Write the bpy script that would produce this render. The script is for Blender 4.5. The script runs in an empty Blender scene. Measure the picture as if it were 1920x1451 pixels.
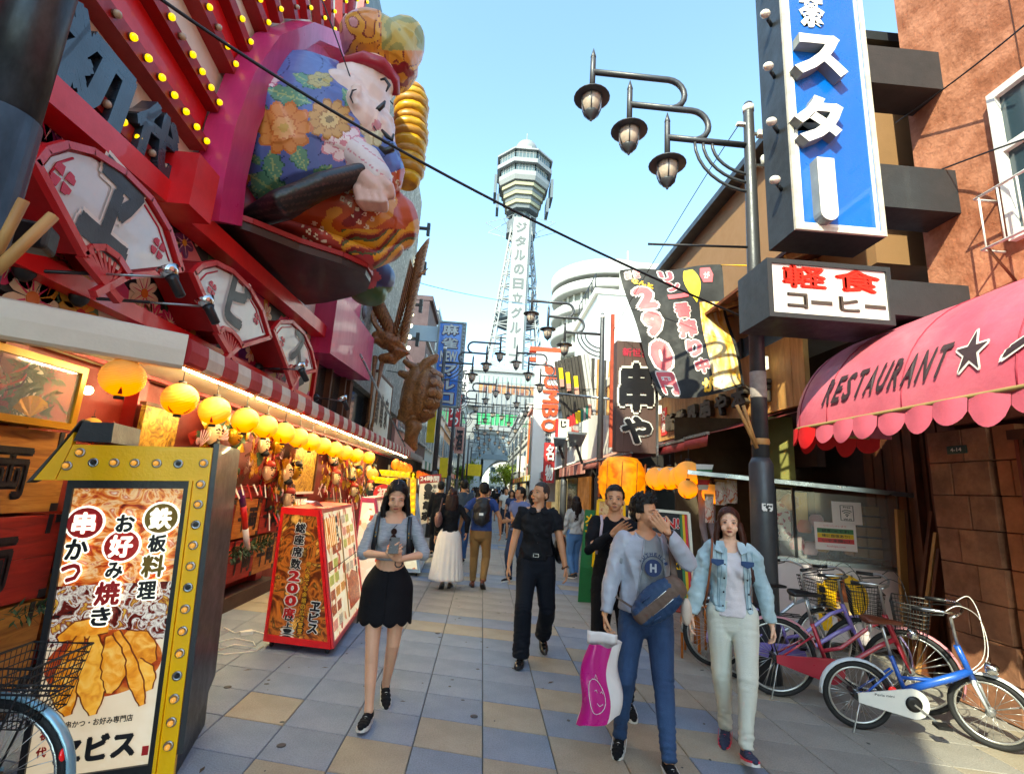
import bpy,bmesh,math,random
from mathutils import Vector,Matrix,noise
random.seed(7)
V=Vector
S=bpy.context.scene
COL=S.collection
PI=math.pi
# ------------------------------------------------------------------ camera, world, sun, exposure
FPX=922.0;CAMH=1.65
_U=V((257,4425,-FPX)).normalized()
_F=V((-55,-190,-FPX));_F=(_F-_U*_F.dot(_U)).normalized()
_R=_F.cross(_U)
cam_d=bpy.data.cameras.new('camera');cam=bpy.data.objects.new('camera',cam_d);COL.objects.link(cam)
cam.matrix_world=Matrix(((_R.x,_R.y,_R.z,0),(_F.x,_F.y,_F.z,0),(_U.x,_U.y,_U.z,CAMH),(0,0,0,1)))
cam_d.sensor_width=36;cam_d.lens=FPX*36/1920;cam_d.clip_end=3000;cam_d.clip_start=.05
S.camera=cam
w=bpy.data.worlds.new("World");S.world=w;w.use_nodes=True
SUN_DIR=V((0.50,0.75,-0.72)).normalized()      # direction the light travels
sun_el=math.asin(-SUN_DIR.z);sun_az=math.atan2(-SUN_DIR.x,-SUN_DIR.y)
nt=w.node_tree;nt.nodes.clear()
sky=nt.nodes.new('ShaderNodeTexSky');sky.sky_type='NISHITA';sky.sun_disc=False
sky.sun_elevation=sun_el;sky.sun_rotation=sun_az%(2*PI);sky.altitude=0;sky.air_density=1.0;sky.dust_density=.6;sky.ozone_density=3.2
bg=nt.nodes.new('ShaderNodeBackground');bg.inputs[1].default_value=0.15
wo=nt.nodes.new('ShaderNodeOutputWorld');nt.links.new(sky.outputs[0],bg.inputs[0]);nt.links.new(bg.outputs[0],wo.inputs[0])
sd=bpy.data.lights.new('sun','SUN');sd.energy=2.0;sd.angle=math.radians(.5);sd.color=(1,.93,.82)
so=bpy.data.objects.new('sun',sd);COL.objects.link(so);so.rotation_euler=SUN_DIR.to_track_quat('-Z','Y').to_euler()
S.view_settings.view_transform='Standard';S.view_settings.look='None';S.view_settings.gamma=1
S.view_settings.exposure=2.15;S.view_settings.use_white_balance=True;S.view_settings.white_balance_temperature=7300;S.view_settings.white_balance_tint=-8;S.view_settings.use_curve_mapping=False
S.render.engine='CYCLES'
S.cycles.max_bounces=8;S.cycles.diffuse_bounces=6;S.cycles.glossy_bounces=3;S.cycles.transmission_bounces=6;S.cycles.transparent_max_bounces=8
S.cycles.use_denoising=True;S.cycles.sample_clamp_indirect=6

def at(px,py,X=None,Y=None,Z=None):
    """point of the place seen at a pixel of the 1920 px photograph, on a plane X=, Y= or Z="""
    c=V((px-960,-(py-725.5),-FPX));d=V((c.dot(_R),c.dot(_F),c.dot(_U)))
    t=X/d.x if X is not None else Y/d.y if Y is not None else (Z-CAMH)/d.z
    return V((d.x*t,d.y*t,d.z*t+CAMH))
# ------------------------------------------------------------------ materials
MATS={}
def lin(c):return tuple(((x/12.92) if x <= .04045 else ((x+.055)/1.055) ** 2.4) for x in c)
def hexc(h):return lin(tuple(int(h[i:i+2],16)/255 for i in (0,2,4)))
def mat(name,col,rough=.6,metal=0,var=.18,vs=3.,bump=.15,bs=60.,emis=0,ecol=None,alpha=1,spec=.5,stretch=(1,1,1),col2=None,c2s=1.5,c2w=.1,sss=0,coat=0,trans=0):
    if name in MATS:return MATS[name]
    if isinstance(col,str):col=hexc(col)
    if isinstance(col2,str):col2=hexc(col2)
    m=bpy.data.materials.new(name);m.use_nodes=True;n=m.node_tree.nodes;l=m.node_tree.links
    b=n['Principled BSDF'];b.inputs['Roughness'].default_value=rough;b.inputs['Metallic'].default_value=metal
    b.inputs['Specular IOR Level'].default_value=spec
    tc=n.new('ShaderNodeTexCoord');mp=n.new('ShaderNodeMapping');mp.inputs['Scale'].default_value=stretch
    l.new(tc.outputs['Object'],mp.inputs[0])
    base=None
    rgb=n.new('ShaderNodeRGB');rgb.outputs[0].default_value=(*col,1);base=rgb.outputs[0]
    if col2 is not None:
        nz=n.new('ShaderNodeTexNoise');nz.inputs['Scale'].default_value=c2s;nz.inputs['Detail'].default_value=6;nz.inputs['Roughness'].default_value=.65;l.new(mp.outputs[0],nz.inputs['Vector'])
        rp=n.new('ShaderNodeValToRGB');rp.color_ramp.elements[0].position=.5-c2w;rp.color_ramp.elements[1].position=.5+c2w;l.new(nz.outputs[0],rp.inputs[0])
        mx=n.new('ShaderNodeMix');mx.data_type='RGBA';l.new(rp.outputs[0],mx.inputs[0]);l.new(base,mx.inputs[6]);mx.inputs[7].default_value=(*col2,1);base=mx.outputs[2]
    if var>0:
        nz=n.new('ShaderNodeTexNoise');nz.inputs['Scale'].default_value=vs;nz.inputs['Detail'].default_value=8;nz.inputs['Roughness'].default_value=.7;l.new(mp.outputs[0],nz.inputs['Vector'])
        mr=n.new('ShaderNodeMapRange');mr.inputs[1].default_value=.3;mr.inputs[2].default_value=.7;mr.inputs[3].default_value=1-var;mr.inputs[4].default_value=1+var*.6;l.new(nz.outputs[0],mr.inputs[0])
        mv=n.new('ShaderNodeVectorMath');mv.operation='SCALE';l.new(base,mv.inputs[0]);l.new(mr.outputs[0],mv.inputs['Scale']);base=mv.outputs[0]
        mr2=n.new('ShaderNodeMapRange');mr2.inputs[1].default_value=.3;mr2.inputs[2].default_value=.7;mr2.inputs[3].default_value=min(1,rough+.12);mr2.inputs[4].default_value=max(.05,rough-.12);l.new(nz.outputs[0],mr2.inputs[0]);l.new(mr2.outputs[0],b.inputs['Roughness'])
    l.new(base,b.inputs['Base Color'])
    if bump>0:
        nb=n.new('ShaderNodeTexNoise');nb.inputs['Scale'].default_value=bs;nb.inputs['Detail'].default_value=4;l.new(mp.outputs[0],nb.inputs['Vector'])
        bp=n.new('ShaderNodeBump');bp.inputs['Strength'].default_value=bump;bp.inputs['Distance'].default_value=.01;l.new(nb.outputs[0],bp.inputs['Height']);l.new(bp.outputs[0],b.inputs['Normal'])
    if emis>0:
        b.inputs['Emission Strength'].default_value=emis
        if ecol is None:l.new(base,b.inputs['Emission Color'])
        else:b.inputs['Emission Color'].default_value=(*(hexc(ecol) if isinstance(ecol,str) else ecol),1)
    if sss:b.inputs['Subsurface Weight'].default_value=sss;b.inputs['Subsurface Radius'].default_value=(.012,.005,.003)
    if coat:b.inputs['Coat Weight'].default_value=coat
    if trans:b.inputs['Transmission Weight'].default_value=trans
    b.inputs['Alpha'].default_value=alpha
    MATS[name]=m;return m
def ramp_mat(name,stops,scale=6,rough=.5,kind='noise',emis=0,dist=1.5,stretch=(1,1,1),bump=.0,detail=6):
    if name in MATS:return MATS[name]
    m=bpy.data.materials.new(name);m.use_nodes=True;n=m.node_tree.nodes;l=m.node_tree.links;b=n['Principled BSDF']
    b.inputs['Roughness'].default_value=rough
    tc=n.new('ShaderNodeTexCoord');mp=n.new('ShaderNodeMapping');mp.inputs['Scale'].default_value=stretch;l.new(tc.outputs['Object'],mp.inputs[0])
    if kind == 'noise':
        t=n.new('ShaderNodeTexNoise');t.inputs['Scale'].default_value=scale;t.inputs['Detail'].default_value=detail;t.inputs['Distortion'].default_value=dist;out=t.outputs[0]
    elif kind == 'voronoi':
        t=n.new('ShaderNodeTexVoronoi');t.inputs['Scale'].default_value=scale;sp=n.new('ShaderNodeSeparateColor');l.new(t.outputs['Color'],sp.inputs[0]);out=sp.outputs[0]
    else:
        t=n.new('ShaderNodeTexWave');t.inputs['Scale'].default_value=scale;t.inputs['Distortion'].default_value=dist;t.inputs['Detail'].default_value=3;out=t.outputs[0]
    l.new(mp.outputs[0],t.inputs['Vector'])
    r=n.new('ShaderNodeValToRGB');e=r.color_ramp.elements
    while len(e)>1:e.remove(e[-1])
    for i,(p,c) in enumerate(stops):
        el=e[0] if i == 0 else e.new(p);el.position=p;el.color=(*hexc(c),1)
    if kind == 'voronoi':r.color_ramp.interpolation='CONSTANT'
    l.new(out,r.inputs[0]);l.new(r.outputs[0],b.inputs['Base Color'])
    if emis:l.new(r.outputs[0],b.inputs['Emission Color']);b.inputs['Emission Strength'].default_value=emis
    if bump:
        bp=n.new('ShaderNodeBump');bp.inputs['Strength'].default_value=bump;bp.inputs['Distance'].default_value=.02;l.new(out,bp.inputs['Height']);l.new(bp.outputs[0],b.inputs['Normal'])
    MATS[name]=m;return m
def glass(name,col=(.8,.85,.85),rough=.05,alpha=.35):
    return mat(name,col,rough,var=0,bump=0,alpha=alpha,spec=1.0,coat=1)
TS=bpy.data.scenes.new('workbench')      # modifiers and glyphs are evaluated here, apart from the big scene
def evaluated(o):
    TS.collection.objects.link(o);vl=TS.view_layers[0];vl.update()
    me=bpy.data.meshes.new_from_object(o.evaluated_get(vl.depsgraph));bpy.data.objects.remove(o);return me
def smooth(P,k=4):
    P=[V(p) for p in P];out=[]
    for i in range(len(P)-1):
        a,b,c,d=P[max(i-1,0)],P[i],P[i+1],P[min(i+2,len(P)-1)]
        for j in range(k):t=j/k;out.append(.5*(2*b+(c-a)*t+(2*a-5*b+4*c-d)*t*t+(3*b-a-3*c+d)*t ** 3))
    return out+[P[-1]]
# ------------------------------------------------------------------ mesh building
def frame_of(d,up=V((0,0,1))):
    d=d.normalized()
    if abs(d.dot(up))>.98:up=V((0,1,0)) if abs(d.y)<.9 else V((1,0,0))
    a=d.cross(up).normalized();b=a.cross(d).normalized()
    return a,b,d
class MB:
    def __init__(s):s.v=[];s.f=[];s.m=[];s.s=[]
    def add(s,vs,fs,mi=0,sm=False):
        k=len(s.v);s.v += [V(x) for x in vs]
        for f in fs:s.f.append([i+k for i in f]);s.m.append(mi);s.s.append(sm)
        return s
    def hexa(s,p,mi=0):  # 8 points: bottom 4 ccw, top 4 ccw
        return s.add(p,[(3,2,1,0),(4,5,6,7),(0,1,5,4),(1,2,6,5),(2,3,7,6),(3,0,4,7)],mi)
    def box(s,c,d,rz=0,mi=0,M=None):
        c=V(c);hx,hy,hz=d[0]/2,d[1]/2,d[2]/2
        R=M if M is not None else Matrix.Rotation(rz,3,'Z')
        return s.hexa([c+R @ V(q) for q in ((-hx,-hy,-hz),(hx,-hy,-hz),(hx,hy,-hz),(-hx,hy,-hz),(-hx,-hy,hz),(hx,-hy,hz),(hx,hy,hz),(-hx,hy,hz))],mi)
    def bb(s,a,b,mi=0):
        return s.box([(a[i]+b[i])/2 for i in range(3)],[abs(a[i]-b[i]) for i in range(3)],0,mi)
    def bar(s,a,b,w,h,mi=0,up=V((0,0,1))):
        a,b=V(a),V(b);x,y,d=frame_of(b-a,up);x *= w/2;y *= h/2
        return s.hexa([a-x-y,a+x-y,a+x+y,a-x+y,b-x-y,b+x-y,b+x+y,b-x+y],mi)
    def prism(s,poly,vec,mi=0,mside=None):
        n=len(poly);P=[V(p) for p in poly];vec=V(vec)
        nrm=V((0,0,0))
        for i in range(n):nrm += (P[i]-P[0]).cross(P[(i+1)%n]-P[0])
        if nrm.dot(vec)>0:P=P[::-1]
        k=len(s.v);s.v += P+[p+vec for p in P]
        s.f.append([k+i for i in range(n)]);s.m.append(mi);s.s.append(False)
        s.f.append([k+n+i for i in range(n)][::-1]);s.m.append(mi);s.s.append(False)
        for i in range(n):
            j=(i+1)%n;s.f.append([k+j,k+i,k+n+i,k+n+j]);s.m.append(mi if mside is None else mside);s.s.append(False)
        return s
    def tube(s,path,r,n=8,closed=False,mi=0,sm=True,cap=True):
        P=[V(p) for p in path];m=len(P);rs=r if isinstance(r,(list,tuple)) else [r]*m
        k=len(s.v);pa=None
        for i,p in enumerate(P):
            d=(P[(i+1)%m]-P[i-1]) if closed else (P[min(i+1,m-1)]-P[max(i-1,0)])
            if d.length<1e-9:d=V((0,0,1))
            d.normalize()
            if pa is None:a,b,_=frame_of(d)
            else:
                a=pa-d*pa.dot(d)
                if a.length<1e-6:a,b,_=frame_of(d)
                a.normalize();b=a.cross(d)*-1
            pa=a;b=d.cross(a)
            rr=rs[i];ra,rb=rr if isinstance(rr,tuple) else (rr,rr)
            for q in range(n):
                t=2*PI*q/n;s.v.append(p+a*(math.cos(t)*ra)+b*(math.sin(t)*rb))
        for i in range(m if closed else m-1):
            j=(i+1)%m
            for q in range(n):
                q2=(q+1)%n;s.f.append([k+i*n+q,k+i*n+q2,k+j*n+q2,k+j*n+q]);s.m.append(mi);s.s.append(sm)
        if cap and not closed:
            s.f.append([k+q for q in range(n)][::-1]);s.m.append(mi);s.s.append(False)
            s.f.append([k+(m-1)*n+q for q in range(n)]);s.m.append(mi);s.s.append(False)
        return s
    def lathe(s,prof,c=(0,0,0),n=16,axis=(0,0,1),mi=0,sm=True,sx=1,sy=1):
        c=V(c);a,b,d=frame_of(V(axis),V((0,1,0)) if abs(V(axis).z)>.9 else V((0,0,1)));k=len(s.v)
        for (r,z) in prof:
            for q in range(n):
                t=2*PI*q/n;s.v.append(c+d*z+a*(math.cos(t)*r*sx)+b*(math.sin(t)*r*sy))
        for i in range(len(prof)-1):
            for q in range(n):
                q2=(q+1)%n;s.f.append([k+i*n+q,k+i*n+q2,k+(i+1)*n+q2,k+(i+1)*n+q]);s.m.append(mi);s.s.append(sm)
        s.f.append([k+q for q in range(n)][::-1]);s.m.append(mi);s.s.append(False)
        e=len(prof)-1;s.f.append([k+e*n+q for q in range(n)]);s.m.append(mi);s.s.append(False)
        return s
    def ell(s,c,r,M=None,nu=14,nv=9,mi=0):
        c=V(c);r=(r,r,r) if not hasattr(r,'__len__') else r;k=len(s.v);M=M or Matrix.Identity(3)
        s.v.append(c+M @ V((0,0,-r[2])))
        for j in range(1,nv):
            ph=-PI/2+PI*j/nv
            for i in range(nu):
                th=2*PI*i/nu;s.v.append(c+M @ V((r[0]*math.cos(ph)*math.cos(th),r[1]*math.cos(ph)*math.sin(th),r[2]*math.sin(ph))))
        s.v.append(c+M @ V((0,0,r[2])));L=len(s.v)-1
        for i in range(nu):
            i2=(i+1)%nu;s.f.append([k,k+1+i2,k+1+i]);s.m.append(mi);s.s.append(True)
            s.f.append([L,L-nu+i,L-nu+i2]);s.m.append(mi);s.s.append(True)
        for j in range(nv-2):
            for i in range(nu):
                i2=(i+1)%nu;a=k+1+j*nu;s.f.append([a+i,a+i2,a+nu+i2,a+nu+i]);s.m.append(mi);s.s.append(True)
        return s
    def grid(s,fn,nu,nv,mi=0,sm=True):
        k=len(s.v)
        for j in range(nv+1):
            for i in range(nu+1):s.v.append(V(fn(i/nu,j/nv)))
        for j in range(nv):
            for i in range(nu):
                a=k+j*(nu+1)+i;s.f.append([a,a+1,a+nu+2,a+nu+1]);s.m.append(mi);s.s.append(sm)
        return s
    def mesh(s,name,mats,off=V((0,0,0))):
        me=bpy.data.meshes.new(name);me.from_pydata([v-off for v in s.v],[],s.f)
        if not isinstance(mats,(list,tuple)):mats=[mats]
        for m in mats:me.materials.append(m)
        me.polygons.foreach_set('material_index',s.m);me.polygons.foreach_set('use_smooth',s.s);me.update();return me
    def build(s,name,mats,parent=None,local=False,fixn=False,bev=0,solid=0):
        off=V((0,0,0)) if (local or parent is None) else wloc(parent)
        me=s.mesh(name,mats,off)
        if fixn:fix_normals(me)
        if bev or solid:
            o=bpy.data.objects.new('tmp',me)
            if solid:md=o.modifiers.new('s','SOLIDIFY');md.thickness=solid;md.offset=0
            if bev:md=o.modifiers.new('b','BEVEL');md.width=bev;md.segments=2;md.limit_method='ANGLE';md.angle_limit=.7
            me=evaluated(o);me.name=name
        return link(name,me,parent)
def fix_normals(me):
    bm=bmesh.new();bm.from_mesh(me);bmesh.ops.recalc_face_normals(bm,faces=bm.faces);bm.to_mesh(me);bm.free()
def link(name,me,parent=None):
    o=bpy.data.objects.new(name,me);COL.objects.link(o)
    if parent is not None:o.parent=parent
    return o
def wloc(o):
    p=V((0,0,0))
    while o is not None:p += V(o.location);o=o.parent
    return p
def tag(o,label=None,cat=None,group=None,kind=None):
    if label:o['label']=label
    if cat:o['category']=cat
    if group:o['group']=group
    if kind:o['kind']=kind
    return o
def thing(name,label,cat,loc=(0,0,0),rz=0,group=None):
    o=bpy.data.objects.new(name,None);COL.objects.link(o);o.location=loc;o.rotation_euler=(0,0,rz);o.empty_display_size=.1
    return tag(o,label,cat,group)
CH=None
def copy_tree(o,parent=None,mats=None):
    c=o.copy();COL.objects.link(c);c.parent=parent
    if mats and o.type == 'MESH' and o.name.split('.')[0] in mats:
        mm=mats[o.name.split('.')[0]]
        for i in range(len(c.material_slots)):
            c.material_slots[i].link='OBJECT';c.material_slots[i].material=mm
    for ch in list(KIDS.get(o.name,())):copy_tree(ch,c,mats)
    return c
KIDS={}
def index_kids():
    KIDS.clear()
    for o in bpy.data.objects:
        if o.parent:KIDS.setdefault(o.parent.name,[]).append(o)
# ------------------------------------------------------------------ lettering
GL={}
def glyph(t,bold):
    key=(t,bold)
    if key not in GL:
        cu=bpy.data.curves.new('t','FONT');cu.body=t;cu.extrude=.5;cu.offset=bold;cu.resolution_u=2
        me=evaluated(bpy.data.objects.new('t',cu))
        GL[key]=([v.co.copy() for v in me.vertices],[list(p.vertices) for p in me.polygons]);bpy.data.curves.remove(cu);bpy.data.meshes.remove(me)
    return GL[key]
def put_text(mb,t,o,ux,uy,w,h,depth=.004,bold=.02,mi=0,out=0,mo=1,shear=0):
    """one string, its inked box fitted to w x h, centred on o; weight and outline are grown by shifted copies of the strokes"""
    ux=V(ux).normalized();uy=V(uy).normalized();n=ux.cross(uy).normalized();o=V(o)
    vs,fs=glyph(t,0)
    xs=[v.x for v in vs];ys=[v.y for v in vs];x0,x1,y0,y1=min(xs),max(xs),min(ys),max(ys)
    if w is None:w=h*(x1-x0)/(y1-y0)
    if h is None:h=w*(y1-y0)/(x1-x0)
    kx=w/(x1-x0+2*bold);ky=h/(y1-y0+2*bold);cx,cy=(x0+x1)/2,(y0+y1)/2
    def mp(v,zz,dx,dy):return o+ux*((v.x-cx+dx)*kx+shear*(v.y-cy)*ky)+uy*((v.y-cy+dy)*ky)+n*zz
    k=0;face=[f for f in fs if all(vs[i].z>0 for i in f)]
    def lay(b,za,zb,m,cnt,full):
        nonlocal k
        for a in range(cnt if b>0 else 1):
            dx,dy=(b*math.cos(a*2*PI/cnt),b*math.sin(a*2*PI/cnt)) if b>0 else (0,0);e=a*min(.0002,depth*.03)
            mb.add([mp(v,za+(zb-za)*(v.z+.5)-e,dx,dy) for v in vs],fs if full else face,m)
    if out:lay(bold+out,0,depth*.45,mo,10,False)
    lay(bold,0 if not out else depth*.5,depth,mi,4 if bold<.03 else 6,depth>.02)
    if bold>.035:lay(bold*.5,0 if not out else depth*.5,depth*.97,mi,4,False)
def put_col(mb,txt,top,ux,dn,w,step,**k):
    """vertical column of characters; top = centre of first"""
    top=V(top);dn=V(dn).normalized()
    for i,ch in enumerate(txt):
        if ch == ' ':continue
        hh=step*.88;ww=w
        if ch in 'っゃょ':ww *= .7;hh *= .7
        if ch == 'ー':
            mb.prism([top+dn*(i*step)+V(ux).normalized()*a*w*.1+dn*b*step*.42 for a,b in ((-1,-1),(1,-1),(1,1),(-1,1))],V(ux).normalized().cross(-dn)*k.get('depth',.004),k.get('mi',0));continue
        put_text(mb,ch,top+dn*(i*step),ux,-dn,ww,hh,**k)
# ------------------------------------------------------------------ solid modelling (voxel union, used for bodies, clothes, statues)
def voxel(mb,vox,smooth=2,fac=.5,deci=0):
    me=mb.mesh('raw',[])
    o=bpy.data.objects.new('tmp',me)
    m=o.modifiers.new('r','REMESH');m.mode='VOXEL';m.voxel_size=vox;m.use_smooth_shade=True
    if smooth:m=o.modifiers.new('s','SMOOTH');m.factor=fac;m.iterations=smooth
    if deci:m=o.modifiers.new('d','DECIMATE');m.ratio=deci
    r=evaluated(o);bpy.data.meshes.remove(me)
    return r
def cut(me,pred,disp=None,solid=0):
    bm=bmesh.new();bm.from_mesh(me)
    if disp:
        bm.normal_update()
        dd=[(v,v.normal*disp(v.co,v.normal)) for v in bm.verts]
        for v,d in dd:v.co += d
    if pred:
        dl=[f for f in bm.faces if pred(f.calc_center_median())]
        bmesh.ops.delete(bm,geom=dl,context='FACES')
    if pred:
        bmesh.ops.delete(bm,geom=[v for v in bm.verts if not v.link_faces],context='VERTS')
        nb={v:[e.other_vert(v) for e in v.link_edges if e.is_boundary] for v in bm.verts if v.is_boundary}
        for _ in range(9):
            new={v:v.co*.4+sum((q.co for q in n),V())*(.6/len(n)) for v,n in nb.items() if n}
            for v,c in new.items():v.co=c
    for f in bm.faces:f.smooth=True
    bm.to_mesh(me);bm.free()
    if solid:
        o=bpy.data.objects.new('tmp',me);md=o.modifiers.new('s','SOLIDIFY');md.thickness=solid;md.offset=-1
        r=evaluated(o);bpy.data.meshes.remove(me);me=r
    return me
def loft(mb,st,n=16,up=V((0,0,1)),caps=True):
    """st: list of (centre, (ra, rb)) ; rounded ends; a-axis is horizontal across 'right'"""
    pts=[V(p) for p,r in st];rr=[r if isinstance(r,tuple) else (r,r) for p,r in st]
    if caps:
        d0=(pts[0]-pts[1]).normalized();d1=(pts[-1]-pts[-2]).normalized();a0=min(rr[0]);a1=min(rr[-1])
        pre=[(pts[0]+d0*a0*k,(rr[0][0]*q,rr[0][1]*q)) for k,q in ((.98,.2),(.75,.66),(.4,.92))]
        post=[(pts[-1]+d1*a1*k,(rr[-1][0]*q,rr[-1][1]*q)) for k,q in ((.4,.92),(.75,.66),(.98,.2))]
        pts=[p for p,_ in pre]+pts+[p for p,_ in post];rr=[r for _,r in pre]+rr+[r for _,r in post]
    k=len(mb.v);m=len(pts)
    for i,p in enumerate(pts):
        d=(pts[min(i+1,m-1)]-pts[max(i-1,0)]).normalized()
        a=d.cross(up)
        if a.length<.15:a=V((1,0,0))-d*d.x
        a.normalize();b=d.cross(a)
        for q in range(n):
            t=2*PI*q/n;mb.v.append(p+a*(math.cos(t)*rr[i][0])+b*(math.sin(t)*rr[i][1]))
    for i in range(m-1):
        for q in range(n):
            q2=(q+1)%n;mb.f.append([k+i*n+q,k+i*n+q2,k+(i+1)*n+q2,k+(i+1)*n+q]);mb.m.append(0);mb.s.append(True)
    mb.f.append([k+q for q in range(n)][::-1]);mb.f.append([k+(m-1)*n+q for q in range(n)]);mb.m += [0,0];mb.s += [False,False]
# ------------------------------------------------------------------ palette
red=mat('red_paint','e01522',.38,var=.2,vs=2,bump=.08,coat=.3)
darkred=mat('dark_red_paint','9c131a',.45,var=.25,vs=3)
magenta=mat('magenta_panel','c9336e',.35,var=.3,vs=1.5,stretch=(1,1,.25),bump=.05,coat=.3)
cream=mat('cream_panel','ece2d0',.5,var=.1,vs=2,stretch=(1,1,.4))
fascia=mat('fascia_metal','e6e0cc',.45,var=.12,vs=1.5,stretch=(1,.4,1))
black=mat('black_metal','1c1d20',.4,var=.2,vs=6)
dgrey=mat('dark_grey_metal','3b3e42',.42,metal=.3,var=.25,vs=5,coat=.1)
lampmetal=mat('lamp_metal','4b4d52',.42,metal=.35,var=.2,vs=5)
polemetal=mat('worn_pole_steel','50555b',.38,metal=.5,var=.4,vs=3,stretch=(1,1,.4),bump=.2,bs=20,col2='2a2c2e',c2s=2.2,c2w=.08)
steel=mat('bare_steel','a9adb0',.3,metal=.9,var=.1)
chrome=mat('chrome','d6d8da',.15,metal=1,var=.05,bump=0)
yellow=mat('yellow_enamel','ffc60c',.35,var=.06,vs=4)
white=mat('white_paint','e6e4de',.5,var=.08)
offwhite=mat('offwhite_board','e9e2d0',.55,var=.1)
ink=mat('black_ink','15131a',.5,var=.1)
redink=mat('red_ink','c8171d',.5,var=.08)
goldink=mat('gold_ink','8a6a12',.5,var=.1)
bulb_y=mat('amber_bulb','f2c31a',.25,var=0,bump=0,emis=.35,coat=.6)
bulb_off=mat('dull_bulb','b9a58a',.3,var=0,bump=0,coat=.4)
tube_lit=mat('lit_fluorescent_tube','fff3d8',.4,var=0,bump=0,emis=34,ecol='ffe9bf')
def lantern_mat(name,hot,cool,e1,e0):
    m=bpy.data.materials.new(name);m.use_nodes=True;n=m.node_tree.nodes;l=m.node_tree.links;b=n['Principled BSDF'];b.inputs['Roughness'].default_value=.75
    tc=n.new('ShaderNodeTexCoord');sx=n.new('ShaderNodeSeparateXYZ');l.new(tc.outputs['Object'],sx.inputs[0])     # glow of a low bulb is painted into colour and emission
    vl=n.new('ShaderNodeVectorMath');vl.operation='DISTANCE';vl.inputs[1].default_value=(0,0,-.20);l.new(tc.outputs['Object'],vl.inputs[0])
    nz=n.new('ShaderNodeTexNoise');nz.inputs['Scale'].default_value=5;nz.inputs['Detail'].default_value=5;l.new(tc.outputs['Object'],nz.inputs['Vector'])
    ad=n.new('ShaderNodeMath');ad.operation='MULTIPLY_ADD';ad.inputs[1].default_value=.12;l.new(nz.outputs[0],ad.inputs[0]);l.new(vl.outputs['Value'],ad.inputs[2])
    mr=n.new('ShaderNodeMapRange');mr.inputs[1].default_value=.17;mr.inputs[2].default_value=.27;mr.inputs[3].default_value=1;mr.inputs[4].default_value=0;l.new(ad.outputs[0],mr.inputs[0])
    mx=n.new('ShaderNodeMix');mx.data_type='RGBA';l.new(mr.outputs[0],mx.inputs[0]);mx.inputs[6].default_value=(*hexc(cool),1);mx.inputs[7].default_value=(*hexc(hot),1)
    l.new(mx.outputs[2],b.inputs['Base Color']);l.new(mx.outputs[2],b.inputs['Emission Color'])
    me_=n.new('ShaderNodeMapRange');me_.inputs[3].default_value=e0;me_.inputs[4].default_value=e1;l.new(mr.outputs[0],me_.inputs[0]);l.new(me_.outputs[0],b.inputs['Emission Strength'])
    wv=n.new('ShaderNodeTexWave');wv.bands_direction='Z';wv.inputs['Scale'].default_value=28;l.new(tc.outputs['Object'],wv.inputs['Vector'])
    bp=n.new('ShaderNodeBump');bp.inputs['Strength'].default_value=.4;bp.inputs['Distance'].default_value=.01;l.new(wv.outputs[0],bp.inputs['Height']);l.new(bp.outputs[0],b.inputs['Normal'])
    return m
lantern_lit=lantern_mat('lit_lantern_paper','ff8204','d8984c',.42,.03)
wood=ramp_mat('orange_wood',[(.3,'8a4f18'),(.55,'b8772e'),(.75,'c98b3d')],3,.6,stretch=(1,1,7),dist=1,bump=.2)
woodred=ramp_mat('red_stained_wood',[(.3,'7c140f'),(.6,'a51f16'),(.8,'b3321f')],3,.55,stretch=(1,1,7),dist=1,bump=.2)
brownwood=ramp_mat('brown_timber',[(.3,'3c1f12'),(.6,'6b3a20'),(.8,'7d4a2a')],4,.6,stretch=(1,1,.3),dist=1,bump=.2)
palewood=ramp_mat('pale_timber',[(.3,'9a6b3a'),(.6,'c49558'),(.8,'d8b070')],5,.6,stretch=(1,1,.25),dist=1,bump=.15)
floral=ramp_mat('floral_print',[(0,'17161c'),(.16,'17161c'),(.2,'c2185b'),(.34,'d8467a'),(.5,'17161c'),(.55,'e8d9b8'),(.66,'c9942c'),(.72,'5a2a6e'),(.8,'3f5a3c'),(.9,'e07a8a')],3.2,.5,'voronoi')
darkint=mat('dark_interior','3d261c',.8,var=.3,vs=1.5)
sign_blue=mat('sign_blue','0064c4',.3,var=.1,vs=1.2,coat=.6)
asphalt=mat('pave_joint','55534f',.9,var=.2,bump=.4)
tile_b=mat('tile_blue','8f99a8',.72,var=.2,vs=1.6,bump=.55,bs=70,col2='6c7584',c2s=110,c2w=.22,spec=.4)
tile_y=mat('tile_beige','aba18f',.74,var=.22,vs=1.6,bump=.55,bs=70,col2='8f8270',c2s=110,c2w=.22,spec=.4)
tile_g=mat('tile_grey','a8a196',.72,var=.22,vs=1.3,bump=.5,bs=70,col2='7b7873',c2s=110,c2w=.22,spec=.4)
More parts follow.
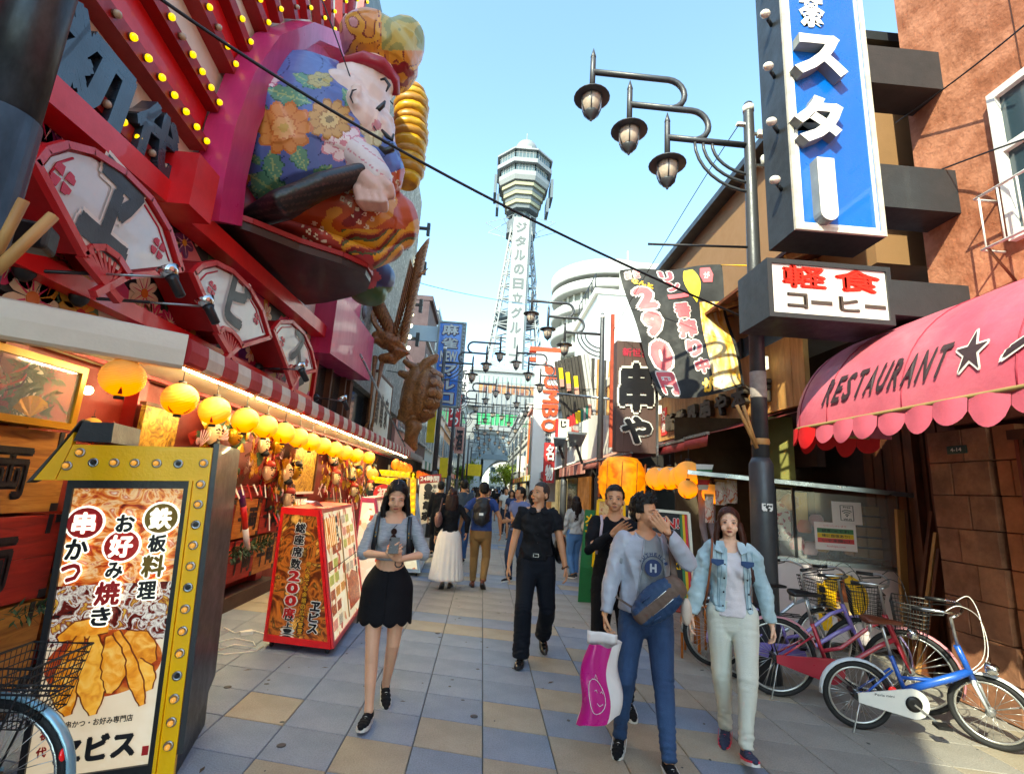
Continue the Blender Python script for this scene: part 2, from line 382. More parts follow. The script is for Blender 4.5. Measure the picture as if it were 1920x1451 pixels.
# ------------------------------------------------------------------ ground
o=MB().grid(lambda u,v:(-600+1200*u,-300+2000*v,-.05),4,4).build('ground',mat('ground_asphalt','5a5a5c',.9,bump=.3));tag(o,kind='structure')
pav=MB().bb((-3.4,-8,-.04),(7.5,140,-.012)).build('pavement',asphalt);tag(pav,kind='structure')
TW,TL,SK=.452,.42,.24
def tile_kind(c,r):
    if c >= 4 and r<7:return 'g' if (c*7+r*3)%5 else 'y'
    P={0:{0:'y',1:'b',2:'y',3:'b',4:'b',5:'b',6:'b',7:'y',8:'b'},-1:{-2:'y',-1:'b',0:'b',1:'y',2:'b',3:'b',4:'b',5:'b',6:'b',7:'y',8:'b'},
         -2:{-1:'b',0:'y',1:'b',2:'b',3:'b',4:'b',5:'b',6:'b',7:'y',8:'b'},-3:{-1:'y',0:'b',1:'b',2:'b',3:'b',4:'b',5:'b',6:'b',7:'y',8:'b'},
         1:{0:'y',1:'y',2:'b',3:'y',4:'b',5:'y',6:'b',7:'b',8:'y',9:'b'},2:{0:'y',1:'y',2:'y',3:'b',4:'y',5:'b',6:'y',7:'b',8:'b'},
         3:{2:'y',3:'b',4:'y',5:'b',6:'b',7:'b',8:'y'}}
    if c in P and r in P[c]:return P[c][r]
    if c <=-4:return {7:'y',6:'b',5:'b',4:'b',3:'b',2:'b',8:'y'}.get(r,'b' if (c+r)%3 else 'y') if r<9 else 'g'
    if r <= 0:return 'b' if (r+c)%3 == 0 else 'y'
    q=r%13
    if q in (1,3):return 'b'
    if q == 2:return 'y' if c%2 else 'b'
    return 'g'
def tile_mesh(m):
    b=MB();g=.0035;e=.003;x,y,s=TW/2-g,TL/2-g,SK*TW/2
    P=lambda k,z,q:(k[0]*(x-q),k[1]*(y-q)-k[0]*s,z)
    C=[(-1,-1),(1,-1),(1,1),(-1,1)]
    lo=[P(k,-.014,0) for k in C];mi=[P(k,-e,0) for k in C];hi=[P(k,0,e) for k in C]
    b.add(lo+mi+hi,[(8,9,10,11)]+[(i,(i+1)%4,4+(i+1)%4,4+i) for i in range(4)]+[(4+i,4+(i+1)%4,8+(i+1)%4,8+i) for i in range(4)])
    return b.mesh('tile',[m])
TM={'b':tile_mesh(tile_b),'y':tile_mesh(tile_y),'g':tile_mesh(tile_g)}
far={'b':MB(),'y':MB(),'g':MB()};cells=[]
for r in range(-12,190):
    for c in range(-8,16):
        x=.113+(c+.5)*TW;yp=3.07+(r+.5)*TL;y=yp-SK*(x-.113)
        if x<-3.3 or x>7.2 or y>82:continue
        px=V((x,y,-CAMH));cz=-(px.x*_R.z+px.y*_F.z+px.z*_U.z)
        vis=False
        if cz>.3:
            sx=960+FPX*(px.x*_R.x+px.y*_F.x+px.z*_U.x)/cz;sy=725.5-FPX*(px.x*_R.y+px.y*_F.y+px.z*_U.y)/cz
            vis=-60<sx<1980 and sy<1560 and x<4.7 and x>-3.2
        cells.append((y if vis else 999,x,y,c,r))
cells.sort();rnd=random.Random(3)
for i,(k,x,y,c,r) in enumerate(cells):
    t=tile_kind(c,r);dz=rnd.uniform(-.0015,.0015)
    if i<292:
        o=link('tile',TM[t],pav);o.location=(x,y,dz);o.rotation_euler=(rnd.uniform(-.002,.002),rnd.uniform(-.002,.002),0)
    else:
        g=.004;a,b2,s=TW/2-g,TL/2-g,SK*TW/2
        far[t].hexa([(x-a,y-b2+s,-.014),(x+a,y-b2-s,-.014),(x+a,y+b2-s,-.014),(x-a,y+b2+s,-.014),(x-a,y-b2+s,dz),(x+a,y-b2-s,dz),(x+a,y+b2-s,dz),(x-a,y+b2+s,dz)])
big=MB()
for q,k in enumerate('byg'):big.add(far[k].v,far[k].f,q)
o=big.build('distant_tiles',[tile_b,tile_y,tile_g],pav);tag(o,kind='stuff')
# ------------------------------------------------------------------ left restaurant building
XL=-3.1
lb=thing('restaurant_building','red restaurant front with sunburst upper wall and floral panels along the left side','building',(XL,6,0))
MB().bb((XL-9,-14,0),(XL-.25,-8.6,10.5)).bb((XL-9,-8.6,0),(XL-.25,-6.2,8.2)).bb((XL-9,-6.2,0),(XL-.25,2.2,11.6)).bb((XL-9,2.2,0),(XL-.25,9.4,9.6)).build('wall',mat('plain_render','9b948a',.8),lb)  # lengths behind the view are unseen; roof heights stepped to place sun and shade
# ground-floor back wall and interior
MB().bb((XL-.25,.3,0),(XL-.18,14,2.9)).build('shop_wall',mat('shop_back_wall','7c1a10',.6,var=.3,vs=2),lb)
pz=2.5
for y,ww in ((3.35,.16),(4.62,.1),(6.1,.14),(7.75,.2),(9.2,.14),(10.8,.2),(12.6,.14)):
    MB().bb((XL-.18,y-ww/2,0),(XL-.06,y+ww/2,2.75)).build('post',darkred,lb)
# floral band behind the fans : pixel polygon on the wall plane
def wallp(px,py,dx=0):return at(px,py,X=XL+dx)
def strip(pts,dx0,dx1):# prism between planes from px outline
    return [wallp(*p,dx0) for p in pts],V((dx1-dx0,0,0))
fb=MB();fb.bb((XL-.1,.4,2.7),(XL-.02,8.6,4.5));fb.build('floral_panel',floral,lb)
# painted blossoms laid on the floral panel
def blossom(mb,c,r,n,ux,uy,nrm,m1,m2,m3=None,inner=.38):
    k=10
    for i in range(n):
        a=2*PI*i/n;pts=[]
        for j in range(k):
            t=-PI/2+PI*j/(k-1);rr=r*(.62+.38*math.cos(t));aa=a+t/(PI/2)*PI/n*.9
            pts.append(c+ux*(rr*math.cos(aa))+uy*(rr*math.sin(aa)))
        mb.prism([c]+pts,nrm*.004,m1)
        if m3 is not None:mb.prism([c+ux*(r*.25*math.cos(a-.12))+uy*(r*.25*math.sin(a-.12)),c+ux*(r*.8*math.cos(a))+uy*(r*.8*math.sin(a)),c+ux*(r*.25*math.cos(a+.12))+uy*(r*.25*math.sin(a+.12))],nrm*.007,m3)
    mb.prism([c+ux*(r*inner*.6*math.cos(t*PI/5))+uy*(r*inner*.6*math.sin(t*PI/5)) for t in range(10)],nrm*.009,m2)
pinkp=mat('petal_pink','d6336c',.5);creamp=mat('petal_cream','e9d3b0',.5);goldp=mat('petal_gold','d9a032',.5);purp=mat('petal_purple','6d2a6e',.5);leafp=mat('leaf_paint','5f8a63',.5);orangep=mat('petal_orange','dd7a2c',.5);whitep=mat('petal_white','ecc9cf',.5)
ux,uy,nx=V((0,1,0)),V((0,0,1)),V((1,0,0))
for px,py,r,n,m in ((270,550,.17,8,0),(285,600,.16,10,1),(318,607,.15,10,1),(352,618,.13,8,2),(112,505,.26,7,2),(90,470,.2,6,0),(320,470,.16,6,0),(345,455,.14,6,3),(470,660,.13,8,0),(425,655,.14,9,1),(450,640,.1,8,3),(105,225,.22,7,3),(75,210,.2,6,0),(30,480,.2,7,1),(60,560,.2,7,0),(500,590,.14,6,0),(525,700,.12,6,1),(150,590,.18,6,2),(375,440,.14,7,0),(560,640,.15,6,3),(40,250,.2,7,1)):
    mb=MB();blossom(mb,wallp(px,py,-.015),r*1.1,n,ux,uy,nx,0,1,2);mb.build('painted_blossom',[(creamp,pinkp,goldp,purp)[m],(orangep,creamp,redink,goldp)[m],(pinkp,creamp,orangep,whitep)[m]],lb)
for i in range(26):
    px,py=random.uniform(60,560),random.uniform(440,660)
    c=wallp(px,py,-.016);a=random.uniform(0,6.28);L=.16
    d=ux*math.cos(a)+uy*math.sin(a);e=ux*-math.sin(a)+uy*math.cos(a)
    if c.z>4.4 or c.z<2.75 or c.y>8.4:continue
    MB().prism([c-d*L*.5,c-d*.1+e*.04,c+d*L*.2+e*.045,c+d*L*.5,c+d*.1-e*.04,c-d*L*.2-e*.04],nx*.003).build('painted_leaf',leafp,lb)
# red horizontal beams above and under the floral band
bmx=MB();a,b=wallp(20,85,.1),wallp(640,600,.1)
def beam(mb,p,q,dep,h,base=XL,mi=0):
    p,q=V(p),V(q);mb.hexa([(base,p.y,p.z-h),(base+dep,p.y,p.z-h),(base+dep,q.y,q.z-h),(base,q.y,q.z-h),(base,p.y,p.z),(base+dep,p.y,p.z),(base+dep,q.y,q.z),(base,q.y,q.z)],mi)
z1=at(345,385,X=XL+.22)
mb=MB();beam(mb,(0,.8,z1.z),(0,9.2,z1.z+.25),.22,.2);mb.build('beam',red,lb)
mb=MB();beam(mb,(0,.8,z1.z+.2),(0,6.2,z1.z+.42),.1,.12);mb.build('beam',darkred,lb)
mb=MB();beam(mb,(0,.8,2.97),(0,8.3,2.97),.14,.13);mb.build('beam',red,lb)
# sunburst wall
top0=z1.z+.25
MB().bb((XL-.25,-1,top0),(XL-.02,9.4,9.5)).build('upper_wall',cream,lb)
RB=[((95,130),(345,385)),((150,-12),(362,272)),((262,-8),(386,200)),((350,-8),(418,130)),((408,-8),(448,92)),((458,-8),(483,56)),((496,-8),(508,40)),((530,-8),(538,34)),((558,-8),(564,36)),((585,-8),(590,46)),((608,-8),(609,66)),((631,-8),(630,92)),((654,-8),(646,70)),((674,-8),(668,50))]
for i in range(1,len(RB)-1,2):
    (a,b),(c,d)=RB[i],RB[i+1]
    ex=lambda p,q:(p[0]+(p[0]-q[0])*.35,p[1]+(p[1]-q[1])*.35)
    pts=[wallp(*ex(a,b),-.01),wallp(*b,-.01),wallp(*d,-.01),wallp(*ex(c,d),-.01)]
    MB().prism(pts,V((.03,0,0))).build('stripe_panel',red,lb)
MB().prism([wallp(-60,20,-.01),wallp(38,118,-.01),wallp(60,180,-.01),wallp(20,330,-.01),wallp(-60,330,-.01)],V((.03,0,0))).build('stripe_panel',red,lb)
for i,(a,b) in enumerate(RB):
    p=wallp(a[0]+(a[0]-b[0])*.35,a[1]+(a[1]-b[1])*.35,0);q=wallp(*b,0)
    mb=MB();wv=.16 if i<8 else .13
    mb.bar(p+V((.06,0,0)),q+V((.06,0,0)),.13,wv,up=nx);rib=mb.build('rib',darkred,lb)
    L=(q-p).length;n=int(L/(.165 if i<4 else .2))
    for k in range(n):
        if i == 0 and (k<n*.25):continue
        c=p.lerp(q,(k+.6)/n)+V((.13,0,0))
        bm_=MB().lathe([(.026,0),(.03,.02),(.026,.03)],c,8,(1,0,0),1).ell(c+V((.04,0,0)),.031,nu=8,nv=6)
        bm_.build('bulb',[bulb_y if random.random()>.16 else bulb_off,brownwood],rib)
# raised letters on the cream stripe
for ch,c,sz in (('初',(172,145),1.0),('代',(296,262),.72)):
    p=wallp(*c,.2)-V((.13,0,0));mb=MB();put_text(mb,ch,p,V((0,1,-.02)),V((0,.05,1)),sz*.72,sz*.8,depth=.13,bold=.05)
    mb.build('raised_letter',mat('letter_blueblack','2c3a48',.3,var=.15,coat=.5),lb)
# arch niche
arc=[(352,410),(362,330),(385,230),(425,130),(478,62),(548,38),(605,58),(634,100),(650,160)]
arci=[(400,420),(408,340),(432,240),(468,160),(520,95),(560,72),(600,88),(628,130),(640,190)]
mb=MB()
O=[wallp(*p,.04) for p in arc];I=[wallp(*p,.04) for p in arci]
for i in range(len(O)-1):
    mb.prism([O[i],O[i+1],I[i+1],I[i]],V((.3,0,0)))
mb.build('arch_ring',magenta,lb)
MB().prism([p for p in I]+[wallp(660,420,.04)],V((.05,0,0))).build('arch_panel',mat('pink_panel','cc4a90',.35,var=.35,vs=2.5,stretch=(1,1,.25),col2='a02a6a',c2s=1.2,c2w=.2),lb)
# red box at arch foot
c=at(372,355,X=XL+.35);MB().box((XL+.2,c.y,c.z),(.42,.34,.5)).build('red_box',red,lb)
# red lower projecting bay beyond fans + windows
mb=MB();P=[at(588,575,X=XL+.3),at(700,540,X=XL+.3)]
MB().hexa([(XL-.2,8.3,3.75),(XL+.34,8.3,3.75),(XL+.34,11.2,3.9),(XL-.2,11.2,3.9),(XL-.2,8.3,4.9),(XL+.34,8.3,4.9),(XL+.34,11.2,4.9),(XL-.2,11.2,4.9)]).build('bay',magenta,lb)
MB().bb((XL-.25,8.3,4.6),(XL,11.0,9.2)).build('bay_wall',magenta,lb)
MB().bb((XL-.3,8.5,2.5),(XL-.22,15.6,3.95)).build('glazing',mat('dark_glass','2a2f33',.12,var=.2,bump=0,coat=.5),lb)
for y in (8.55,9.0,9.9,10.9,11.3,13.6,14.6):MB().bb((XL-.22,y,2.5),(XL-.1,y+(.22 if y in (8.55,11.3) else .09),3.95)).build('window_frame',red if y<9.2 else brownwood,lb)
index_kids()
# ------------------------------------------------------------------ grey carved facade beyond (crane, turtle)
GZ=12.2
g=thing('stone_texture_building','grey carved stone-textured facade beyond the red restaurant front','building',(XL-.1,15,0))
graystone=ramp_mat('grey_mottled_stone',[(.25,'57534f'),(.42,'9b958b'),(.5,'6e6962'),(.62,'b5aea1'),(.8,'8b8580')],2.4,.85,stretch=(1,1.6,.7),dist=3,bump=.6)
MB().hexa([(XL-6,11,3.9),(XL-.02,11,3.9),(XL-.02,17.6,3.9),(XL-6,17.6,3.9),(XL-6,11,13.2),(XL-.02,11,13.2),(XL-.02,17.6,12.4),(XL-6,17.6,12.4)]).build('wall',graystone,g)
MB().bb((XL-6,11,0),(XL-.24,17.6,3.9)).build('lower_wall',darkint,g)
MB().bb((XL-6,9.6,9.6),(XL-.4,12.0,13.8)).build('roof_block',mat('slate_wall','6c7278',.7),g)
for z in (6.8,8.1,9.6,11.2):
    mb=MB().bb((XL-.05,17.35,z),(XL+.42,17.5,z+.07)).bb((XL+.3,17.36,z-.25),(XL+.42,17.49,z+.25));mb.build('bracket',black,g)
for i in range(9):
    z=6.4+i*.42;MB().ell((XL+.1,17.2,z),.08,nu=8,nv=5).build('wall_lamp',mat('small_globe','fff2d0',.3,var=0,bump=0,emis=1.5),g)
for i in range(5):
    c=V((XL-.01,11.35,4.35+i*.42));mb=MB();mb.lathe([(.17,0),(.17,.02),(.1,.03),(.1,.045)],c,12,(1,0,0));mb.build('carved_roundel',mat('roundel_grey','77777c',.7,var=.3),g)
cp=thing('calligraphy_panel','cream vertical board with brushed black characters behind the crane statue','sign board',(XL,14.4,3))
MB().bb((XL-.01,13.2,2.7),(XL+.05,15.4,4.55)).build('board',offwhite,cp)
MB().bb((XL-.005,13.16,4.55),(XL+.07,15.45,4.62)).bb((XL-.005,15.4,2.7),(XL+.07,15.46,4.55)).build('board_frame',brownwood,cp)
for k,y in enumerate((13.55,14.2,14.85)):
    mb=MB();put_text(mb,'鶴亀家'[k],V((XL+.055,y,3.65)),(0,1,0),(0,0,1),.5,.95,bold=.03);mb.build('lettering',ink,cp)
# bronze-brown crane
bronze=ramp_mat('carved_brown',[(.25,'4f2c14'),(.5,'8a5528'),(.75,'a8713c')],9,.45,dist=2,bump=.5,stretch=(1,1,1))
def PY(px,py,Y):return at(px,py,Y=Y)
cr=thing('crane_statue','carved brown crane with raised wings mounted on grey wall beside the calligraphy board','statue',PY(720,820,12.4))
mb=MB();Yc=12.0
body=[(704,628,.10),(722,634,.2),(742,645,.27),(752,660,.24),(736,672,.17),(718,672,.12)]
loft(mb,[(PY(x,y,Yc),(r,r)) for x,y,r in body],12)
loft(mb,[(PY(688,640,Yc-.1),(.1,.05)),(PY(705,637,Yc),(.16,.1)),(PY(722,645,Yc),(.16,.14))],10)
for pts in ([(730,640),(706,610),(699,580),(697,560)],[(745,640),(762,600),(773,560),(783,510),(785,475)]):
    loft(mb,[(PY(x,y,Yc+.1*i),(.22-.04*i if i else .16,.07)) for i,(x,y) in enumerate(pts)],10)
o=link('body',cut(voxel(mb,.022,2),None,lambda c,n:.012*noise.noise(c*9)),cr);o.data.materials.append(bronze)
bpy_off=wloc(cr)
for v in o.data.vertices:v.co -= bpy_off
def feathers(base,tip,n,L,dirv,name,sidew=.13):
    for i in range(n):
        t=i/(n-1);a=base.lerp(tip,t);up=(tip-base).normalized();d=(dirv.normalized()*.55+up*.85).normalized()*L*(.8+.5*t)
        m=MB()
        m.tube([a,a+d*.5+up*.02,a+d*.9+up*.06,a+d+up*.12],[(sidew,.018),(sidew*1.1,.018),(sidew*.7,.012),(.01,.006)],6);m.build(name,bronze,cr)
feathers(PY(735,635,Yc-.05),PY(697,565,Yc+.15),13,.34,V((.5,-.25,.12)),'feather')
feathers(PY(750,650,Yc-.05),PY(782,485,Yc+.2),22,.42,V((.55,-.3,.05)),'feather')
feathers(PY(742,632,Yc-.12),PY(775,520,Yc+.1),16,.3,V((-.5,-.3,.1)),'feather')
m=MB();m.tube([PY(783,520,Yc),PY(792,512,Yc),PY(803,503,Yc)],[.05,.035,.01],7);m.build('beak',bronze,cr)
for pts in ([(704,668),(698,720),(691,790),(686,800)],[(718,672),(708,725),(700,785),(697,800)]):
    m=MB();m.tube([PY(x,y,Yc) for x,y in pts],[.07,.03,.024,.04],8)
    for k in (-1,0,1):m.tube([PY(*pts[-1],Yc),PY(pts[-1][0]+k*5-3,pts[-1][1]+12,Yc-.1)],[.03,.012],6)
    m.build('leg',bronze,cr)
# turtle statue
tu=thing('turtle_statue','carved brown turtle climbing upright on the wall beside the blue sign','statue',PY(785,800,14))
Yt=14.0;mb=MB()
c=PY(795,740,Yt);Mx=Matrix.Rotation(.12,3,'Y')
mb.ell(c,(.5,.55,.85),Mx,18,12);mb.ell(c+V((-.3,0,0)),(.35,.5,.95),Mx,14,10)
o=link('shell',cut(voxel(mb,.03,2),None,lambda q,n:.02*noise.noise(q*5)),tu);o.data.materials.append(bronze)
for v in o.data.vertices:v.co -= wloc(tu)
for i in range(5):
    for j in (-1,0,1):
        z=-.6+i*.3;rr=math.sqrt(max(.05,1-(z/.9) ** 2))
        cc=c+Mx @ V((.48*rr*math.cos(j*.85),-.2+.52*rr*math.sin(j*.85-.5),z))
        d=(cc-c).normalized();MB().lathe([(.15,0),(.13,.03),(.05,.05)],cc-d*.01,6,d,sm=False).build('shell_plate',bronze,tu)
for pts,rr in (([(788,700),(800,680),(815,672),(818,668)],[.2,.15,.14,.08]),([(785,715),(765,705),(752,700)],[.15,.14,.1]),([(780,690),(765,682),(760,678)],[.12,.1,.08]),([(780,780),(760,785),(750,782),(752,770)],[.16,.15,.12,.08]),([(775,800),(770,825),(778,840)],[.25,.2,.08])):
    m=MB();loft(m,[(PY(x,y,Yt-.15),(r,r)) for (x,y),r in zip(pts,rr)],10);m.build('head' if pts[0] == (788,700) else 'flipper',bronze,tu)
# ------------------------------------------------------------------ canopy over the shop front
cn=thing('shop_canopy','flat canopy with red and white striped edge and lit tubes at left','canopy',(-2.6,8,2.4))
CX=-2.2
MB().prism([(-3.28,3.1,2.47),(-2.98,2.98,2.47),(CX-.05,3.62,2.47),(CX-.05,17.5,2.47),(-3.28,17.5,2.47)],V((0,0,.1))).build('canopy_slab',mat('canopy_underside','cfc8b4',.6),cn)
p0,p1=V((-3.12,2.86,0)),V((-2.98,2.98,0));p2_=V((CX,3.555,0))
def curved_edge(mb,a,b,z0,z1,th,bulge=.03):
    n=(b-a).cross(V((0,0,1))).normalized()
    pr=[(0,z0),(bulge*.8,z0+.02),(bulge,(z0+z1)/2),(bulge*.6,z1-.02),(-th*.3,z1),(-th,z1),(-th,z0)]
    A=[V((a.x,a.y,z))+n*d for d,z in pr];B=[V((b.x,b.y,z))+n*d for d,z in pr];k=len(pr)
    mb.add(A+B,[(i,(i+1)%k,k+(i+1)%k,k+i) for i in range(k)]+[tuple(range(k))[::-1],tuple(range(k,2*k))])
m=MB();curved_edge(m,V((-3.3,2.55,0)),V((-3.0,2.965,0)),2.36,2.62,.08);m.build('fascia_panel',fascia,cn,fixn=True)
m=MB();curved_edge(m,V((-2.997,2.97,0)),V((CX-.002,3.553,0)),2.36,2.62,.08);m.build('fascia_panel',fascia,cn,fixn=True)
vr=mat('valance_red','b3262e',.6,var=.18,vs=4,stretch=(1,1,.4));vw=mat('valance_white','d9cfbe',.6,var=.25,vs=4,stretch=(1,1,.4))
y=3.56;i=0
while y<14.6:
    wv=.235
    m=MB();curved_edge(m,V((CX,y,0)),V((CX,y+wv-.004,0)),2.395,2.6,.07,.035);m.build('stripe',[vr if i%2 == 0 else vw],cn,fixn=True);y += wv;i += 1
m=MB();curved_edge(m,V((CX,y,0)),V((CX,17.6,0)),2.39,2.6,.07);m.build('fascia_panel',mat('fascia_grey','8e8a86',.6),cn,fixn=True)
for k in range(9):
    y0=3.75+k*1.25
    tb=MB().bb((-2.37,y0,2.43),(-2.27,y0+1.15,2.468)).build('tube_housing',white,cn)
    MB().tube([(-2.32,y0+.03,2.412),(-2.32,y0+1.12,2.412)],.018,8).build('fluorescent_tube',tube_lit,tb)
MB().bb((-3.1,2.9,2.44),(-3.06,17.5,2.47)).build('edge_trim',darkred,cn)
MB().tube([(-2.55,9.4,4.05),(CX-.03,13.9,2.66)],.022,8).build('stay_rod',steel,cn)
# ------------------------------------------------------------------ fan signs
fanface=mat('fan_face','e6dcd8',.35,var=.12,vs=1.3,col2='bcd8de',c2s=1.6,c2w=.3,coat=.4,bump=0)
fanletter=mat('fan_letter_grey','33363d',.4,var=.1)
fanred=mat('fan_red','c8222b',.4,var=.12,coat=.3);cherry=mat('cherry_pink','c2123f',.4)
def fan(label,arc,corner_l,corner_r,hub,pivot,ch,cpos,cs,flowers,X=-2.74):
    t=thing('fan_sign',label,'sign',at(*pivot,X=X),group='fan-shaped signs over the canopy')
    A=[at(*p,X=X) for p in [corner_l]+arc+[corner_r]];Hb=[at(*p,X=X) for p in hub]
    pol=A+Hb[::-1]
    MB().prism(pol,V((XL+.0-X,0,0)),0).build('fan_box',darkred,t)
    c=sum(pol,V())/len(pol)
    inn=[c+(p-c)*.9+V((.012,0,0)) for p in pol]
    MB().prism(inn,V((-.01,0,0))).build('face',fanface,t)
    m=MB();P=[p+V((.02,0,0)) for p in pol];n=len(P)
    for i in range(n):m.bar(P[i],P[(i+1)%n]+(P[(i+1)%n]-P[i])*.03,.05,.045,up=V((0,0,1)))
    m.build('rim',fanred,t)
    pv=at(*pivot,X=X)+V((.01,0,0));k=8
    for i in range(k+1):
        f=i/k*(len(Hb)-1);j=min(int(f),len(Hb)-2);e=Hb[j].lerp(Hb[j+1],f-j)
        MB().bar(pv,e+V((.012,0,0)),.022,.03,up=V((1,0,0))).build('rib',fanred,t)
    for d in ((Hb[0]-pv),(Hb[-1]-pv)):
        MB().bar(pv-d.normalized()*.14,pv+d.normalized()*(min(d.length,9)),.05,.05,up=V((1,0,0))).build('arm',fanred,t)
    # arcs of trim and the letter
    cp_=at(*cpos,X=X)+V((.016,0,0))
    m=MB();put_text(m,ch,cp_,(0,1,-.12),(0,.12,1),cs[0],cs[1],depth=.012,bold=.055,out=.035);m.build('lettering',[fanletter,white],t)
    for (fx,fy,r) in flowers:
        q=at(fx,fy,X=X)+V((.016,0,0));m=MB()
        for a in range(4):
            an=a*PI/2+.6
            m.prism([q+V((0,math.cos(an+s)*r*d,math.sin(an+s)*r*d)) for s,d in ((-.05,.15),(-.5,.55),(-.55,.85),(-.15,1),(0,.93),(.15,1),(.55,.85),(.5,.55),(.05,.15))],V((.006,0,0)))
        m.build('blossom_emblem',cherry,t)
    for idx in ((0,1,2),):
        for G_ in (A[:3],A[-3:]):
            Q=[c+(p-c)*.82+V((.014,0,0)) for p in G_];m=MB();m.tube(Q,.008,6);m.build('trim_line',cherry,t)
    return t
fan('largest fan sign with the character ヱ, nearest the dark pole',[(78,280),(115,270),(165,283),(225,322),(275,372),(310,430)],(58,305),(334,505),[(152,478),(163,463),(187,463),(213,482),(236,517)],(197,537),'ヱ',(207,395),(.46,.66),[(112,335,.095),(292,466,.085)])
fan('middle fan sign with the character ビ, between the other two fans',[(372,497),(398,492),(430,508),(462,540),(486,580)],(357,512),(502,632),[(405,622),(414,615),(428,620),(440,634),(448,648)],(428,664),'ビ',(443,566),(.44,.56),[(394,541,.075),(478,598,.07)])
fan('smallest fan sign with the character ス, farthest along the canopy',[(520,603),(543,603),(566,625),(580,655)],(508,618),(589,694),[(536,692),(542,686),(551,690),(560,702)],(546,726),'ス',(556,653),(.42,.5),[(527,640,.07),(573,680,.06)])
index_kids()
# ------------------------------------------------------------------ spotlights on arms
for i,(b,e,s,lab) in enumerate((((40,507),(322,520),1,'arm spotlight aimed at the largest fan sign, upper one'),((143,557),(390,575),1,'arm spotlight aimed at the largest fan sign, lower one in front of the ビ fan'),((482,690),(565,693),1,'arm spotlight in front of the smallest fan sign'),((590,745),(645,752),.9,'arm spotlight beside the dark windows past the fans'))):
    B=at(*b,X=XL+.05);E=at(*e,X=-2.42 if i<2 else-2.3)
    t=thing('spotlight',lab,'spotlight',B,group='spotlights over the canopy')
    MB().lathe([(.07,0),(.075,.02),(.05,.06),(.02,.08)],B,12,(1,0,0)).build('wall_base',black,t)
    d=(E-B);MB().tube([B,B+d*.52],.013,8).build('arm',black,t);MB().tube([B+d*.5,E],.009,8).build('arm_extension',steel,t)
    ax=V((-.45,-.25,.85)).normalized();c=E
    MB().lathe([(.02,-.16),(.035,-.15),(.038,-.03),(.05,0)],c,12,ax).build('lamp_housing',black,t)
    MB().lathe([(.04,0),(.062,.03),(.078,.075),(.074,.075),(.05,.03)],c,16,ax).build('reflector',chrome,t)
    MB().lathe([(.05,.05),(.06,.07),(.03,.08)],c,14,ax).build('bulb',mat('clear_bulb','e9dccb',.15,var=0,bump=0,emis=.3),t)
# ------------------------------------------------------------------ paper lanterns
def lantern(label,c,r=.135,lit=lantern_lit,caps=ink,group='round lanterns hung under the canopy',cord=None):
    t=thing('paper_lantern',label,'lantern',V(c)+V((0,0,r)),group=group)
    n=13;pr=[]
    for i in range(n*2+1):
        a=-PI/2*.86+PI*.86*i/(n*2);rr=r*math.cos(a)*(1.0 if i%2 else .972);pr.append((rr,r*.95*math.sin(a)))
    MB().lathe(pr,(0,0,-r),20).build('shade',lit,t,local=True)
    e=pr[-1];MB().lathe([(e[0],e[1]),(e[0]*1.05,e[1]+.012),(e[0]*1.05,e[1]+.022),(e[0]*.9,e[1]+.022)],(0,0,-r),14).build('top_ring',caps,t,local=True)
    MB().lathe([(e[0]*.9,-e[1]-.022),(e[0]*1.05,-e[1]-.022),(e[0]*1.05,-e[1]-.01),(e[0],-e[1])],(0,0,-r),14).build('bottom_ring',caps,t,local=True)
    if cord:MB().tube([(0,0,0),(0,0,cord)],.004,5).build('hook_wire',ink,t,local=True)
    for a in range(4):
        an=a*PI/2+.7;P=[]
        for q in range(5):
            ph=-1.15+q*.14;P.append((r*1.005*math.cos(ph)*math.cos(an-.22*(1-q/4)),r*1.005*math.cos(ph)*math.sin(an-.22*(1-q/4)),-r+r*.955*math.sin(ph)))
        Q=[(r*1.005*math.cos(-1.15+q*.14)*math.cos(an+.22*(1-q/4)),r*1.005*math.cos(-1.15+q*.14)*math.sin(an+.22*(1-q/4)),-r+r*.955*math.sin(-1.15+q*.14)) for q in range(5)]
        m=MB();m.add([V(x) for x in P+Q],[(q,q+1,6+q,5+q) for q in range(4)],0,True);m.build('red_petal',redink,t,local=True)
    return t
proto=None;LX=-2.5
lp=[(230,708),(337,748),(402,770),(459,788),(498,800),(532,812),(560,821),(583,829),(605,836),(628,843),(648,849),(669,854),(691,858)]
words=['first and largest','second','third','fourth','fifth','sixth','seventh','eighth','ninth','tenth','eleventh','twelfth','last and smallest']
for i,p in enumerate(lp):
    q=at(*p,X=LX)
    if i == 0:
        proto=lantern(words[i]+' glowing yellow lantern in the row under the striped canopy',q,cord=.12);index_kids();o=proto
    else:
        o=copy_tree(proto);o.location=(q.x,q.y,q.z+.135);o['label']=words[i]+' glowing yellow lantern in the row under the striped canopy'
    o.rotation_euler=(random.uniform(-.04,.04),random.uniform(-.04,.04),random.uniform(0,6))
c=copy_tree(proto);q=at(700,878,X=-2.3);c.location=q;c.scale=(.9,.9,.9);c['label']='glowing yellow lantern hanging lower than the row beside the bulb-framed sign'
c=copy_tree(proto);q=at(171,782,X=-3.1);c.location=(-3.08,q.y,q.z);c.scale=(.5,)*3;c['label']='small glowing lantern inside the shop behind the arrow sign'
lant_o=lantern_mat('lit_orange_lantern','ff6a10','d8541c',.5,.12)
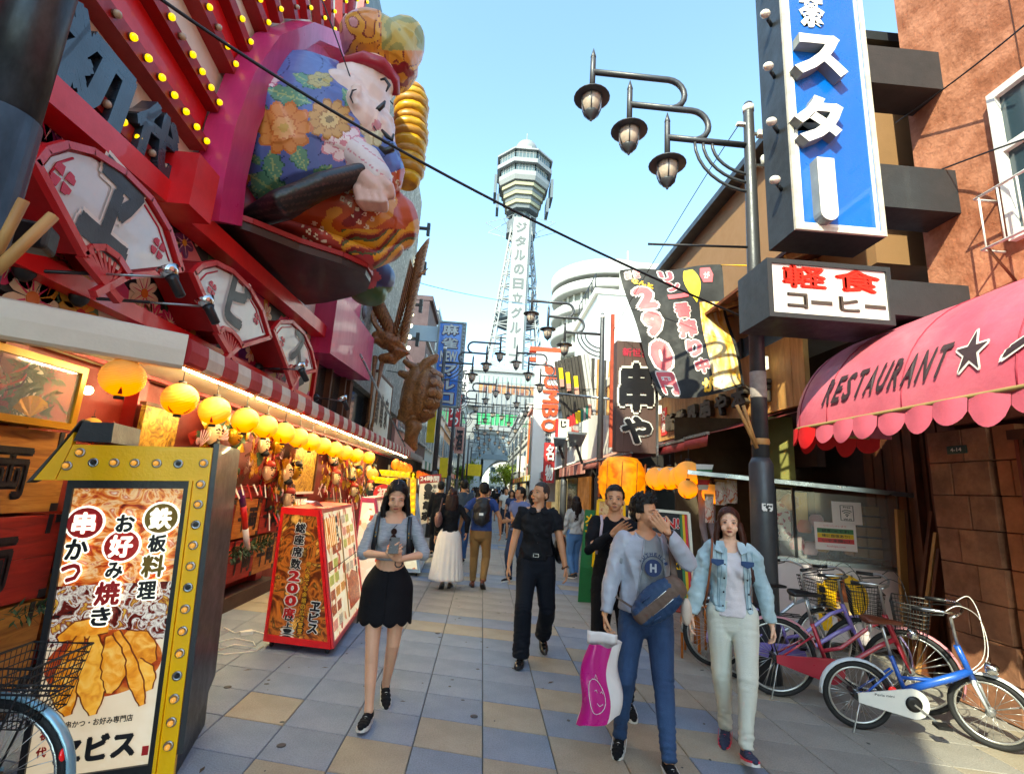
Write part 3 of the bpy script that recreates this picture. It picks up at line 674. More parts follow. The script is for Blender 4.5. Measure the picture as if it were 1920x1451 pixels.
for i,(px,py) in enumerate(((742,872),(750,875),(758,877),(766,880),(785,890),(792,892),(798,894),(804,896),(809,898))):
    q=at(px,py,X=-2.28);c=copy_tree(proto,None,{'shade':lant_o});c.location=q+V((0,0,.16));c.scale=(.85,.85,1.05)
    c['label']=['first','second','third','last'][i]+' orange lantern of the nearer cluster at the grey canopy end' if i<4 else ['first','second','third','fourth','last'][i-4]+' orange lantern of the farther cluster at the grey canopy end';c['group']='orange lanterns under the canopy end'
# ------------------------------------------------------------------ crates marked with money characters
def crate(label,y0,y1,z0,z1,m,txt,X=-3.0,cover=.0):
    t=thing('money_crate',label,'crate',(X-.12,(y0+y1)/2,z0),group='stacked money chests')
    n=2;h=(z1-z0)/n
    for k in range(n):MB().bb((X-.24,y0,z0+k*h),(X,y1,z0+(k+1)*h-.004)).build('plank',m,t,bev=.003)
    for yy in (y0+.1,y1-.12):
        MB().bb((X,yy,z1-.13),(X+.006,yy+.035,z1-.0)).build('iron_strap',ink,t)
    for yy,zz in ((y1-.06,z0),(y1-.06,z1-.06)):MB().bb((X,yy,zz),(X+.005,y1,zz+.055)).build('corner_plate',ink,t)
    m2=MB();s=min(.42,(z1-z0)*.72)
    ny=len(txt)
    for k,ch in enumerate(txt):
        yc=(y0+y1)/2+(k-(ny-1)/2)*s*.8
        put_text(m2,ch,(X+.001,yc,(z0+z1)/2-.02),(0,1,0),(0,0,1),s*.72,s*.86,depth=.003,bold=.045)
    m2.build('lettering',ink,t)
crate('orange wooden chest marked 両 just below the glass display case',2.6,3.77,1.32,1.865,wood,'千両')
crate('red chest marked 両 between the two orange chests at the left edge',2.6,3.84,.74,1.30,woodred,'千両')
crate('orange chest marked 両 lowest at the left edge behind the bicycle basket',2.6,3.86,.18,.72,wood,'千両')
red_or=[woodred,wood];place=[['red','natural'],['natural','red']]
R_=[(0.86,1.34),(.34,.83)]
for a,(z0,z1) in enumerate(R_):
    for b,(y0,y1) in enumerate(((4.15,4.88),(4.9,5.63),(5.65,6.38),(6.4,7.1),(7.12,7.8))):
        k=(a+b)%2
        pos=['mostly behind the arrow sign','beside the arrow sign','behind the striped baton','left of the red menu stand','behind the red menu stand'][b]
        crate(('red' if k == 0 else 'natural wood')+' chest marked 千両 in the '+('upper' if a == 0 else 'lower')+' row, '+pos,y0,y1,z0,z1,red_or[k],'千両')
MB().bb((-3.26,2.5,0),(-3.0,8.0,.17)).build('plinth',darkint,lb)
crate('long red chest lying on the upper row under the festive rake',5.7,7.2,1.36,1.5,woodred,'')
# baton and pine garland
t=thing('striped_baton','purple red and white wrapped baton leaning on the chests','decoration',at(458,1035,X=-2.93))
for (a,b_,m) in (((452,920),(456,948),purp),((456,948),(460,990),red),((460,990),(464,1030),white)):
    MB().tube([at(*a,X=-2.92),at(*b_,X=-2.92)],.035,10).build('band',m,t)
def sprig(label,c0,c1,n,L,m,X):
    t=thing('pine_garland',label,'garland',at(*c0,X=X));mb=MB()
    for i in range(n):
        f=i/n;c=at(c0[0]+(c1[0]-c0[0])*f,c0[1]+(c1[1]-c0[1])*f,X=X)+V((random.uniform(0,.06),0,random.uniform(-.05,.05)))
        d=V((random.uniform(0,1),random.uniform(-1,1),random.uniform(-1,1))).normalized()*L
        e=d.cross(V((0,0,1))).normalized()*L*.14
        mb.add([c,c+d*.5+e,c+d,c+d*.5-e],[(0,1,2,3)])
    o=mb.build('needles',m,t);tag(o,kind='stuff')
pineg=mat('pine_green','2c4a2a',.6,var=.3)
sprig('dark green sprig between the upper and lower chests',(425,1040),(505,1010),260,.1,pineg,-2.97)
sprig('green sprig on top of the lowest left chest',(0,1150),(110,1135),70,.07,pineg,-2.97)
# ------------------------------------------------------------------ display case
t=thing('display_case','glass display case in yellow frame holding a painted fish and leaves','display case',(-3.0,3.1,1.87))
y0,y1,z0,z1,X0,X1=2.45,3.64,1.88,2.33,-3.2,-2.9
goldf=mat('gold_frame','c8901f',.35,metal=.2,var=.15)
for a,b_ in (((X1-.04,y0,z0),(X1,y1,z0+.045)),((X1-.04,y0,z1-.045),(X1,y1,z1)),((X1-.04,y1-.045,z0+.045),(X1,y1,z1-.045)),((X1-.04,y0,z0+.045),(X1,y0+.045,z1-.045)),((X0,y1-.03,z0),(X1-.04,y1,z0+.03)),((X0,y1-.03,z1-.03),(X1-.04,y1,z1)),((X0,y0,z0),(X1-.04,y1-.03,z0+.02))):
    MB().bb(a,b_).build('frame_bar',goldf,t)
MB().bb((X0-.02,y0,z0),(X0,y1,z1)).build('back_panel',mat('case_back','d9cfae',.7),t)
MB().bb((X1-.022,y0+.045,z0+.045),(X1-.016,y1-.045,z1-.045)).build('pane',glass('case_glass',alpha=.16),t)
fish=thing('painted_fish','round cream and pink fish figure inside the display case','figurine',(-3.05,2.9,1.95))
m=MB();m.ell((-3.08,3.0,2.11),(.07,.26,.17));m.build('body',mat('fish_cream','e9d6c0',.35,col2='cf6a55',c2s=5,c2w=.08),fish)
m=MB();m.ell((-3.02,3.02,2.2),(.012,.022,.022));m.build('eye',ink,fish)
for k in range(4):MB().tube([(-3.02,3.15,2.05+.03*k),(-2.98,3.25,2.12+.04*k),(-3.0,3.3,2.2+.03*k)],[.004,.008,.002],5).build('fin_ray',redink if k%2 else ink,fish)
lv=thing('leafy_plant','dark green leaves beside the fish inside the display case','plant',(-3.02,3.4,1.95));m=MB()
for i in range(220):
    c=V((random.uniform(-3.12,-2.96),random.gauss(3.38,.1),random.uniform(1.92,2.3)));d=V((random.uniform(-.3,.3),random.uniform(-1,1),random.uniform(-.6,.6))).normalized()*.09;e=d.cross(V((1,0,0))).normalized()*.014
    m.add([c,c+d*.5+e,c+d,c+d*.5-e],[(0,1,2,3)])
tag(m.build('foliage',mat('case_leaf','2f5a22',.5,var=.4),lv),kind='stuff')
gf=thing('gold_paper_fan','small gold folding fan low in the display case','fan',(-2.95,3.28,1.95));m=MB()
for i in range(8):
    a0,a1=.3+i*.28,.3+(i+1)*.28;o_=V((-2.94,3.32,1.93));r=.14
    m.add([o_,o_+V((.01*(i%2),-math.cos(a0)*r,math.sin(a0)*r)),o_+V((.01*((i+1)%2),-math.cos(a1)*r,math.sin(a1)*r))],[(0,1,2)])
m.build('pleats',mat('gold_leaf','d9a514',.3,metal=.6,var=.2),gf)
MB().ell(at(165,732,X=-3.15),.035,nu=10,nv=8).build('ceiling_bulb',mat('lit_bulb','ffe9a0',.3,var=0,bump=0,emis=8),lb)
# ------------------------------------------------------------------ festive rakes with masks
menu_=ramp_mat('menu_print',[(0,'ecd9bb'),(.45,'e3c79d'),(.52,'f2e6cf'),(.6,'c9744a'),(.66,'efe0c6'),(.85,'b8472c'),(.9,'f0e2c8')],13,.3,'voronoi',emis=.15);interior_=ramp_mat('dining_photo_print',[(.25,'1c0a06'),(.4,'5a2410'),(.5,'a85a22'),(.58,'2a100a'),(.68,'d79a48'),(.78,'7a1c14')],5,.3,dist=2,emis=.12);textm_=ramp_mat('menu_text_print',[(.4,'e9d9bd'),(.5,'6a5040'),(.6,'e9d9bd')],60,.3,stretch=(1,.5,2),emis=.1)
gold=mat('gold_paper','c99b2a',.32,metal=.45,var=.3,vs=9);maskskin=mat('mask_skin','e2c79a',.5);maskred=mat('mask_red','c0392b',.5)
def rake(label,y,z,w,h,seed,X=-2.95):
    rr=random.Random(seed);t=thing('festive_rake',label,'decoration',(X,y,z),group='festive rakes on the shop front')
    P=lambda a,b,d=0:V((X+d,y+a*w,z+b*h))
    for i in range(62):
        a,b=rr.uniform(-.55,.55),rr.uniform(-.55,.55);c=P(a,b,rr.uniform(0,.1));L=rr.uniform(.09,.2);an=rr.uniform(0,6.28)
        d=V((.25,math.cos(an),math.sin(an)))*L;e=V((.1,-math.sin(an),math.cos(an)))*L*.3
        k=rr.random();mm=gold if k<.45 else (whitep if k<.55 else (woodred if k<.7 else (pineg if k<.82 else brownwood)))
        m=MB()
        if i%3 == 0:m.prism([c-d*.5-e*.5,c+d*.5-e*.7,c+d*.5+e*.7,c-d*.5+e*.5],V((.008,0,0)))
        elif i%3 == 1:
            for q in range(5):
                a0=an+q*.3;a1=a0+.28;m.add([c,c+V((.015,math.cos(a0)*L,math.sin(a0)*L)),c+V((.03,math.cos(a1)*L,math.sin(a1)*L))],[(0,1,2)])
        else:m.lathe([(L*.32,0),(L*.32,.012),(L*.1,.018)],c,12,(1,.2,0))
        m.build('ornament',mm,t)
    faces=[(-.22,.25),(.22,.3),(.05,-.2)]
    for i,(a,b) in enumerate(faces):
        c=P(a,b,.1);s=h*.17;fc=link('mask',MB().ell((0,0,0),(s*.55,s*.85,s),nu=14,nv=10).ell((s*.5,0,-.1*s),(s*.2,s*.16,s*.2)).ell((s*.05,s*.85,0),(s*.15,s*.2,s*.3)).ell((s*.05,-s*.85,0),(s*.15,s*.2,s*.3)).mesh('mask',maskskin if i != 1 else gold),t);fc.location=c-wloc(t)
        for q in (-1,1):
            MB().tube([(s*.46,q*s*.6,s*.3),(s*.54,q*s*.35,s*.46),(s*.56,q*s*.15,s*.32)],s*.06,5).build('brow',ink,fc,local=True)
            MB().tube([(s*.5,q*s*.5,s*.08),(s*.54,q*s*.33,s*.15),(s*.54,q*s*.18,s*.06)],s*.04,5).build('eye_line',ink,fc,local=True)
        MB().tube([(s*.48,-s*.3,-s*.42),(s*.55,0,-s*.5),(s*.48,s*.3,-s*.42)],s*.05,5).build('mouth',ink,fc,local=True)
        m=MB()
        if i == 0:m.lathe([(s*.3,-s*.45),(s*.5,-s*.2),(s*.2,s*.3)],(s*.3,0,-s*.75),8);m.build('beard',ink,fc,local=True)
        else:m.ell((0,0,s*.7),(s*.6,s*.8,s*.45));m.build('hat',ink if i == 1 else maskred,fc,local=True)
    for i in range(7):
        a=-.5+i/6;p=P(a,-.45,.03);e=p+V((.05,rr.uniform(-.05,.15),-rr.uniform(.12,.3)))
        MB().bar(p,e,.03,.004,up=V((1,0,0))).build('streamer',redink if i%2 else white,t)
    return t
rake('festive rake with bearded mask and red trim over the red menu stand',6.75,1.85,1.0,.72,1)
rake('festive rake of gold fans and masks just right of the arrow sign',5.55,1.86,1.0,.72,2)
rake('golden festive rake with character panel under the row of lanterns',9.8,1.85,1.3,.8,3)
rake('small gold ornament cluster between the chests and the arrow sign',4.1,1.2,.34,.8,4)
rake('festive rake with two white bottles beside the far bulb-framed sign',11.3,1.6,1.3,.8,5)
rake('festive rake hung between the red post and the gold painting',7.6,1.5,.8,.8,6)
rake('festive rake farthest along the shop wall near the canopy end',12.8,1.7,1.2,.8,7)
for k,(y,z,w_,h_,mm,lab) in enumerate(((4.75,1.95,.5,.5,'gold_painting','gold square picture on the red wall behind the second lantern'),(6.15,2.2,.7,.22,'menu_text_print','long paper price strip above the festive rakes'),(8.5,1.15,.9,.3,'menu_print','row of small menu cards under the gold painting'),(10.6,2.2,.8,.2,'menu_text_print','paper price strip near the middle of the lantern row'),(10.6,1.0,1.0,.5,'dining_photo_print','dark food photo panel low on the far shop wall'),(12.1,2.15,.6,.3,'gold_painting','small gold picture high near the canopy end'))):
    t=thing('wall_picture',lab,'picture',(-3.05,y,z));MB().bb((-3.07,y-w_/2,z-h_/2),(-3.03,y+w_/2,z+h_/2)).build('print',MATS.get(mm) or ramp_mat('gold_painting',[(.3,'4a2a12'),(.5,'b98a2a'),(.6,'d8b252'),(.75,'6a3a1a')],6,.5,dist=3),t)
    for a_,b_ in (((y-w_/2-.03,z-h_/2-.03),(y+w_/2+.03,z-h_/2)),((y-w_/2-.03,z+h_/2),(y+w_/2+.03,z+h_/2+.03))):MB().bb((-3.07,a_[0],a_[1]),(-3.015,b_[0],b_[1])).build('frame_bar',brownwood,t)
t=thing('festival_board','framed gold painting between red posts behind the lanterns','picture',(-3.02,8.5,1.5))
MB().bb((-3.06,8.0,1.42),(-3.0,9.05,2.2)).build('painting',ramp_mat('gold_painting',[(.3,'4a2a12'),(.5,'b98a2a'),(.6,'d8b252'),(.75,'6a3a1a')],6,.5,dist=3),t)
for a,b_ in (((8.0,1.38),(9.05,1.42)),((8.0,2.2),(9.05,2.24)),((7.96,1.38),(8.0,2.24)),((9.05,1.38),(9.09,2.24))):MB().bb((-3.06,a[0],a[1]),(-2.97,b_[0],b_[1])).build('frame_bar',white if a[0] == 8.0 else brownwood,t)
# ------------------------------------------------------------------ big arrow sign board
ARROW=None
A=thing('arrow_sign_board','tall black cabinet sign with yellow bulb-studded arrow frame and food poster near the left edge','sign board',(-1.553,3.19,0),math.radians(15))
DP=.62;A.rotation_euler=(0,math.radians(-3),math.radians(15))
MB().hexa([(-.73,.012,.0),(-.03,.012,0),(-.03,DP,0),(-.73,DP,0),(-.73,.012,1.8),(-.03,.012,1.8),(-.03,DP,1.8),(-.73,DP,1.8)]).build('cabinet',black,A,local=True)
MB().hexa([(-.03,-.015,.12),(0,-.015,.12),(0,DP,.3),(-.03,DP,.3),(-.03,-.015,1.825),(0,-.015,1.825),(0,DP,1.825),(-.03,DP,1.825)]).build('side_panel',dgrey,A,local=True)
ye=MB();ye.bb((-.112,-.03,.0),(-.03,.01,1.8)).prism([(-.78,-.03,1.6),(-.112,-.03,1.6),(-.112,-.03,1.8),(-.73,-.03,1.8)],(0,.04,0))
ye.prism([(-.88,-.03,1.6),(-.785,-.03,1.6),(-.735,-.03,1.8),(-.735,-.03,1.87)],(0,.04,0))
ye.build('arrow_frame',yellow,A,local=True)
MB().bb((-.13,-.045,0),(-.114,.01,1.6)).build('inner_trim',yellow,A,local=True)
MB().prism([(-.73,-.034,1.82),(-.55,-.034,1.815),(-.55,-.034,1.93),(-.70,-.034,1.93)],(0,.4,0)).build('arrow_cap',dgrey,A,local=True)
MB().prism([(-.91,-.034,1.585),(-.88,-.034,1.602),(-.72,-.034,1.93),(-.705,-.034,1.945),(-.72,-.034,1.915)],(0,.1,0)).build('arrow_edge',dgrey,A,local=True)
for a,b_ in (((-.73,1.555),(-.132,1.6)),((-.73,0),(-.70,1.555)),((-.16,0),(-.132,1.555)),((-.70,0),(-.16,.09))):MB().bb((a[0],-.02,a[1]),(b_[0],.01,b_[1])).build('frame_bar',black,A,local=True)
food=ramp_mat('food_photo_print',[(.28,'5a1408'),(.4,'b8411a'),(.48,'e58a3c'),(.55,'f3c894'),(.62,'d0602a'),(.72,'f1e3cf'),(.8,'8c1d12')],7,.25,dist=2.5,emis=.1,stretch=(1,1,1.3))
food2=ramp_mat('sauce_photo_print',[(.3,'1d0a08'),(.42,'6b1a14'),(.5,'e9dfd6'),(.56,'7a1f12'),(.66,'e6b04a'),(.75,'2a0f0a')],16,.25,dist=1.2,emis=.1)
plate=ramp_mat('plate_print',[(.3,'ecd9c6'),(.6,'e2c9ae'),(.8,'f1e9df')],3,.3,emis=.12)
MB().bb((-.745,-.004,1.03),(-.205,.0,1.555)).build('poster_top',food,A,local=True)
MB().bb((-.745,-.004,.72),(-.205,.0,1.03)).build('poster_middle',food2,A,local=True)
MB().bb((-.745,-.004,.09),(-.205,.0,.72)).build('poster_bottom',plate,A,local=True)
fry=ramp_mat('fried_print',[(.3,'b8560f'),(.5,'dd8a24'),(.7,'eeb454')],22,.4,dist=1,emis=.22)
def blob(pts,r,y=-.008,dy=.004,n=9):
    L=[];R2=[]
    P=[V((p[0],0,p[1])) for p in pts]
    for i,p in enumerate(P):
        d=(P[min(i+1,len(P)-1)]-P[max(i-1,0)]).normalized();q=V((-d.z,0,d.x))*r[i];L.append(p+q);R2.append(p-q)
    return [V((p.x,y,p.z)) for p in L+R2[::-1]]
def sm2(pts,r):
    P=smooth([(x,0,z) for x,z in pts],5);R3=smooth([(q,0,0) for q in r],5);return [(p.x,p.z) for p in P],[q.x*(1+.10*math.sin(i*2.1)) for i,q in enumerate(R3)]
MB().prism([V((-.475+.25*math.cos(a*PI/20)*(1.07),-.006,.62+.17*math.sin(a*PI/20))) for a in range(40) ],(0,.001,0)).build('sauce_print',ramp_mat('sauce_red_print',[(.3,'8a2410'),(.5,'c9501c'),(.7,'e8943c')],9,.3,emis=.08),A,local=True)
for k,(pts,r) in enumerate((([(-.70,.76),(-.60,.80),(-.48,.80)],[.012,.05,.02]),([(-.40,.76),(-.32,.70),(-.25,.60)],[.02,.065,.02]),([(-.33,.62),(-.28,.54),(-.25,.46)],[.02,.05,.015]),([(-.44,.78),(-.38,.66),(-.31,.50),(-.27,.39)],[.012,.028,.03,.01]),([(-.60,.77),(-.62,.64),(-.63,.50),(-.60,.38)],[.015,.05,.06,.012]),([(-.54,.77),(-.52,.64),(-.51,.50),(-.49,.37)],[.015,.055,.062,.012]),([(-.47,.76),(-.44,.66),(-.42,.55),(-.43,.47)],[.012,.045,.05,.012]))):
    P_,r_=sm2(pts,r);MB().prism(blob(P_,[q+.007 for q in r_],-.0085-.002*k),(0,.0008,0)).build('fried_edge',mat('fried_edge_print','8f3c0c',.4),A,local=True)
    MB().prism(blob(*sm2(pts,r),-.010-.002*k),(0,.0015,0)).build('fried_skewer',ramp_mat('fried_print%d'%(k%3),[(.25,['c4650f','b4560c','d07218'][k%3]),(.5,['e8962a','de8a20','f0aa3c'][k%3]),(.75,'f6c468')],15,.4,dist=1,emis=.12),A,local=True)
circ=lambda x,z,r,y:[V((x+r*math.cos(t*PI/12),y,z+r*math.sin(t*PI/12))) for t in range(24)]
lit_w=mat('lit_poster_white','f4efe6',.4,var=0,bump=0,emis=.3)
for x,z,r,m in ((-.665,1.365,.083,redink),(-.30,1.385,.083,goldink),(-.475,1.235,.083,mat('bright_red_ink','d81f1a',.4))):
    MB().prism(circ(x,z,r+.012,-.012),(0,.004,0)).build('disc_border',lit_w,A,local=True);MB().prism(circ(x,z,r,-.016),(0,.004,0)).build('disc',m,A,local=True)
def sgn(txt,x,z,w,h,mi,out=.07,mats=None,y=-.012,bold=.045,nm='lettering'):
    m=MB();put_text(m,txt,(x,y,z),(1,0,0),(0,0,1),w,h,depth=.006,bold=bold,mi=0,out=out,mo=1);m.build(nm,[lit_w if q is white else q for q in (mats or [ink,white])],A,local=True)
for ch,x,z,s,mm in (('鉄',-.30,1.385,.125,[white,goldink]),('板',-.30,1.245,.10,[ink,white]),('料',-.305,1.12,.125,[goldink,white]),('理',-.32,.99,.10,[ink,white]),('お',-.47,1.36,.10,[ink,white]),('好',-.475,1.235,.125,[white,redink]),('み',-.49,1.105,.09,[ink,white]),('焼',-.505,.985,.13,[redink,white]),('き',-.52,.865,.10,[ink,white]),('串',-.665,1.365,.12,[white,redink]),('か',-.68,1.225,.115,[ink,white]),('つ',-.69,1.10,.10,[redink,white])):
    sgn(ch,x,z,s*.92,s,0,mats=mm,y=-.018)
sgn('串かつ・お好み専門店',-.455,.335,.3,.035,0,out=0,bold=.03)
sgn('ヱビス',-.455,.21,.36,.13,0,out=0,bold=.06)
sgn('初',-.685,.30,.045,.05,0,out=0,mats=[redink]);sgn('代',-.69,.22,.045,.05,0,out=0,mats=[redink])
MB().prism([(-.245,-.007,.135),(-.215,-.007,.135),(-.215,-.007,.18),(-.245,-.007,.18)],(0,.003,0)).build('seal',redink,A,local=True)
def bulb_at(x,z,on=True,y=-.03):
    s=MB().lathe([(.026,0),(.026,.006),(.016,.008),(.014,.0)],(x,y,z),12,(0,-1,0));o_=s.build('bulb_socket',steel,A,local=True)
    if on:MB().lathe([(.008,.006),(.014,.015),(.015,.026),(.008,.036),(.002,.038)],(x,y,z),10,(0,-1,0)).build('bulb',mat('amber_clear_bulb','c98a3a',.12,var=0,bump=0,emis=.25,coat=1),o_,local=True)
    else:MB().lathe([(.012,-.001),(.012,.009)],(x,y,z),10,(0,-1,0)).build('socket_hole',ink,o_,local=True)
for o_ in list(A.children) if False else [o for o in bpy.data.objects if o.parent == A]:
    if o_.name.split('.')[0] in ('poster_top','poster_middle','poster_bottom','lettering','fried_skewer','fried_edge','disc','disc_border','sauce_print','seal'):o_.location.x=.045
for i,x in enumerate((-.62,-.52,-.42,-.31,-.20)):bulb_at(x,1.70,i not in (0,4))
bulb_at(-.74,1.68);bulb_at(-.69,1.755);bulb_at(-.068,1.705)
for i in range(13):bulb_at(-.07,1.58-i*.117,i not in (2,5,9))
# white wire stand beside it
t=thing('umbrella_bag_stand','white wire stand for umbrella bags left of the arrow sign','stand',at(90,1300,Y=3.3))
for k,dx in enumerate((0,.14)):
    a=at(70+k*30,1250,Y=3.35-k*.1);h=1.0
    MB().tube([a,a+V((-.02,0,.55))]+[a+V((-.02+.05-.05*math.cos(s*PI/6),0,.55+.06*math.sin(s*PI/6))) for s in range(7)]+[a+V((.08,0,0))],.007,6).build('wire_loop',white,t)
MB().box(at(95,1290,Y=3.3),(.2,.2,.02)).build('wire_base',white,t)
# ------------------------------------------------------------------ red A-shaped menu stand
def menu_stand(label,n0,n1,L,h,top,dirv,mred,front,side,words=True,group=None):
    n0,n1=V((*n0,0)),V((*n1,0));ex=(n1-n0);dv=V((*dirv,0)).normalized();t=thing('menu_stand',label,'menu board',(n0+n1)/2+dv*L/2,group=group)
    a,b_=top;z0=.07
    nb=[n0+V((0,0,z0)),n1+V((0,0,z0))];ntp=[n0+ex*a+V((0,0,h)),n0+ex*b_+V((0,0,h))]
    fb_=[p+dv*L for p in nb];ft=[p+dv*L for p in ntp]
    MB().hexa([nb[0],nb[1],fb_[1],fb_[0],ntp[0],ntp[1],ft[1],ft[0]]).build('cabinet',mred,t)
    fn=ex.cross(V((0,0,1))).normalized()*1.0
    if fn.y>0:fn=-fn
    def ring(P,nrm,w,d,name):
        n=len(P);c=sum(P,V())/n;I=[p+(c-p).normalized()*w for p in P]
        for i in range(n):
            j=(i+1)%n;MB().prism([P[i],P[j],I[j],I[i]],nrm*d).build(name,mred,t)
        return I
    I=ring([nb[0],nb[1],ntp[1],ntp[0]],fn,.07,.02,'end_frame')
    MB().prism([p+fn*.003 for p in I],fn*.003).build('end_poster',front,t)
    sn=(ft[1]-ntp[1]).cross(ntp[1]-nb[1]).normalized()
    if sn.x<0:sn=-sn
    I2=ring([nb[1],fb_[1],ft[1],ntp[1]],sn,.07,.02,'side_frame')
    MB().prism([p+sn*.003 for p in I2],sn*.003).build('side_poster',side,t)
    for p in (nb[0]+ex*.08+dv*.08,nb[1]-ex*.08+dv*.08,fb_[1]-ex*.08-dv*.08):
        MB().lathe([(.025,-.012),(.028,-.008),(.028,.008),(.025,.012)],p-V((0,0,.042)),10,ex).build('caster',black,t)
    return t,nb,ntp,fb_,ft,fn,sn,ex.normalized(),dv,I2
interior=ramp_mat('dining_photo_print',[(.25,'1c0a06'),(.4,'5a2410'),(.5,'a85a22'),(.58,'2a100a'),(.68,'d79a48'),(.78,'7a1c14')],5,.3,dist=2,emis=.12)
menu=ramp_mat('menu_print',[(0,'ecd9bb'),(.45,'e3c79d'),(.52,'f2e6cf'),(.6,'c9744a'),(.66,'efe0c6'),(.85,'b8472c'),(.9,'f0e2c8')],13,.3,'voronoi',emis=.15)
t,nb,ntp,fb_,ft,fn,sn,exn,dv,I2=menu_stand('large red A-shaped menu stand with food photos beside the woman holding a phone',(-2.03,5.345),(-1.33,5.18),1.75,1.34,(-.02,.56),(-.07,1),red,interior,menu)
up=(ntp[0]-nb[0]).normalized();base=nb[0]+exn*.30+fn*.01
m=MB();put_col(m,'総座席数',nb[0]+exn*.23+V((0,0,1.08))+fn*.01,exn,(0,0,-1),.115,.115,depth=.004,bold=.04,out=.06);m.build('lettering',[ink,white],t)
m=MB();put_col(m,'200席',nb[0]+exn*.23+V((0,0,.62))+fn*.01,exn,(0,0,-1),.13,.115,depth=.004,bold=.05,out=.06);m.build('lettering',[redink,white],t)
m=MB();put_col(m,'以上!!',nb[0]+exn*.24+V((0,0,.23))+fn*.012,exn,(0,0,-1),.1,.06,depth=.004,bold=.04,out=.06);m.build('lettering',[ink,white],t)
m=MB();put_col(m,'何人来ても余裕の広さ!!',nb[0]+exn*.37+V((0,0,.74))+fn*.01,exn,(0,0,-1),.055,.056,depth=.004,bold=.04,out=.06);m.build('lettering',[goldp,ink],t)
m=MB();put_col(m,'ヱビス',nb[0]+exn*.5+V((0,0,.36))+fn*.01,exn,(0,0,-1),.11,.1,depth=.004,bold=.05,out=.06);m.build('lettering',[ink,white],t)
# menu details : photo tiles, headings, divider on the sloping side
su=(ntp[1]-nb[1]).normalized();c00=I2[0];Ls=(I2[1]-I2[0]);Hs=(I2[3]-I2[0])
rr=random.Random(5)
def on_side(u,v,d=.008):return c00+Ls*u+Hs*v+sn*d
foodt=[ramp_mat('dish_print_%s'%n_,[(.3,a),(.5,b_),(.7,c)],30,.3,emis=.12) for n_,a,b_,c in (('fried','b3621c','dd9a3a','8a3a12'),('grilled','5a1a10','a03a1e','d88a4a'),('raw','c9584a','e8a08a','a82a22'),('green','4a7a2a','c9c25a','8a5a22'))]
textm=ramp_mat('menu_text_print',[(.4,'e9d9bd'),(.5,'6a5040'),(.6,'e9d9bd')],60,.3,stretch=(1,.5,2),emis=.1)
for col in (0,1):
    for row in range(8):
        for k in range(3):
            u=.04+col*.5+k*.145;v=.06+row*.115
            if rr.random()<.18 or (col == 1 and row<3) or (col == 0 and row>5):continue
            m=MB();m.prism([on_side(u,v),on_side(u+.11,v),on_side(u+.11,v+.075),on_side(u,v+.075)],sn*.003);m.build('dish_photo',rr.choice(foodt+[textm]),t)
m=MB();m.prism([on_side(.55,.07),on_side(.93,.07),on_side(.93,.33),on_side(.72,.4),on_side(.55,.33)],sn*.004);m.build('dish_photo',foodt[1],t)
for k in range(6):m=MB();m.bar(on_side(.06+k*.05,.70,.012),on_side(.03+k*.055,.95,.012),.03,.003,up=sn);m.build('skewer_print',foodt[0],t)
m=MB();m.prism([on_side(.475,.03),on_side(.505,.03),on_side(.505,.97),on_side(.475,.97)],sn*.005);m.build('divider',palewood,t)
m=MB();m.prism([on_side(.03,.52),on_side(.97,.52),on_side(.97,.526),on_side(.03,.526)],sn*.005);m.build('divider',ink,t)
m=MB();put_col(m,'串かつ',on_side(.36,.92,.01),dv,-su,.09,.1,depth=.004,bold=.05,out=.05);m.build('lettering',[ink,white],t)
m=MB();put_col(m,'一品料理',on_side(.9,.58,.01),dv,-su,.08,.09,depth=.004,bold=.05,out=.05);m.build('lettering',[ink,white],t)
pb=thing('pamphlet','bent pale pamphlet lying over the top of the red menu stand','pamphlet',ntp[0]+V((.25,.3,0)))
c=ntp[0]+exn*.2+dv*.25+V((0,0,.012))
MB().grid(lambda u,v:c+exn*(.13*u+.1)+dv*.1*v*0+V((0,-.0,0))+V((0,0,.09*math.sin((1-v)*2.6)*(1-v)+.004))-dv*0+(-fn*-.28)*(1-v),3,8).build('sheet',ramp_mat('pamphlet_print',[(.4,'dde2e2'),(.5,'6f8a94'),(.6,'e8eaea')],25,.4),pb,solid=.002)
t2=menu_stand('pink and white slanted menu stand just behind the large red one',(-1.75,7.35),(-1.2,7.3),1.6,1.42,(.05,.4),(-.07,1),mat('stand_pink','b8405e',.4),menu,ramp_mat('pale_menu_print',[(0,'f0e4dc'),(.6,'e6d2c6'),(.7,'d98a8a'),(.85,'f4ece4')],9,.3,'voronoi',emis=.1))
t3=menu_stand('pale grey menu stand beside the white-skirted walker',(-1.7,9.6),(-1.05,9.55),1.7,1.45,(.1,.5),(-.05,1),mat('stand_grey','b9c2c8',.4),menu,ramp_mat('blue_menu_print',[(0,'dfe4e4'),(.4,'8fa6b4'),(.5,'e8e4d8'),(.7,'b86a4a'),(.85,'c9d4da')],9,.3,'voronoi'))
# cables on the ground
cb=thing('white_cable','loose white power cable looping on the paving beside the red stand','cable',at(440,1200,Z=0))
P=[(400,1205),(440,1196),(475,1203),(480,1212),(440,1208),(395,1222),(420,1226),(480,1220),(492,1212)]
MB().tube([at(*p,Z=.012) for p in P],.006,6).build('cord',white,cb);MB().tube([at(*p,Z=.012) for p in [(505,1190),(470,1180),(440,1186),(420,1176)]],.006,6).build('cord',white,cb)
MB().box(at(462,1186,Z=.02),(.12,.05,.035),.6).build('socket_block',white,cb)
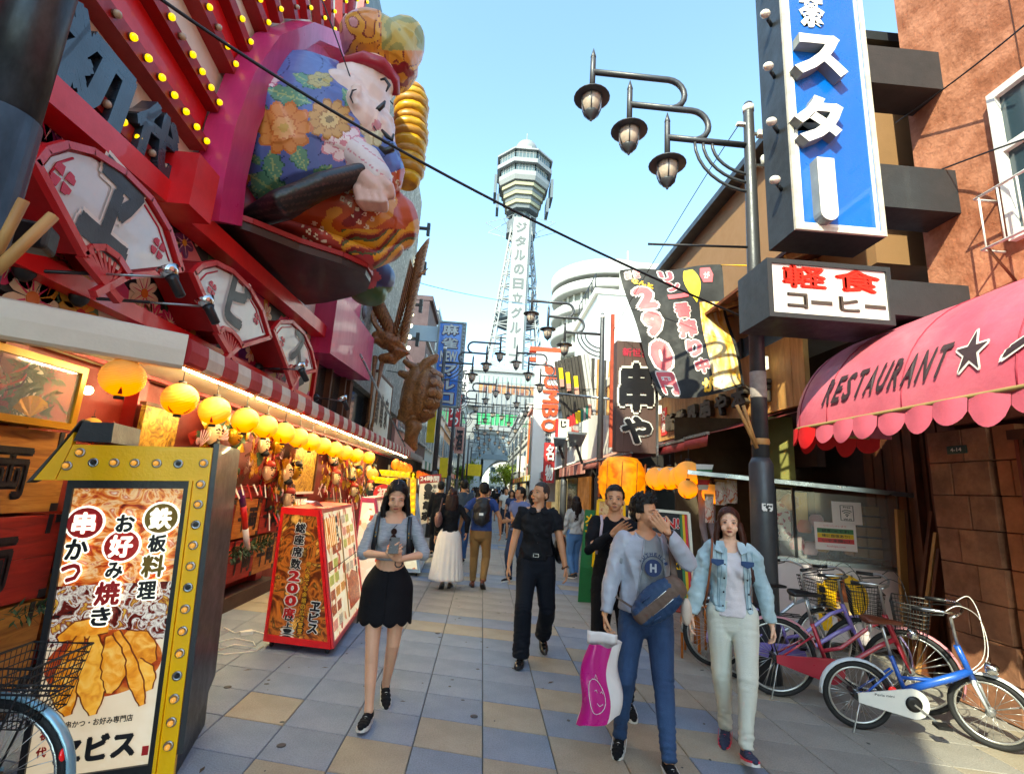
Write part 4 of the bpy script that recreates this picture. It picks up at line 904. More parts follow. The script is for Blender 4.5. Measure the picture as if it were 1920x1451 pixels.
# ------------------------------------------------------------------ second bulb-framed sign and menu board farther on
t=thing('bulb_framed_sign','white calligraphy board in a double yellow bulb frame behind the phone user','sign board',(-2.5,9.4,0))
yb=9.4
W=lambda px,py,d=0:at(px,py,Y=yb)+V((0,d,0))
MB().prism([W(690,920),W(764,912),W(762,1010),W(680,1050)],(0,.3,0)).build('cabinet',black,t)
MB().prism([W(704,912,-.01),W(748,908,-.01),W(745,1000,-.01),W(692,1010,-.01)],(0,.01,0)).build('board',offwhite,t)
for P in ([(697,893),(762,897),(764,912),(704,905)],[(748,897),(764,898),(760,1000),(748,1000)],[(711,880),(781,885),(781,897),(716,892)],[(770,885),(781,885),(778,990),(768,990)]):
    MB().prism([W(*p,-.03) for p in P],(0,.03,0)).build('yellow_frame',yellow,t)
for i in range(7):MB().ell(W(701+i*9,896+i*1.2,-.04),.028,nu=8,nv=6).build('bulb',bulb_y,t);MB().ell(W(718+i*9.6,885+i*.8,-.04),.028,nu=8,nv=6).build('bulb',bulb_y,t)
for i in range(8):MB().ell(W(757,908+i*12,-.04),.028,nu=8,nv=6).build('bulb',bulb_y,t);MB().ell(W(775,896+i*12,-.04),.028,nu=8,nv=6).build('bulb',bulb_y,t)
MB().prism(([V((W(718,925).x+.17*math.cos(k*PI/8),yb-.02,W(718,925).z+.17*math.sin(k*PI/8))) for k in range(16)]),(0,.005,0)).build('emblem',redink,t)
m=MB();put_text(m,'初',W(718,925,-.022),(1,0,0),(0,0,1),.2,.22,bold=.04);put_text(m,'代',W(716,955,-.022),(1,0,0),(0,0,1),.2,.22,bold=.04);m.build('lettering',[white],t)
m=MB();put_text(m,'ヱ',W(712,985,-.022),(1,0,0),(0,0,1),.34,.3,bold=.06);m.build('lettering',[ink],t)
t=thing('restaurant_sign_board','cream sign board with 24時間 heading and brushed characters at the canopy end','sign board',(-1.9,14.5,0));yb=13.5
MB().prism([W(787,906),W(826,903),W(820,975),W(782,985)],(0,.2,0)).build('board',offwhite,t)
MB().prism([W(785,892,-.01),W(827,888,-.01),W(826,903,-.01),W(786,907,-.01)],(0,.2,0)).build('heading',darkred,t)
m=MB();put_text(m,'24時間',W(806,897,-.02),(1,0,.05),(0,0,1),.5,.15,bold=.03);m.build('lettering',[white],t)
m=MB();put_col(m,'鶴亀家',W(803,928,-.02),(1,0,0),(-.02,0,-1),.25,.27,bold=.05);put_col(m,'串かつ広場',W(815,912,-.02),(1,0,0),(-.02,0,-1),.1,.13,bold=.02);m.build('lettering',[ink],t)
MB().prism([V((W(803,916).x+.11*math.cos(k*PI/8),yb-.02,W(803,914).z+.11*math.sin(k*PI/8))) for k in range(16)],(0,.005,0)).build('emblem',ink,t)
index_kids()
# ------------------------------------------------------------------ leaning dark pole at the left edge with tied bamboo
t=thing('steel_pole','thick scratched dark steel pole at the upper left corner of the view','pole',(-1.95,1.9,0))
xq=at(34,130,Y=1.95).x;zq=[at(34,yy,Y=1.95).z for yy in (-200,0,225)]
MB().tube([(xq,1.95,7.5),(xq,1.95,zq[1]),(xq,1.95,zq[2])],.116,24).build('upper_tube',polemetal,t)
MB().tube([(xq,1.95,zq[2]+.01),(xq,1.95,1.5),(xq,1.95,0)],.126,24).build('lower_tube',polemetal,t)
t=thing('tied_bamboo','two pale bamboo lengths tied around the dark pole','bamboo',at(30,450,Y=1.75))
MB().tube([at(-10,510,Y=1.72),at(100,405,Y=1.8)],.02,10).build('stick',palewood,t);MB().tube([at(-20,500,Y=1.8),at(45,375,Y=1.78)],.018,10).build('stick',palewood,t)
t=thing('loudspeaker','small black loudspeaker clamped behind the dark pole','speaker',at(55,440,Y=2.3));MB().box(at(58,445,Y=2.3),(.17,.14,.13),.4).build('body',black,t,bev=.02);MB().bar(at(20,430,Y=2.25),at(58,445,Y=2.3),.03,.03).build('bracket',dgrey,t)
# overhead cables
def cable(label,pts,r=.012,m=None):
    P=[V(p) for p in pts];a,b_=P[0],P[-1];n=24;L=[]
    sag=P[1] if len(P) == 3 else None
    for i in range(n+1):
        u=i/n
        L.append(a*(1-u) ** 2+sag*2*u*(1-u)+b_*u*u if sag is not None else a.lerp(b_,u)-V((0,0,.15*math.sin(u*PI))))
    o=MB().tube(L,r,6).build('overhead_cable',m or ink);tag(o,label,'cable')
cable('thick black cable crossing the street from upper left to the pole at right',[at(275,-20,Y=3.2),at(760,330,Y=4.6),at(1430,610,Y=6.2)],.014)
cable('thin wire from the street lamp down to the striped banner',[at(1385,235,Y=5),at(1300,360,Y=6),at(1150,620,Y=9)],.006)
cable('pair of blue wires crossing low before the tower',[at(785,530,Y=20),at(860,552,Y=26),at(1010,575,Y=32)],.02,mat('blue_wire','5a9ac4',.5))
cable('thin wire before the round seated figure',[at(600,-10,Y=5),at(680,200,Y=5.4),at(765,470,Y=7)],.008)
cable('black wire across the orange stucco wall, upper one',[at(1680,230,X=4.4),at(1800,150,X=4.3),at(1930,40,X=4.2)],.008)
cable('black wire across the orange stucco wall, lower one',[at(1755,322,X=4.4),at(1850,285,X=4.38),at(1930,258,X=4.2)],.008)
# ------------------------------------------------------------------ giant seated figure on the arch
def proj(p):
    p=p-V((0,0,CAMH));cx=_R.x*p.x+_F.x*p.y+_U.x*p.z;cy=_R.y*p.x+_F.y*p.y+_U.y*p.z;cz=_R.z*p.x+_F.z*p.y+_U.z*p.z
    return 960+FPX*cx/-cz,725.5-FPX*cy/-cz
gf=thing('seated_giant_figure','giant seated paper figure in blue flowered robe and patterned cap before the arch','figure',PY(590,500,6.6))
GO=wloc(gf)
GC={}
def gm(h,**k):
    if h not in GC:GC[h]=mat('figure_'+h,h,.42,var=.12,vs=2.5,bump=.05,coat=.15,**k)
    return GC[h]
def painted(name,mb,vox,rule,base,facet=0,smooth=2):
    me=voxel(mb,vox,smooth)
    if facet:cut(me,None,lambda c,n:facet*(noise.cell(c*2.2)-.5))
    names=[base];idx={base:0}
    mi=[]
    for p in me.polygons:
        x,y=proj(p.center);q=rule(x,y,p.center) or base
        if q not in idx:idx[q]=len(names);names.append(q)
        mi.append(idx[q])
    me.materials.clear()
    for q in names:me.materials.append(gm(q))
    me.polygons.foreach_set('material_index',mi)
    for v in me.vertices:v.co -= GO
    me.name=name;return link(name,me,gf)
def inflower(x,y,cx,cy,rx,ry,n,ph=0):
    dx,dy=(x-cx)/rx,(y-cy)/ry;r=math.hypot(dx,dy);t=math.atan2(dy,dx)+ph
    return r/(.78+.22*abs(math.cos(n*t/2)))
def inleaf(x,y,cx,cy,L,W_,a):
    dx,dy=x-cx,y-cy;u=(dx*math.cos(a)+dy*math.sin(a))/L;v=(-dx*math.sin(a)+dy*math.cos(a))/W_
    if abs(u)>1:return 9
    return abs(v)/((1-u*u)*(1+.15*math.cos(u*12))),v
def lap_rule(x,y,c):
    if x>560 and x<748 and y<470:
        u=(x*.82+y*.57)%17;v=(-x*.57+y*.82)%17
        if 4<u<12 and 4<v<12 and noise.noise(V((x*.012,y*.012,0)))>-.02:return 'a8382a' if 7<u<9.4 and 7<v<9.4 else 'e6d2b4'
    n=noise.noise(V((x*.02,y*.03,1)))
    if y>430 and x>640:
        k=(x*.5+y+12*math.sin(x*.06))%26
        if k<7:return '7a1418'
        if k<12:return '4f5a34'
        return 'd99a2a' if k<22 else 'c9702a'
    if n>.22:return 'd8902c'
    if n<-.33:return '8a1d18'
def robe_rule(x,y,c):
    if y>430-(x-455)*.38 and x>450:return lap_rule(x,y,c) or 'b8481c'
    for cx,cy,rx,ry,n,cols in ((532,240,56,52,10,('c96f2a','d98a44','e0a05c','c89a3a')),(618,224,46,40,11,('a8702c','c9964a','d8b36a','8a6a2a')),(445,265,25,34,5,('c9697f','e6c9c8','e9d6d2','b03a5a')),(497,148,34,17,6,('b8546a','e3c3c4','e9d2d0','9c3a50')),(643,268,44,36,7,('d08a98','e8d3d3','eee0dd','d08a98')),(700,240,26,40,6,('a88a5a','cbb78a','ddd0a8','8a7a4a')),(455,335,14,22,5,('b8602a','cf7a38','cf7a38','b8602a')),(600,150,26,16,7,('8a7a3c','b8a45a','b8a45a','6a6a3a'))):
        r=inflower(x,y,cx,cy,rx,ry,n)
        if r<1.0:
            t=math.atan2(y-cy,x-cx)
            if r>.9:return cols[0]
            if r<.18:return cols[3]
            if n>6 and .42<r<.48:return cols[0]
            if abs(math.cos(n*t/2))<.16 and r>.3:return cols[0]
            return cols[1] if r>.48 else cols[2]
    for cx,cy,L,W_,a in ((478,200,34,22,.9),(512,312,30,20,1.4),(560,292,34,17,1.1),(503,352,44,30,.6),(460,372,30,22,1.2),(540,180,46,18,.3),(440,210,22,34,1.5),(600,330,30,16,2.4),(575,152,30,12,.5),(660,190,30,14,.9),(480,300,14,8,.8)):
        r=inleaf(x,y,cx,cy,L,W_,a)
        if r != 9 and r[0]<1:return '9fae72' if abs(r[1])<.07 or (abs(math.sin(((x-cx)+(y-cy))*.32))<.16 and r[0]<.8) else ('2f5a48' if r[0]>.88 else '5f8f70')
    if abs(math.sin(x*.05+math.sin(y*.04)*2))<.05:return '2f3c74'
Yg=6.0;mb=MB()
loft(mb,[(PY(545,160,Yg+.3),(.45,.55)),(PY(560,215,Yg+.2),(.86,.95)),(PY(570,290,Yg),(1.02,1.1)),(PY(585,360,Yg),(1.02,1.1)),(PY(600,400,Yg),(.85,.9)),(PY(605,425,Yg),(.45,.5)),(PY(606,432,Yg),(.2,.2))],20)
loft(mb,[(PY(600,190,Yg),(.5,.6)),(PY(650,260,Yg-.1),(.55,.6)),(PY(690,330,Yg-.1),(.42,.5))],16)
painted('robe',mb,.021,robe_rule,'5868a6',.012)
mb=MB();loft(mb,[(PY(425,240,5.55),(.14,.3)),(PY(422,330,5.5),(.18,.35)),(PY(432,405,5.45),(.22,.35))],14)
painted('cushion',mb,.035,lambda x,y,c:'d8a02c' if abs(x-430-9*math.sin(y*.09))<8+4*math.sin(y*.05) else None,'7a1030')
mb=MB()
loft(mb,[(PY(490,405,Yg),(.35,.18)),(PY(560,400,Yg),(.62,.42)),(PY(640,405,Yg+.1),(.72,.55)),(PY(700,420,Yg+.2),(.62,.6)),(PY(732,415,Yg+.3),(.4,.45))],18)
painted('lap',mb,.021,lap_rule,'b8481c',.01)
mb=MB();loft(mb,[(PY(470,410,Yg-.75),(.14,.1)),(PY(530,385,Yg-.95),(.22,.14)),(PY(600,350,Yg-.85),(.2,.14)),(PY(680,325,Yg-.65),(.15,.12))],12);painted('sash',mb,.03,lambda x,y,c:'3a2a28' if math.sin(y*.5+x*.1)>.7 else None,'1a1618')
mb=MB();loft(mb,[(PY(520,425,Yg-.3),(.2,.1)),(PY(600,455,Yg-.3),(.28,.12)),(PY(690,490,Yg+.1),(.3,.14)),(PY(735,470,Yg+.3),(.22,.14))],12);painted('hem',mb,.03,lambda x,y,c:'b0303a' if y>478 and x<700 else lap_rule(x,y,c),'a03024')
mb=MB();loft(mb,[(PY(640,280,Yg-.5),(.24,.22)),(PY(685,310,Yg-.55),(.26,.24)),(PY(705,335,Yg-.6),(.2,.2))],14);painted('sleeve',mb,.028,lambda x,y,c:'c98a92' if abs(math.sin(x*.09-y*.12))<.14 else None,'d8c9c6')
mb=MB();loft(mb,[(PY(655,330,Yg-.6),(.13,.13)),(PY(690,345,Yg-.62),(.2,.17)),(PY(708,362,Yg-.6),(.19,.16))],12)
for k in range(4):loft(mb,[(PY(672+k*14,356+k*2,Yg-.7),(.075,.075)),(PY(676+k*14,376+k,Yg-.72),(.07,.07)),(PY(684+k*12,388+k,Yg-.62),(.06,.06))],10)
loft(mb,[(PY(715,340,Yg-.7),(.08,.08)),(PY(730,352,Yg-.7),(.07,.07)),(PY(733,366,Yg-.66),(.06,.06))],10)
painted('hand',mb,.022,lambda x,y,c:None,'d0a594',.004,1)
mb=MB();hc=PY(678,195,Yg-.1);mb.ell(PY(640,192,Yg-.3),(.40,.4,.36));mb.ell(PY(668,232,Yg-.35),(.36,.38,.38))
mb.ell(hc+V((-.08,0,.05)),(.46,.42,.52),Matrix.Rotation(.25,3,'Y'));mb.ell(PY(690,240,Yg-.15),(.36,.38,.34));mb.ell(PY(712,262,Yg-.2),(.2,.26,.2));mb.ell(PY(731,226,Yg-.25),(.055,.07,.05));mb.ell(PY(716,240,Yg-.3),(.12,.16,.13));mb.ell(PY(700,150,Yg-.1),(.34,.36,.3))
loft(mb,[(PY(640,200,Yg),(.22,.3)),(PY(625,160,Yg),(.12,.2))],12)
mb.ell(PY(664,178,Yg-.70),(.095,.07,.17),Matrix.Rotation(.35,3,'Y'));mb.ell(PY(668,196,Yg-.70),(.06,.06,.07))
painted('head',mb,.024,lambda x,y,c:'d08a90' if inflower(x,y,706,236,9,12,4)<1 else None,'e6cabd',.01)
for nm,P,r in (('eyebrow',[(713,150),(722,148),(730,160),(724,172)],.022),('eyelid',[(700,208),(710,205),(718,198),(722,190)],.032),('eyelid',[(732,190),(737,196)],.02),('moustache',[(716,244),(726,256),(735,262),(738,252)],.03),('beard',[(712,276),(722,284),(735,280),(736,270)],.045),('ear_line',[(662,194),(657,182),(661,170),(669,168)],.012),('mouth_line',[(714,262),(722,268),(732,266)],.014),('cheek_line',[(690,228),(700,236),(706,246)],.010)):
    m=MB();Q=[PY(x,y,Yg-.52 if nm != 'ear_line' else Yg-.79) for x,y in P];m.tube(Q,[r*.5]+[r]*(len(Q)-2)+[r*.4],8);m.build(nm,gm('1a1618'),gf)
mb=MB();Mh=Matrix.Rotation(.5,3,'Y');mb.ell(PY(712,100,Yg),(.60,.55,.42),Mh,18,12);mb.ell(PY(745,95,Yg),(.33,.4,.52),Mh,16,10);mb.ell(PY(680,80,Yg),(.36,.4,.25),Mh,14,10)
def hat_rule(x,y,c):
    if inflower(x,y,752,140,26,24,5)<1:return '8a1020' if inflower(x,y,752,146,12,10,5)>1 else 'd8902c'
    n=noise.noise(V((x*.025,y*.025,5)));k=math.sin(x*.1+n*9+y*.05)
    if x>715 and y<95:return '8f8a4a' if k>-.2 else 'b8a050'
    if abs(k)<.22:return '7a2014'
    return 'd8952c' if k>.2 else ('c98a90' if x<670 else 'c77a24')
painted('cap',mb,.021,hat_rule,'c9822a',.012)
m=MB();m.tube([PY(632,145,Yg-.15),PY(650,122,Yg-.3),PY(685,112,Yg-.42),PY(715,122,Yg-.4),PY(738,150,Yg-.15),PY(742,178,Yg)],[.07,.1,.1,.1,.09,.06],10);m.build('cap_band',gm('a01830'),gf)
# gold ribbed drum
t=thing('golden_drum','golden ribbed drum hanging beside the head of the seated giant figure','decoration',PY(770,250,7.4));top_=PY(774,165,7.4);bt=PY(762,348,7.4);ax=(bt-top_);L=ax.length
mg=ramp_mat('golden_drum_paint',[(.3,'a8741c'),(.5,'d0a022'),(.75,'e0b428')],2,.35,bump=.05)
k=0
for i in range(12):
    z0_,z1_=L*i/12,L*(i+1)/12;f=lambda z:.30*(1-.35*(2*z/L-1) ** 4)*(1 if (z/L*3)%1<9 else 1)*(.9+.14*abs(math.sin(z/L*3*PI)))
    MB().lathe([(f(z0_)*.93,z0_),(f((z0_+z1_)/2)*1.04,(z0_+z1_)/2),(f(z1_)*.93,z1_)],top_,14,ax.normalized()).build('ridge',mg if i%2 else gm('b07c20'),t)
# boat-shaped shelf
P=[(386,407),(420,440),(470,488),(520,530),(572,572),(610,568),(655,558),(688,545),(694,530),(685,515),(640,495),(560,470),(470,435)]
pl=MB();Zp=4.22
O=[at(*p,Z=Zp+.25*(0 if i<6 else 0)) for i,p in enumerate(P)]
pl.prism(O,V((0,0,.12)));pl.build('shelf',mat('shelf_underside','33201e',.4,var=.3,vs=1.2,coat=.2),gf)
m=MB()
for i in range(5,len(O)):m.bar(O[i]+V((0,0,.12)),O[(i+1)%len(O)]+V((0,0,.12)),.05,.06)
m.build('shelf_rim',darkred,gf)
mb=MB();mb.ell(PY(700,520,7.4),(.35,.4,.3));mb.ell(PY(690,548,7.4),(.3,.35,.2))
painted('fabric_tail',mb,.03,lambda x,y,c:('c05a70' if inflower(x,y,692,520,22,22,5)<1 else ('3f6a44' if y>538 else '3a4a80')),'c9b0a8')
MB().bar(PY(575,118,Yg+.2),PY(632,120,Yg+.2),.05,.05).build('support_bar',steel,gf)
# ------------------------------------------------------------------ right orange stucco building
XR=4.5
stucco=mat('orange_stucco','a0644a',.85,var=.2,vs=1.6,bump=1.0,bs=22,col2='bb7f64',c2s=3.2,c2w=.10,stretch=(1,1,1),spec=.2)
sb=thing('orange_stucco_building','orange stucco building with stone-clad base at the right edge','building',(XR+.2,2,0))
MB().bb((XR,-6,2.5),(XR+8,4.55,13)).build('stucco_wall',stucco,sb)
MB().bb((XR+.35,4.552,0),(XR+8,4.9,13)).build('side_return',mat('shaded_side','5a2a2a',.8,var=.2),sb)  # shade of the set-back face is put into its dark colour
MB().bb((XR+.08,-6,0),(XR+8,4.55,2.5)).build('base_wall',mat('stone_joint','4a2a20',.9),sb)
MB().bb((XR-.004,2.28,2.5),(XR,2.295,9)).build('joint_line',brownwood,sb)
MB().bb((XR-.004,3.42,2.5),(XR,3.43,12)).build('joint_line',brownwood,sb)
stone=[mat('stone_a','a06c52',.75,var=.3,vs=5,bump=.5,bs=25,col2='83583f',c2s=3),mat('stone_b','ac7858',.75,var=.3,vs=5,bump=.5,bs=25,col2='8a6048',c2s=3)]
lights=mat('stone_pale_orange','b3714a',.75,var=.3,vs=5,bump=.5,bs=25)  # lighter orange stone for the narrow strip beside the door frame
rs=random.Random(4)
def blocks(y0,y1,x,w,ms,z1=2.5,zr=.305):
    z=0.01;r=0
    while z<z1-.05:
        y=y1-(0 if r%2 else w*.0);k=0
        while y>y0+.02:
            yy=max(y0,y-w*(1 if k or r%2 else .62));zz=min(z1,z+zr)
            MB().bb((x-rs.uniform(0,.008),yy+.004,z),(x+.12,y-.004,zz-.008)).build('stone_block',rs.choice(ms),sb,bev=.006);y=yy;k += 1
        z += zr;r += 1
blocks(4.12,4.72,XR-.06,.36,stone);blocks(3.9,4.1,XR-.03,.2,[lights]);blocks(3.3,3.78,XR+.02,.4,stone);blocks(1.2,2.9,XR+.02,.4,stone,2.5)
for yy,m_ in ((3.885,mat('frame_redbrown','7a2f22',.45)),(3.85,brownwood),(3.80,mat('frame_redbrown','7a2f22',.45))):MB().bb((XR-.08,yy-.03,0),(XR+.05,yy,2.3)).build('door_frame',m_,sb)
MB().bb((XR-.1,1.5,2.3),(XR+.05,3.92,2.38)).build('door_lintel',brownwood,sb)
sc=thing('food_display_window','rounded white-framed showcase set in the stone wall at the right edge','showcase',(XR,3.2,.6))
MB().bb((XR-.1,2.5,.55),(XR+.05,3.42,1.5)).build('case',mat('showcase_cream','c9b58a',.4,emis=.08),sc,bev=.03)
for a,b_ in (((2.45,.5),(3.5,.56)),((2.45,1.5),(3.5,1.56)),((3.42,.56),(3.5,1.5))):MB().bb((XR-.14,a[0],a[1]),(XR+.02,b_[0],b_[1])).build('frame_bar',dgrey,sc,bev=.01)
MB().bb((XR-.13,2.6,.95),(XR-.02,3.3,.97)).build('shelf',steel,sc)
for k in range(3):MB().lathe([(.05,0),(.07,.03),(.03,.05)],(XR-.09,2.9+.16*k,.97),12).build('dish',[redink,goldp,pineg][k],sc)
pq=thing('address_plaque','small dark green plate reading 4-14 on the stone pier below the awning','plaque',(XR-.07,4.2,2.2))
c=at(1794,843,X=XR-.07);MB().box(c,(.012,.19,.075)).build('plate',mat('plaque_green','1f4a44',.4),pq);m=MB();put_text(m,'4-14',c+V((-.007,0,0)),(0,-1,0),(0,0,1),.11,.035,bold=.02);m.build('lettering',[white],pq)
# window with rail
wn=thing('barred_window','white framed window with metal rail high on the orange stucco wall','window',at(1900,350,X=XR))
def rw(px,py,d=0):return at(px,py,X=XR-d)
y1w=at(1872,250,X=XR).y;z0w,z1w=at(1880,420,X=XR).z-.15,at(1870,190,X=XR).z
MB().bb((XR-.02,y1w-1.3,z0w),(XR-.012,y1w-.06,z1w)).build('pane',mat('window_glass','33454f',.1,var=.1,coat=.6),wn)
for a,b_ in (((y1w-1.3,z1w),(y1w,z1w+.07)),((y1w-.07,z0w),(y1w,z1w)),((y1w-1.3,z0w-.07),(y1w,z0w)),((y1w-1.3,(z0w+z1w)/2+.1),(y1w-.07,(z0w+z1w)/2+.16)),((y1w-.62,z0w),(y1w-.57,z1w))):MB().bb((XR-.07,a[0],a[1]),(XR,b_[0],b_[1])).build('frame_bar',white,wn)
for z in (z0w-.12,z0w+.38):MB().tube([(XR,y1w+.1,z),(XR-.22,y1w+.1,z),(XR-.22,y1w-1.4,z)],.012,6).build('rail',white,wn)
for k in range(8):MB().tube([(XR-.22,y1w+.06-k*.16,z0w-.12),(XR-.22,y1w+.06-k*.16,z0w+.38)],.008,6).build('baluster',white,wn)
for k in (.05,-.9):MB().tube([(XR-.22,y1w+k,z0w-.12),(XR,y1w+k,z0w-.42)],.012,6).build('rail_stay',brownwood,wn)
# ------------------------------------------------------------------ blue star sign and white box sign
ys=4.1
bs_=thing('blue_star_sign','tall blue projecting sign with big white スター letters above the restaurant awning','sign',(3.3,ys+.2,4.1))
def boxsign(t,x0,x1,z0,z1,dep,face,rimm,skew=0):
    MB().bb((x0,ys,z0),(x1,ys+dep,z1)).build('casing',dgrey,t)
    MB().bb((x0+.035,ys-.012,z0+.035),(x1-.035,ys,z1-.035)).build('face',face,t)
    for a,b_ in (((x0,z0),(x1,z0+.045)),((x0,z1-.045),(x1,z1)),((x0,z0+.045),(x0+.045,z1-.045)),((x1-.045,z0+.045),(x1,z1-.045))):MB().bb((a[0],ys-.03,a[1]),(b_[0],ys,b_[1])).build('rim',rimm,t)
boxsign(bs_,2.775,3.67,4.2,7.9,.42,sign_blue,mat('aged_white_metal','c9c4b8',.5,var=.3,vs=6))
MB().bb((2.835,ys-.02,4.25),(2.865,ys-.012,7.85)).bb((3.58,ys-.02,4.25),(3.61,ys-.012,7.85)).bb((2.865,ys-.02,4.25),(3.58,ys-.012,4.28)).build('white_border',white,bs_)
let=mat('sign_letter_white','eeecea',.35,var=.03);lets=mat('letter_return_grey','7d8488',.5)
def block_letter(t,ch,px0,py0,px1,py1,dep=.11,bold=.05):
    a,b_=at(px0,py0,Y=ys-.15),at(px1,py1,Y=ys-.15);c=(a+b_)/2;w_,h_=abs(b_.x-a.x),abs(a.z-b_.z)
    m=MB();vs,fs=glyph(ch,bold);xs=[v.x for v in vs];zs=[v.y for v in vs]
    kx=w_/(max(xs)-min(xs));kz=h_/(max(zs)-min(zs));mx,mz=(max(xs)+min(xs))/2,(max(zs)+min(zs))/2
    m.add([(c.x+(v.x-mx)*kx,ys-.012-dep*(v.z+.5),c.z+(v.y-mz)*kz) for v in vs],fs,0)
    for i,f in enumerate(m.f):
        n=(m.v[f[1]]-m.v[f[0]]).cross(m.v[f[2]]-m.v[f[0]])
        if n.length and abs(n.normalized().y)<.5:m.m[i]=1
    m.build('letter',[let,lets],t)
block_letter(bs_,'ス',1489,55,1596,142);block_letter(bs_,'タ',1490,170,1592,268);block_letter(bs_,'茶',1510,-35,1565,33,.01)
m=MB();a=at(1556,345,Y=ys-.15);r_=.085
m.prism([V((a.x+x,ys-.012,a.z+z)) for x,z in [(-r_,.3),(r_,.3)]+[(r_*math.cos(k*PI/8),-.27+r_*math.sin(k*PI/8)) for k in range(0,-9,-1)]],(0,-.11,0),0,1);m.build('letter',[let,lets],bs_)
for k in range(6):
    z=[7.9,7.2,6.45,5.72,5.02,4.75][k] if False else 4.72+k*.66
    MB().tube([(2.775,ys+.15,z),(2.70,ys+.1,z+.03)],.02,8).build('lamp_socket',dgrey,bs_)
    MB().ell((2.66,ys+.07,z+.05),(.055,.045,.04),nu=10,nv=7).build('lamp_globe',mat('frosted_globe','eee6da',.3,var=0,bump=0,coat=.5),bs_)
for (z0,z1) in ((5.97,6.43),(4.55,5.02)):MB().bb((3.67,ys+.02,z0),(XR,ys+.4,z1)).build('bracket',dgrey,bs_)
wb=thing('coffee_box_sign','white projecting box sign with red 軽食 and dark コーヒー below the blue sign','sign',(3.1,ys+.2,3.3))
ys0=ys;boxsign(wb,2.475,3.66,3.31,3.88,.5,mat('box_face','e8e0da',.3,var=.06,coat=.5),dgrey)
MB().bb((3.66,ys+.05,3.45),(XR,ys+.45,3.8)).build('bracket',dgrey,wb)
m=MB();put_text(m,'軽',(2.83,ys-.014,3.72),(1,0,0),(0,0,1),.43,.23,depth=.004,bold=.05);put_text(m,'食',(3.34,ys-.014,3.72),(1,0,0),(0,0,1),.45,.23,depth=.004,bold=.05);m.build('lettering',[mat('sign_red','e0261c',.4)],wb)
m=MB();dk=mat('sign_darkbrown','4a403c',.5)
for ch,x in (('コ',2.75),('ー',2.98),('ヒ',3.24),('ー',3.49)):
    if ch == 'ー':m.bb((x-.1,ys-.02,3.462),(x+.1,ys-.014,3.497))
    else:put_text(m,ch,(x,ys-.014,3.485),(1,0,0),(0,0,1),.2,.15,depth=.006,bold=.04)
m.build('lettering',[dk],wb)
# truss above the box sign
tr=thing('steel_truss','thin steel truss running from the street lamp to the blue sign','truss',(3.2,4.9,4.1));
a,b_=V((2.9,4.95,4.2)),V((4.4,5.1,4.25))
MB().bar(a,b_,.025,.025).build('chord',steel,tr);MB().bar(a-V((0,0,.25)),b_-V((0,0,.25)),.025,.025).build('chord',steel,tr)
for k in range(8):p,q=a.lerp(b_,k/8),a.lerp(b_,(k+1)/8);(MB().bar(p,q-V((0,0,.25)),.014,.014) if k%2 else MB().bar(p-V((0,0,.25)),q,.014,.014)).build('brace',steel,tr)
# ------------------------------------------------------------------ pink barrel awning
pink=mat('awning_pink','bf4864',.55,var=.2,vs=2.6,col2='cf7484',c2s=.9,c2w=.25,bump=.25,bs=30,coat=.15)
aw=thing('restaurant_awning','pink barrel awning lettered RESTAURANT with star and scalloped edge at right','awning',(3.9,3,2.5))
Rx,Rz,zb,ye0=1.3,1.08,2.43,4.72
def surf(y,v,o=0):
    s=1 if y<ye0 else max(0,1-((y-ye0)/.5) ** 3.2) ** (1/3.2)
    rx,rz=Rx*s,Rz*s
    p=V((XR-rx*math.cos(v),y,zb+rz*math.sin(v)));n=V((-math.cos(v)/Rx,0 if y<ye0 else ((y-ye0)/.5) ** 3*.8,math.sin(v)/Rz)).normalized()
    return p+n*o
YS=[0.2+(ye0-.2)*i/16 for i in range(17)]+[ye0+.5*math.sin(k*PI/2/12) for k in range(1,13)]
for s in ((0,5),(5,9),(9,12),(12,15),(15,18),(18,21),(21,28)):
    ys_=YS[s[0]:s[1]+1];m=MB();n=len(ys_)-1
    m.grid(lambda u,v:surf(ys_[round(u*n)],v*PI/2,.012*math.sin(PI*u)*math.sin(PI*v)),n,14);m.build('gore',pink,aw)
for k in (5,9,12,15,18,21):m=MB();m.tube([surf(YS[k],v*PI/28,.003) for v in range(15)],.005,5);m.build('seam',mat('seam_thread','8f1c38',.6),aw)
path=[V((XR-Rx,y,0)) for y in [0.2+i*.0452 for i in range(100)]]+[V((XR-Rx*math.cos(t*PI/120) ** .62,ye0+.5*math.sin(t*PI/120) ** .62,0)) for t in range(1,60)]
vin=mat('valance_inner_red','c8141e',.55,var=.15,vs=4);vout=mat('valance_pink','cc6076',.5,var=.15,vs=3)
acc=[0]
for i in range(1,len(path)):acc.append(acc[-1]+(path[i]-path[i-1]).length)
Ltot=acc[-1];ns=int(Ltot/.25)
def pat(s):
    for i in range(1,len(acc)):
        if acc[i] >= s:f=(s-acc[i-1])/(acc[i]-acc[i-1]);return path[i-1].lerp(path[i],f)
    return path[-1]
for k in range(ns):
    m=MB();q=8;s0=k*Ltot/ns;ds=Ltot/ns
    def fn(u,v,s0=s0,ds=ds):
        p=pat(s0+u*ds);drop=.1+(.10+.03*math.sin(s0*13))*math.sin(PI*u) ** .7;nn=.02*math.sin(PI*u)+.012*math.sin(s0*7+u)
        return V((p.x-nn-.015*v,p.y,zb-v*drop))
    m.grid(fn,q,4);m.build('scallop',vout if s0+ds<4.6 else vin,aw)
m=MB();m.tube([V((p.x,p.y,zb)) for p in path[::3]],.016,8);m.build('edge_rail',mat('awning_rail','a08a5a',.4),aw)
def bend(mb,fn,nm,mats,parent):
    mb.v=[fn(v) for v in mb.v];return mb.build(nm,mats,parent)
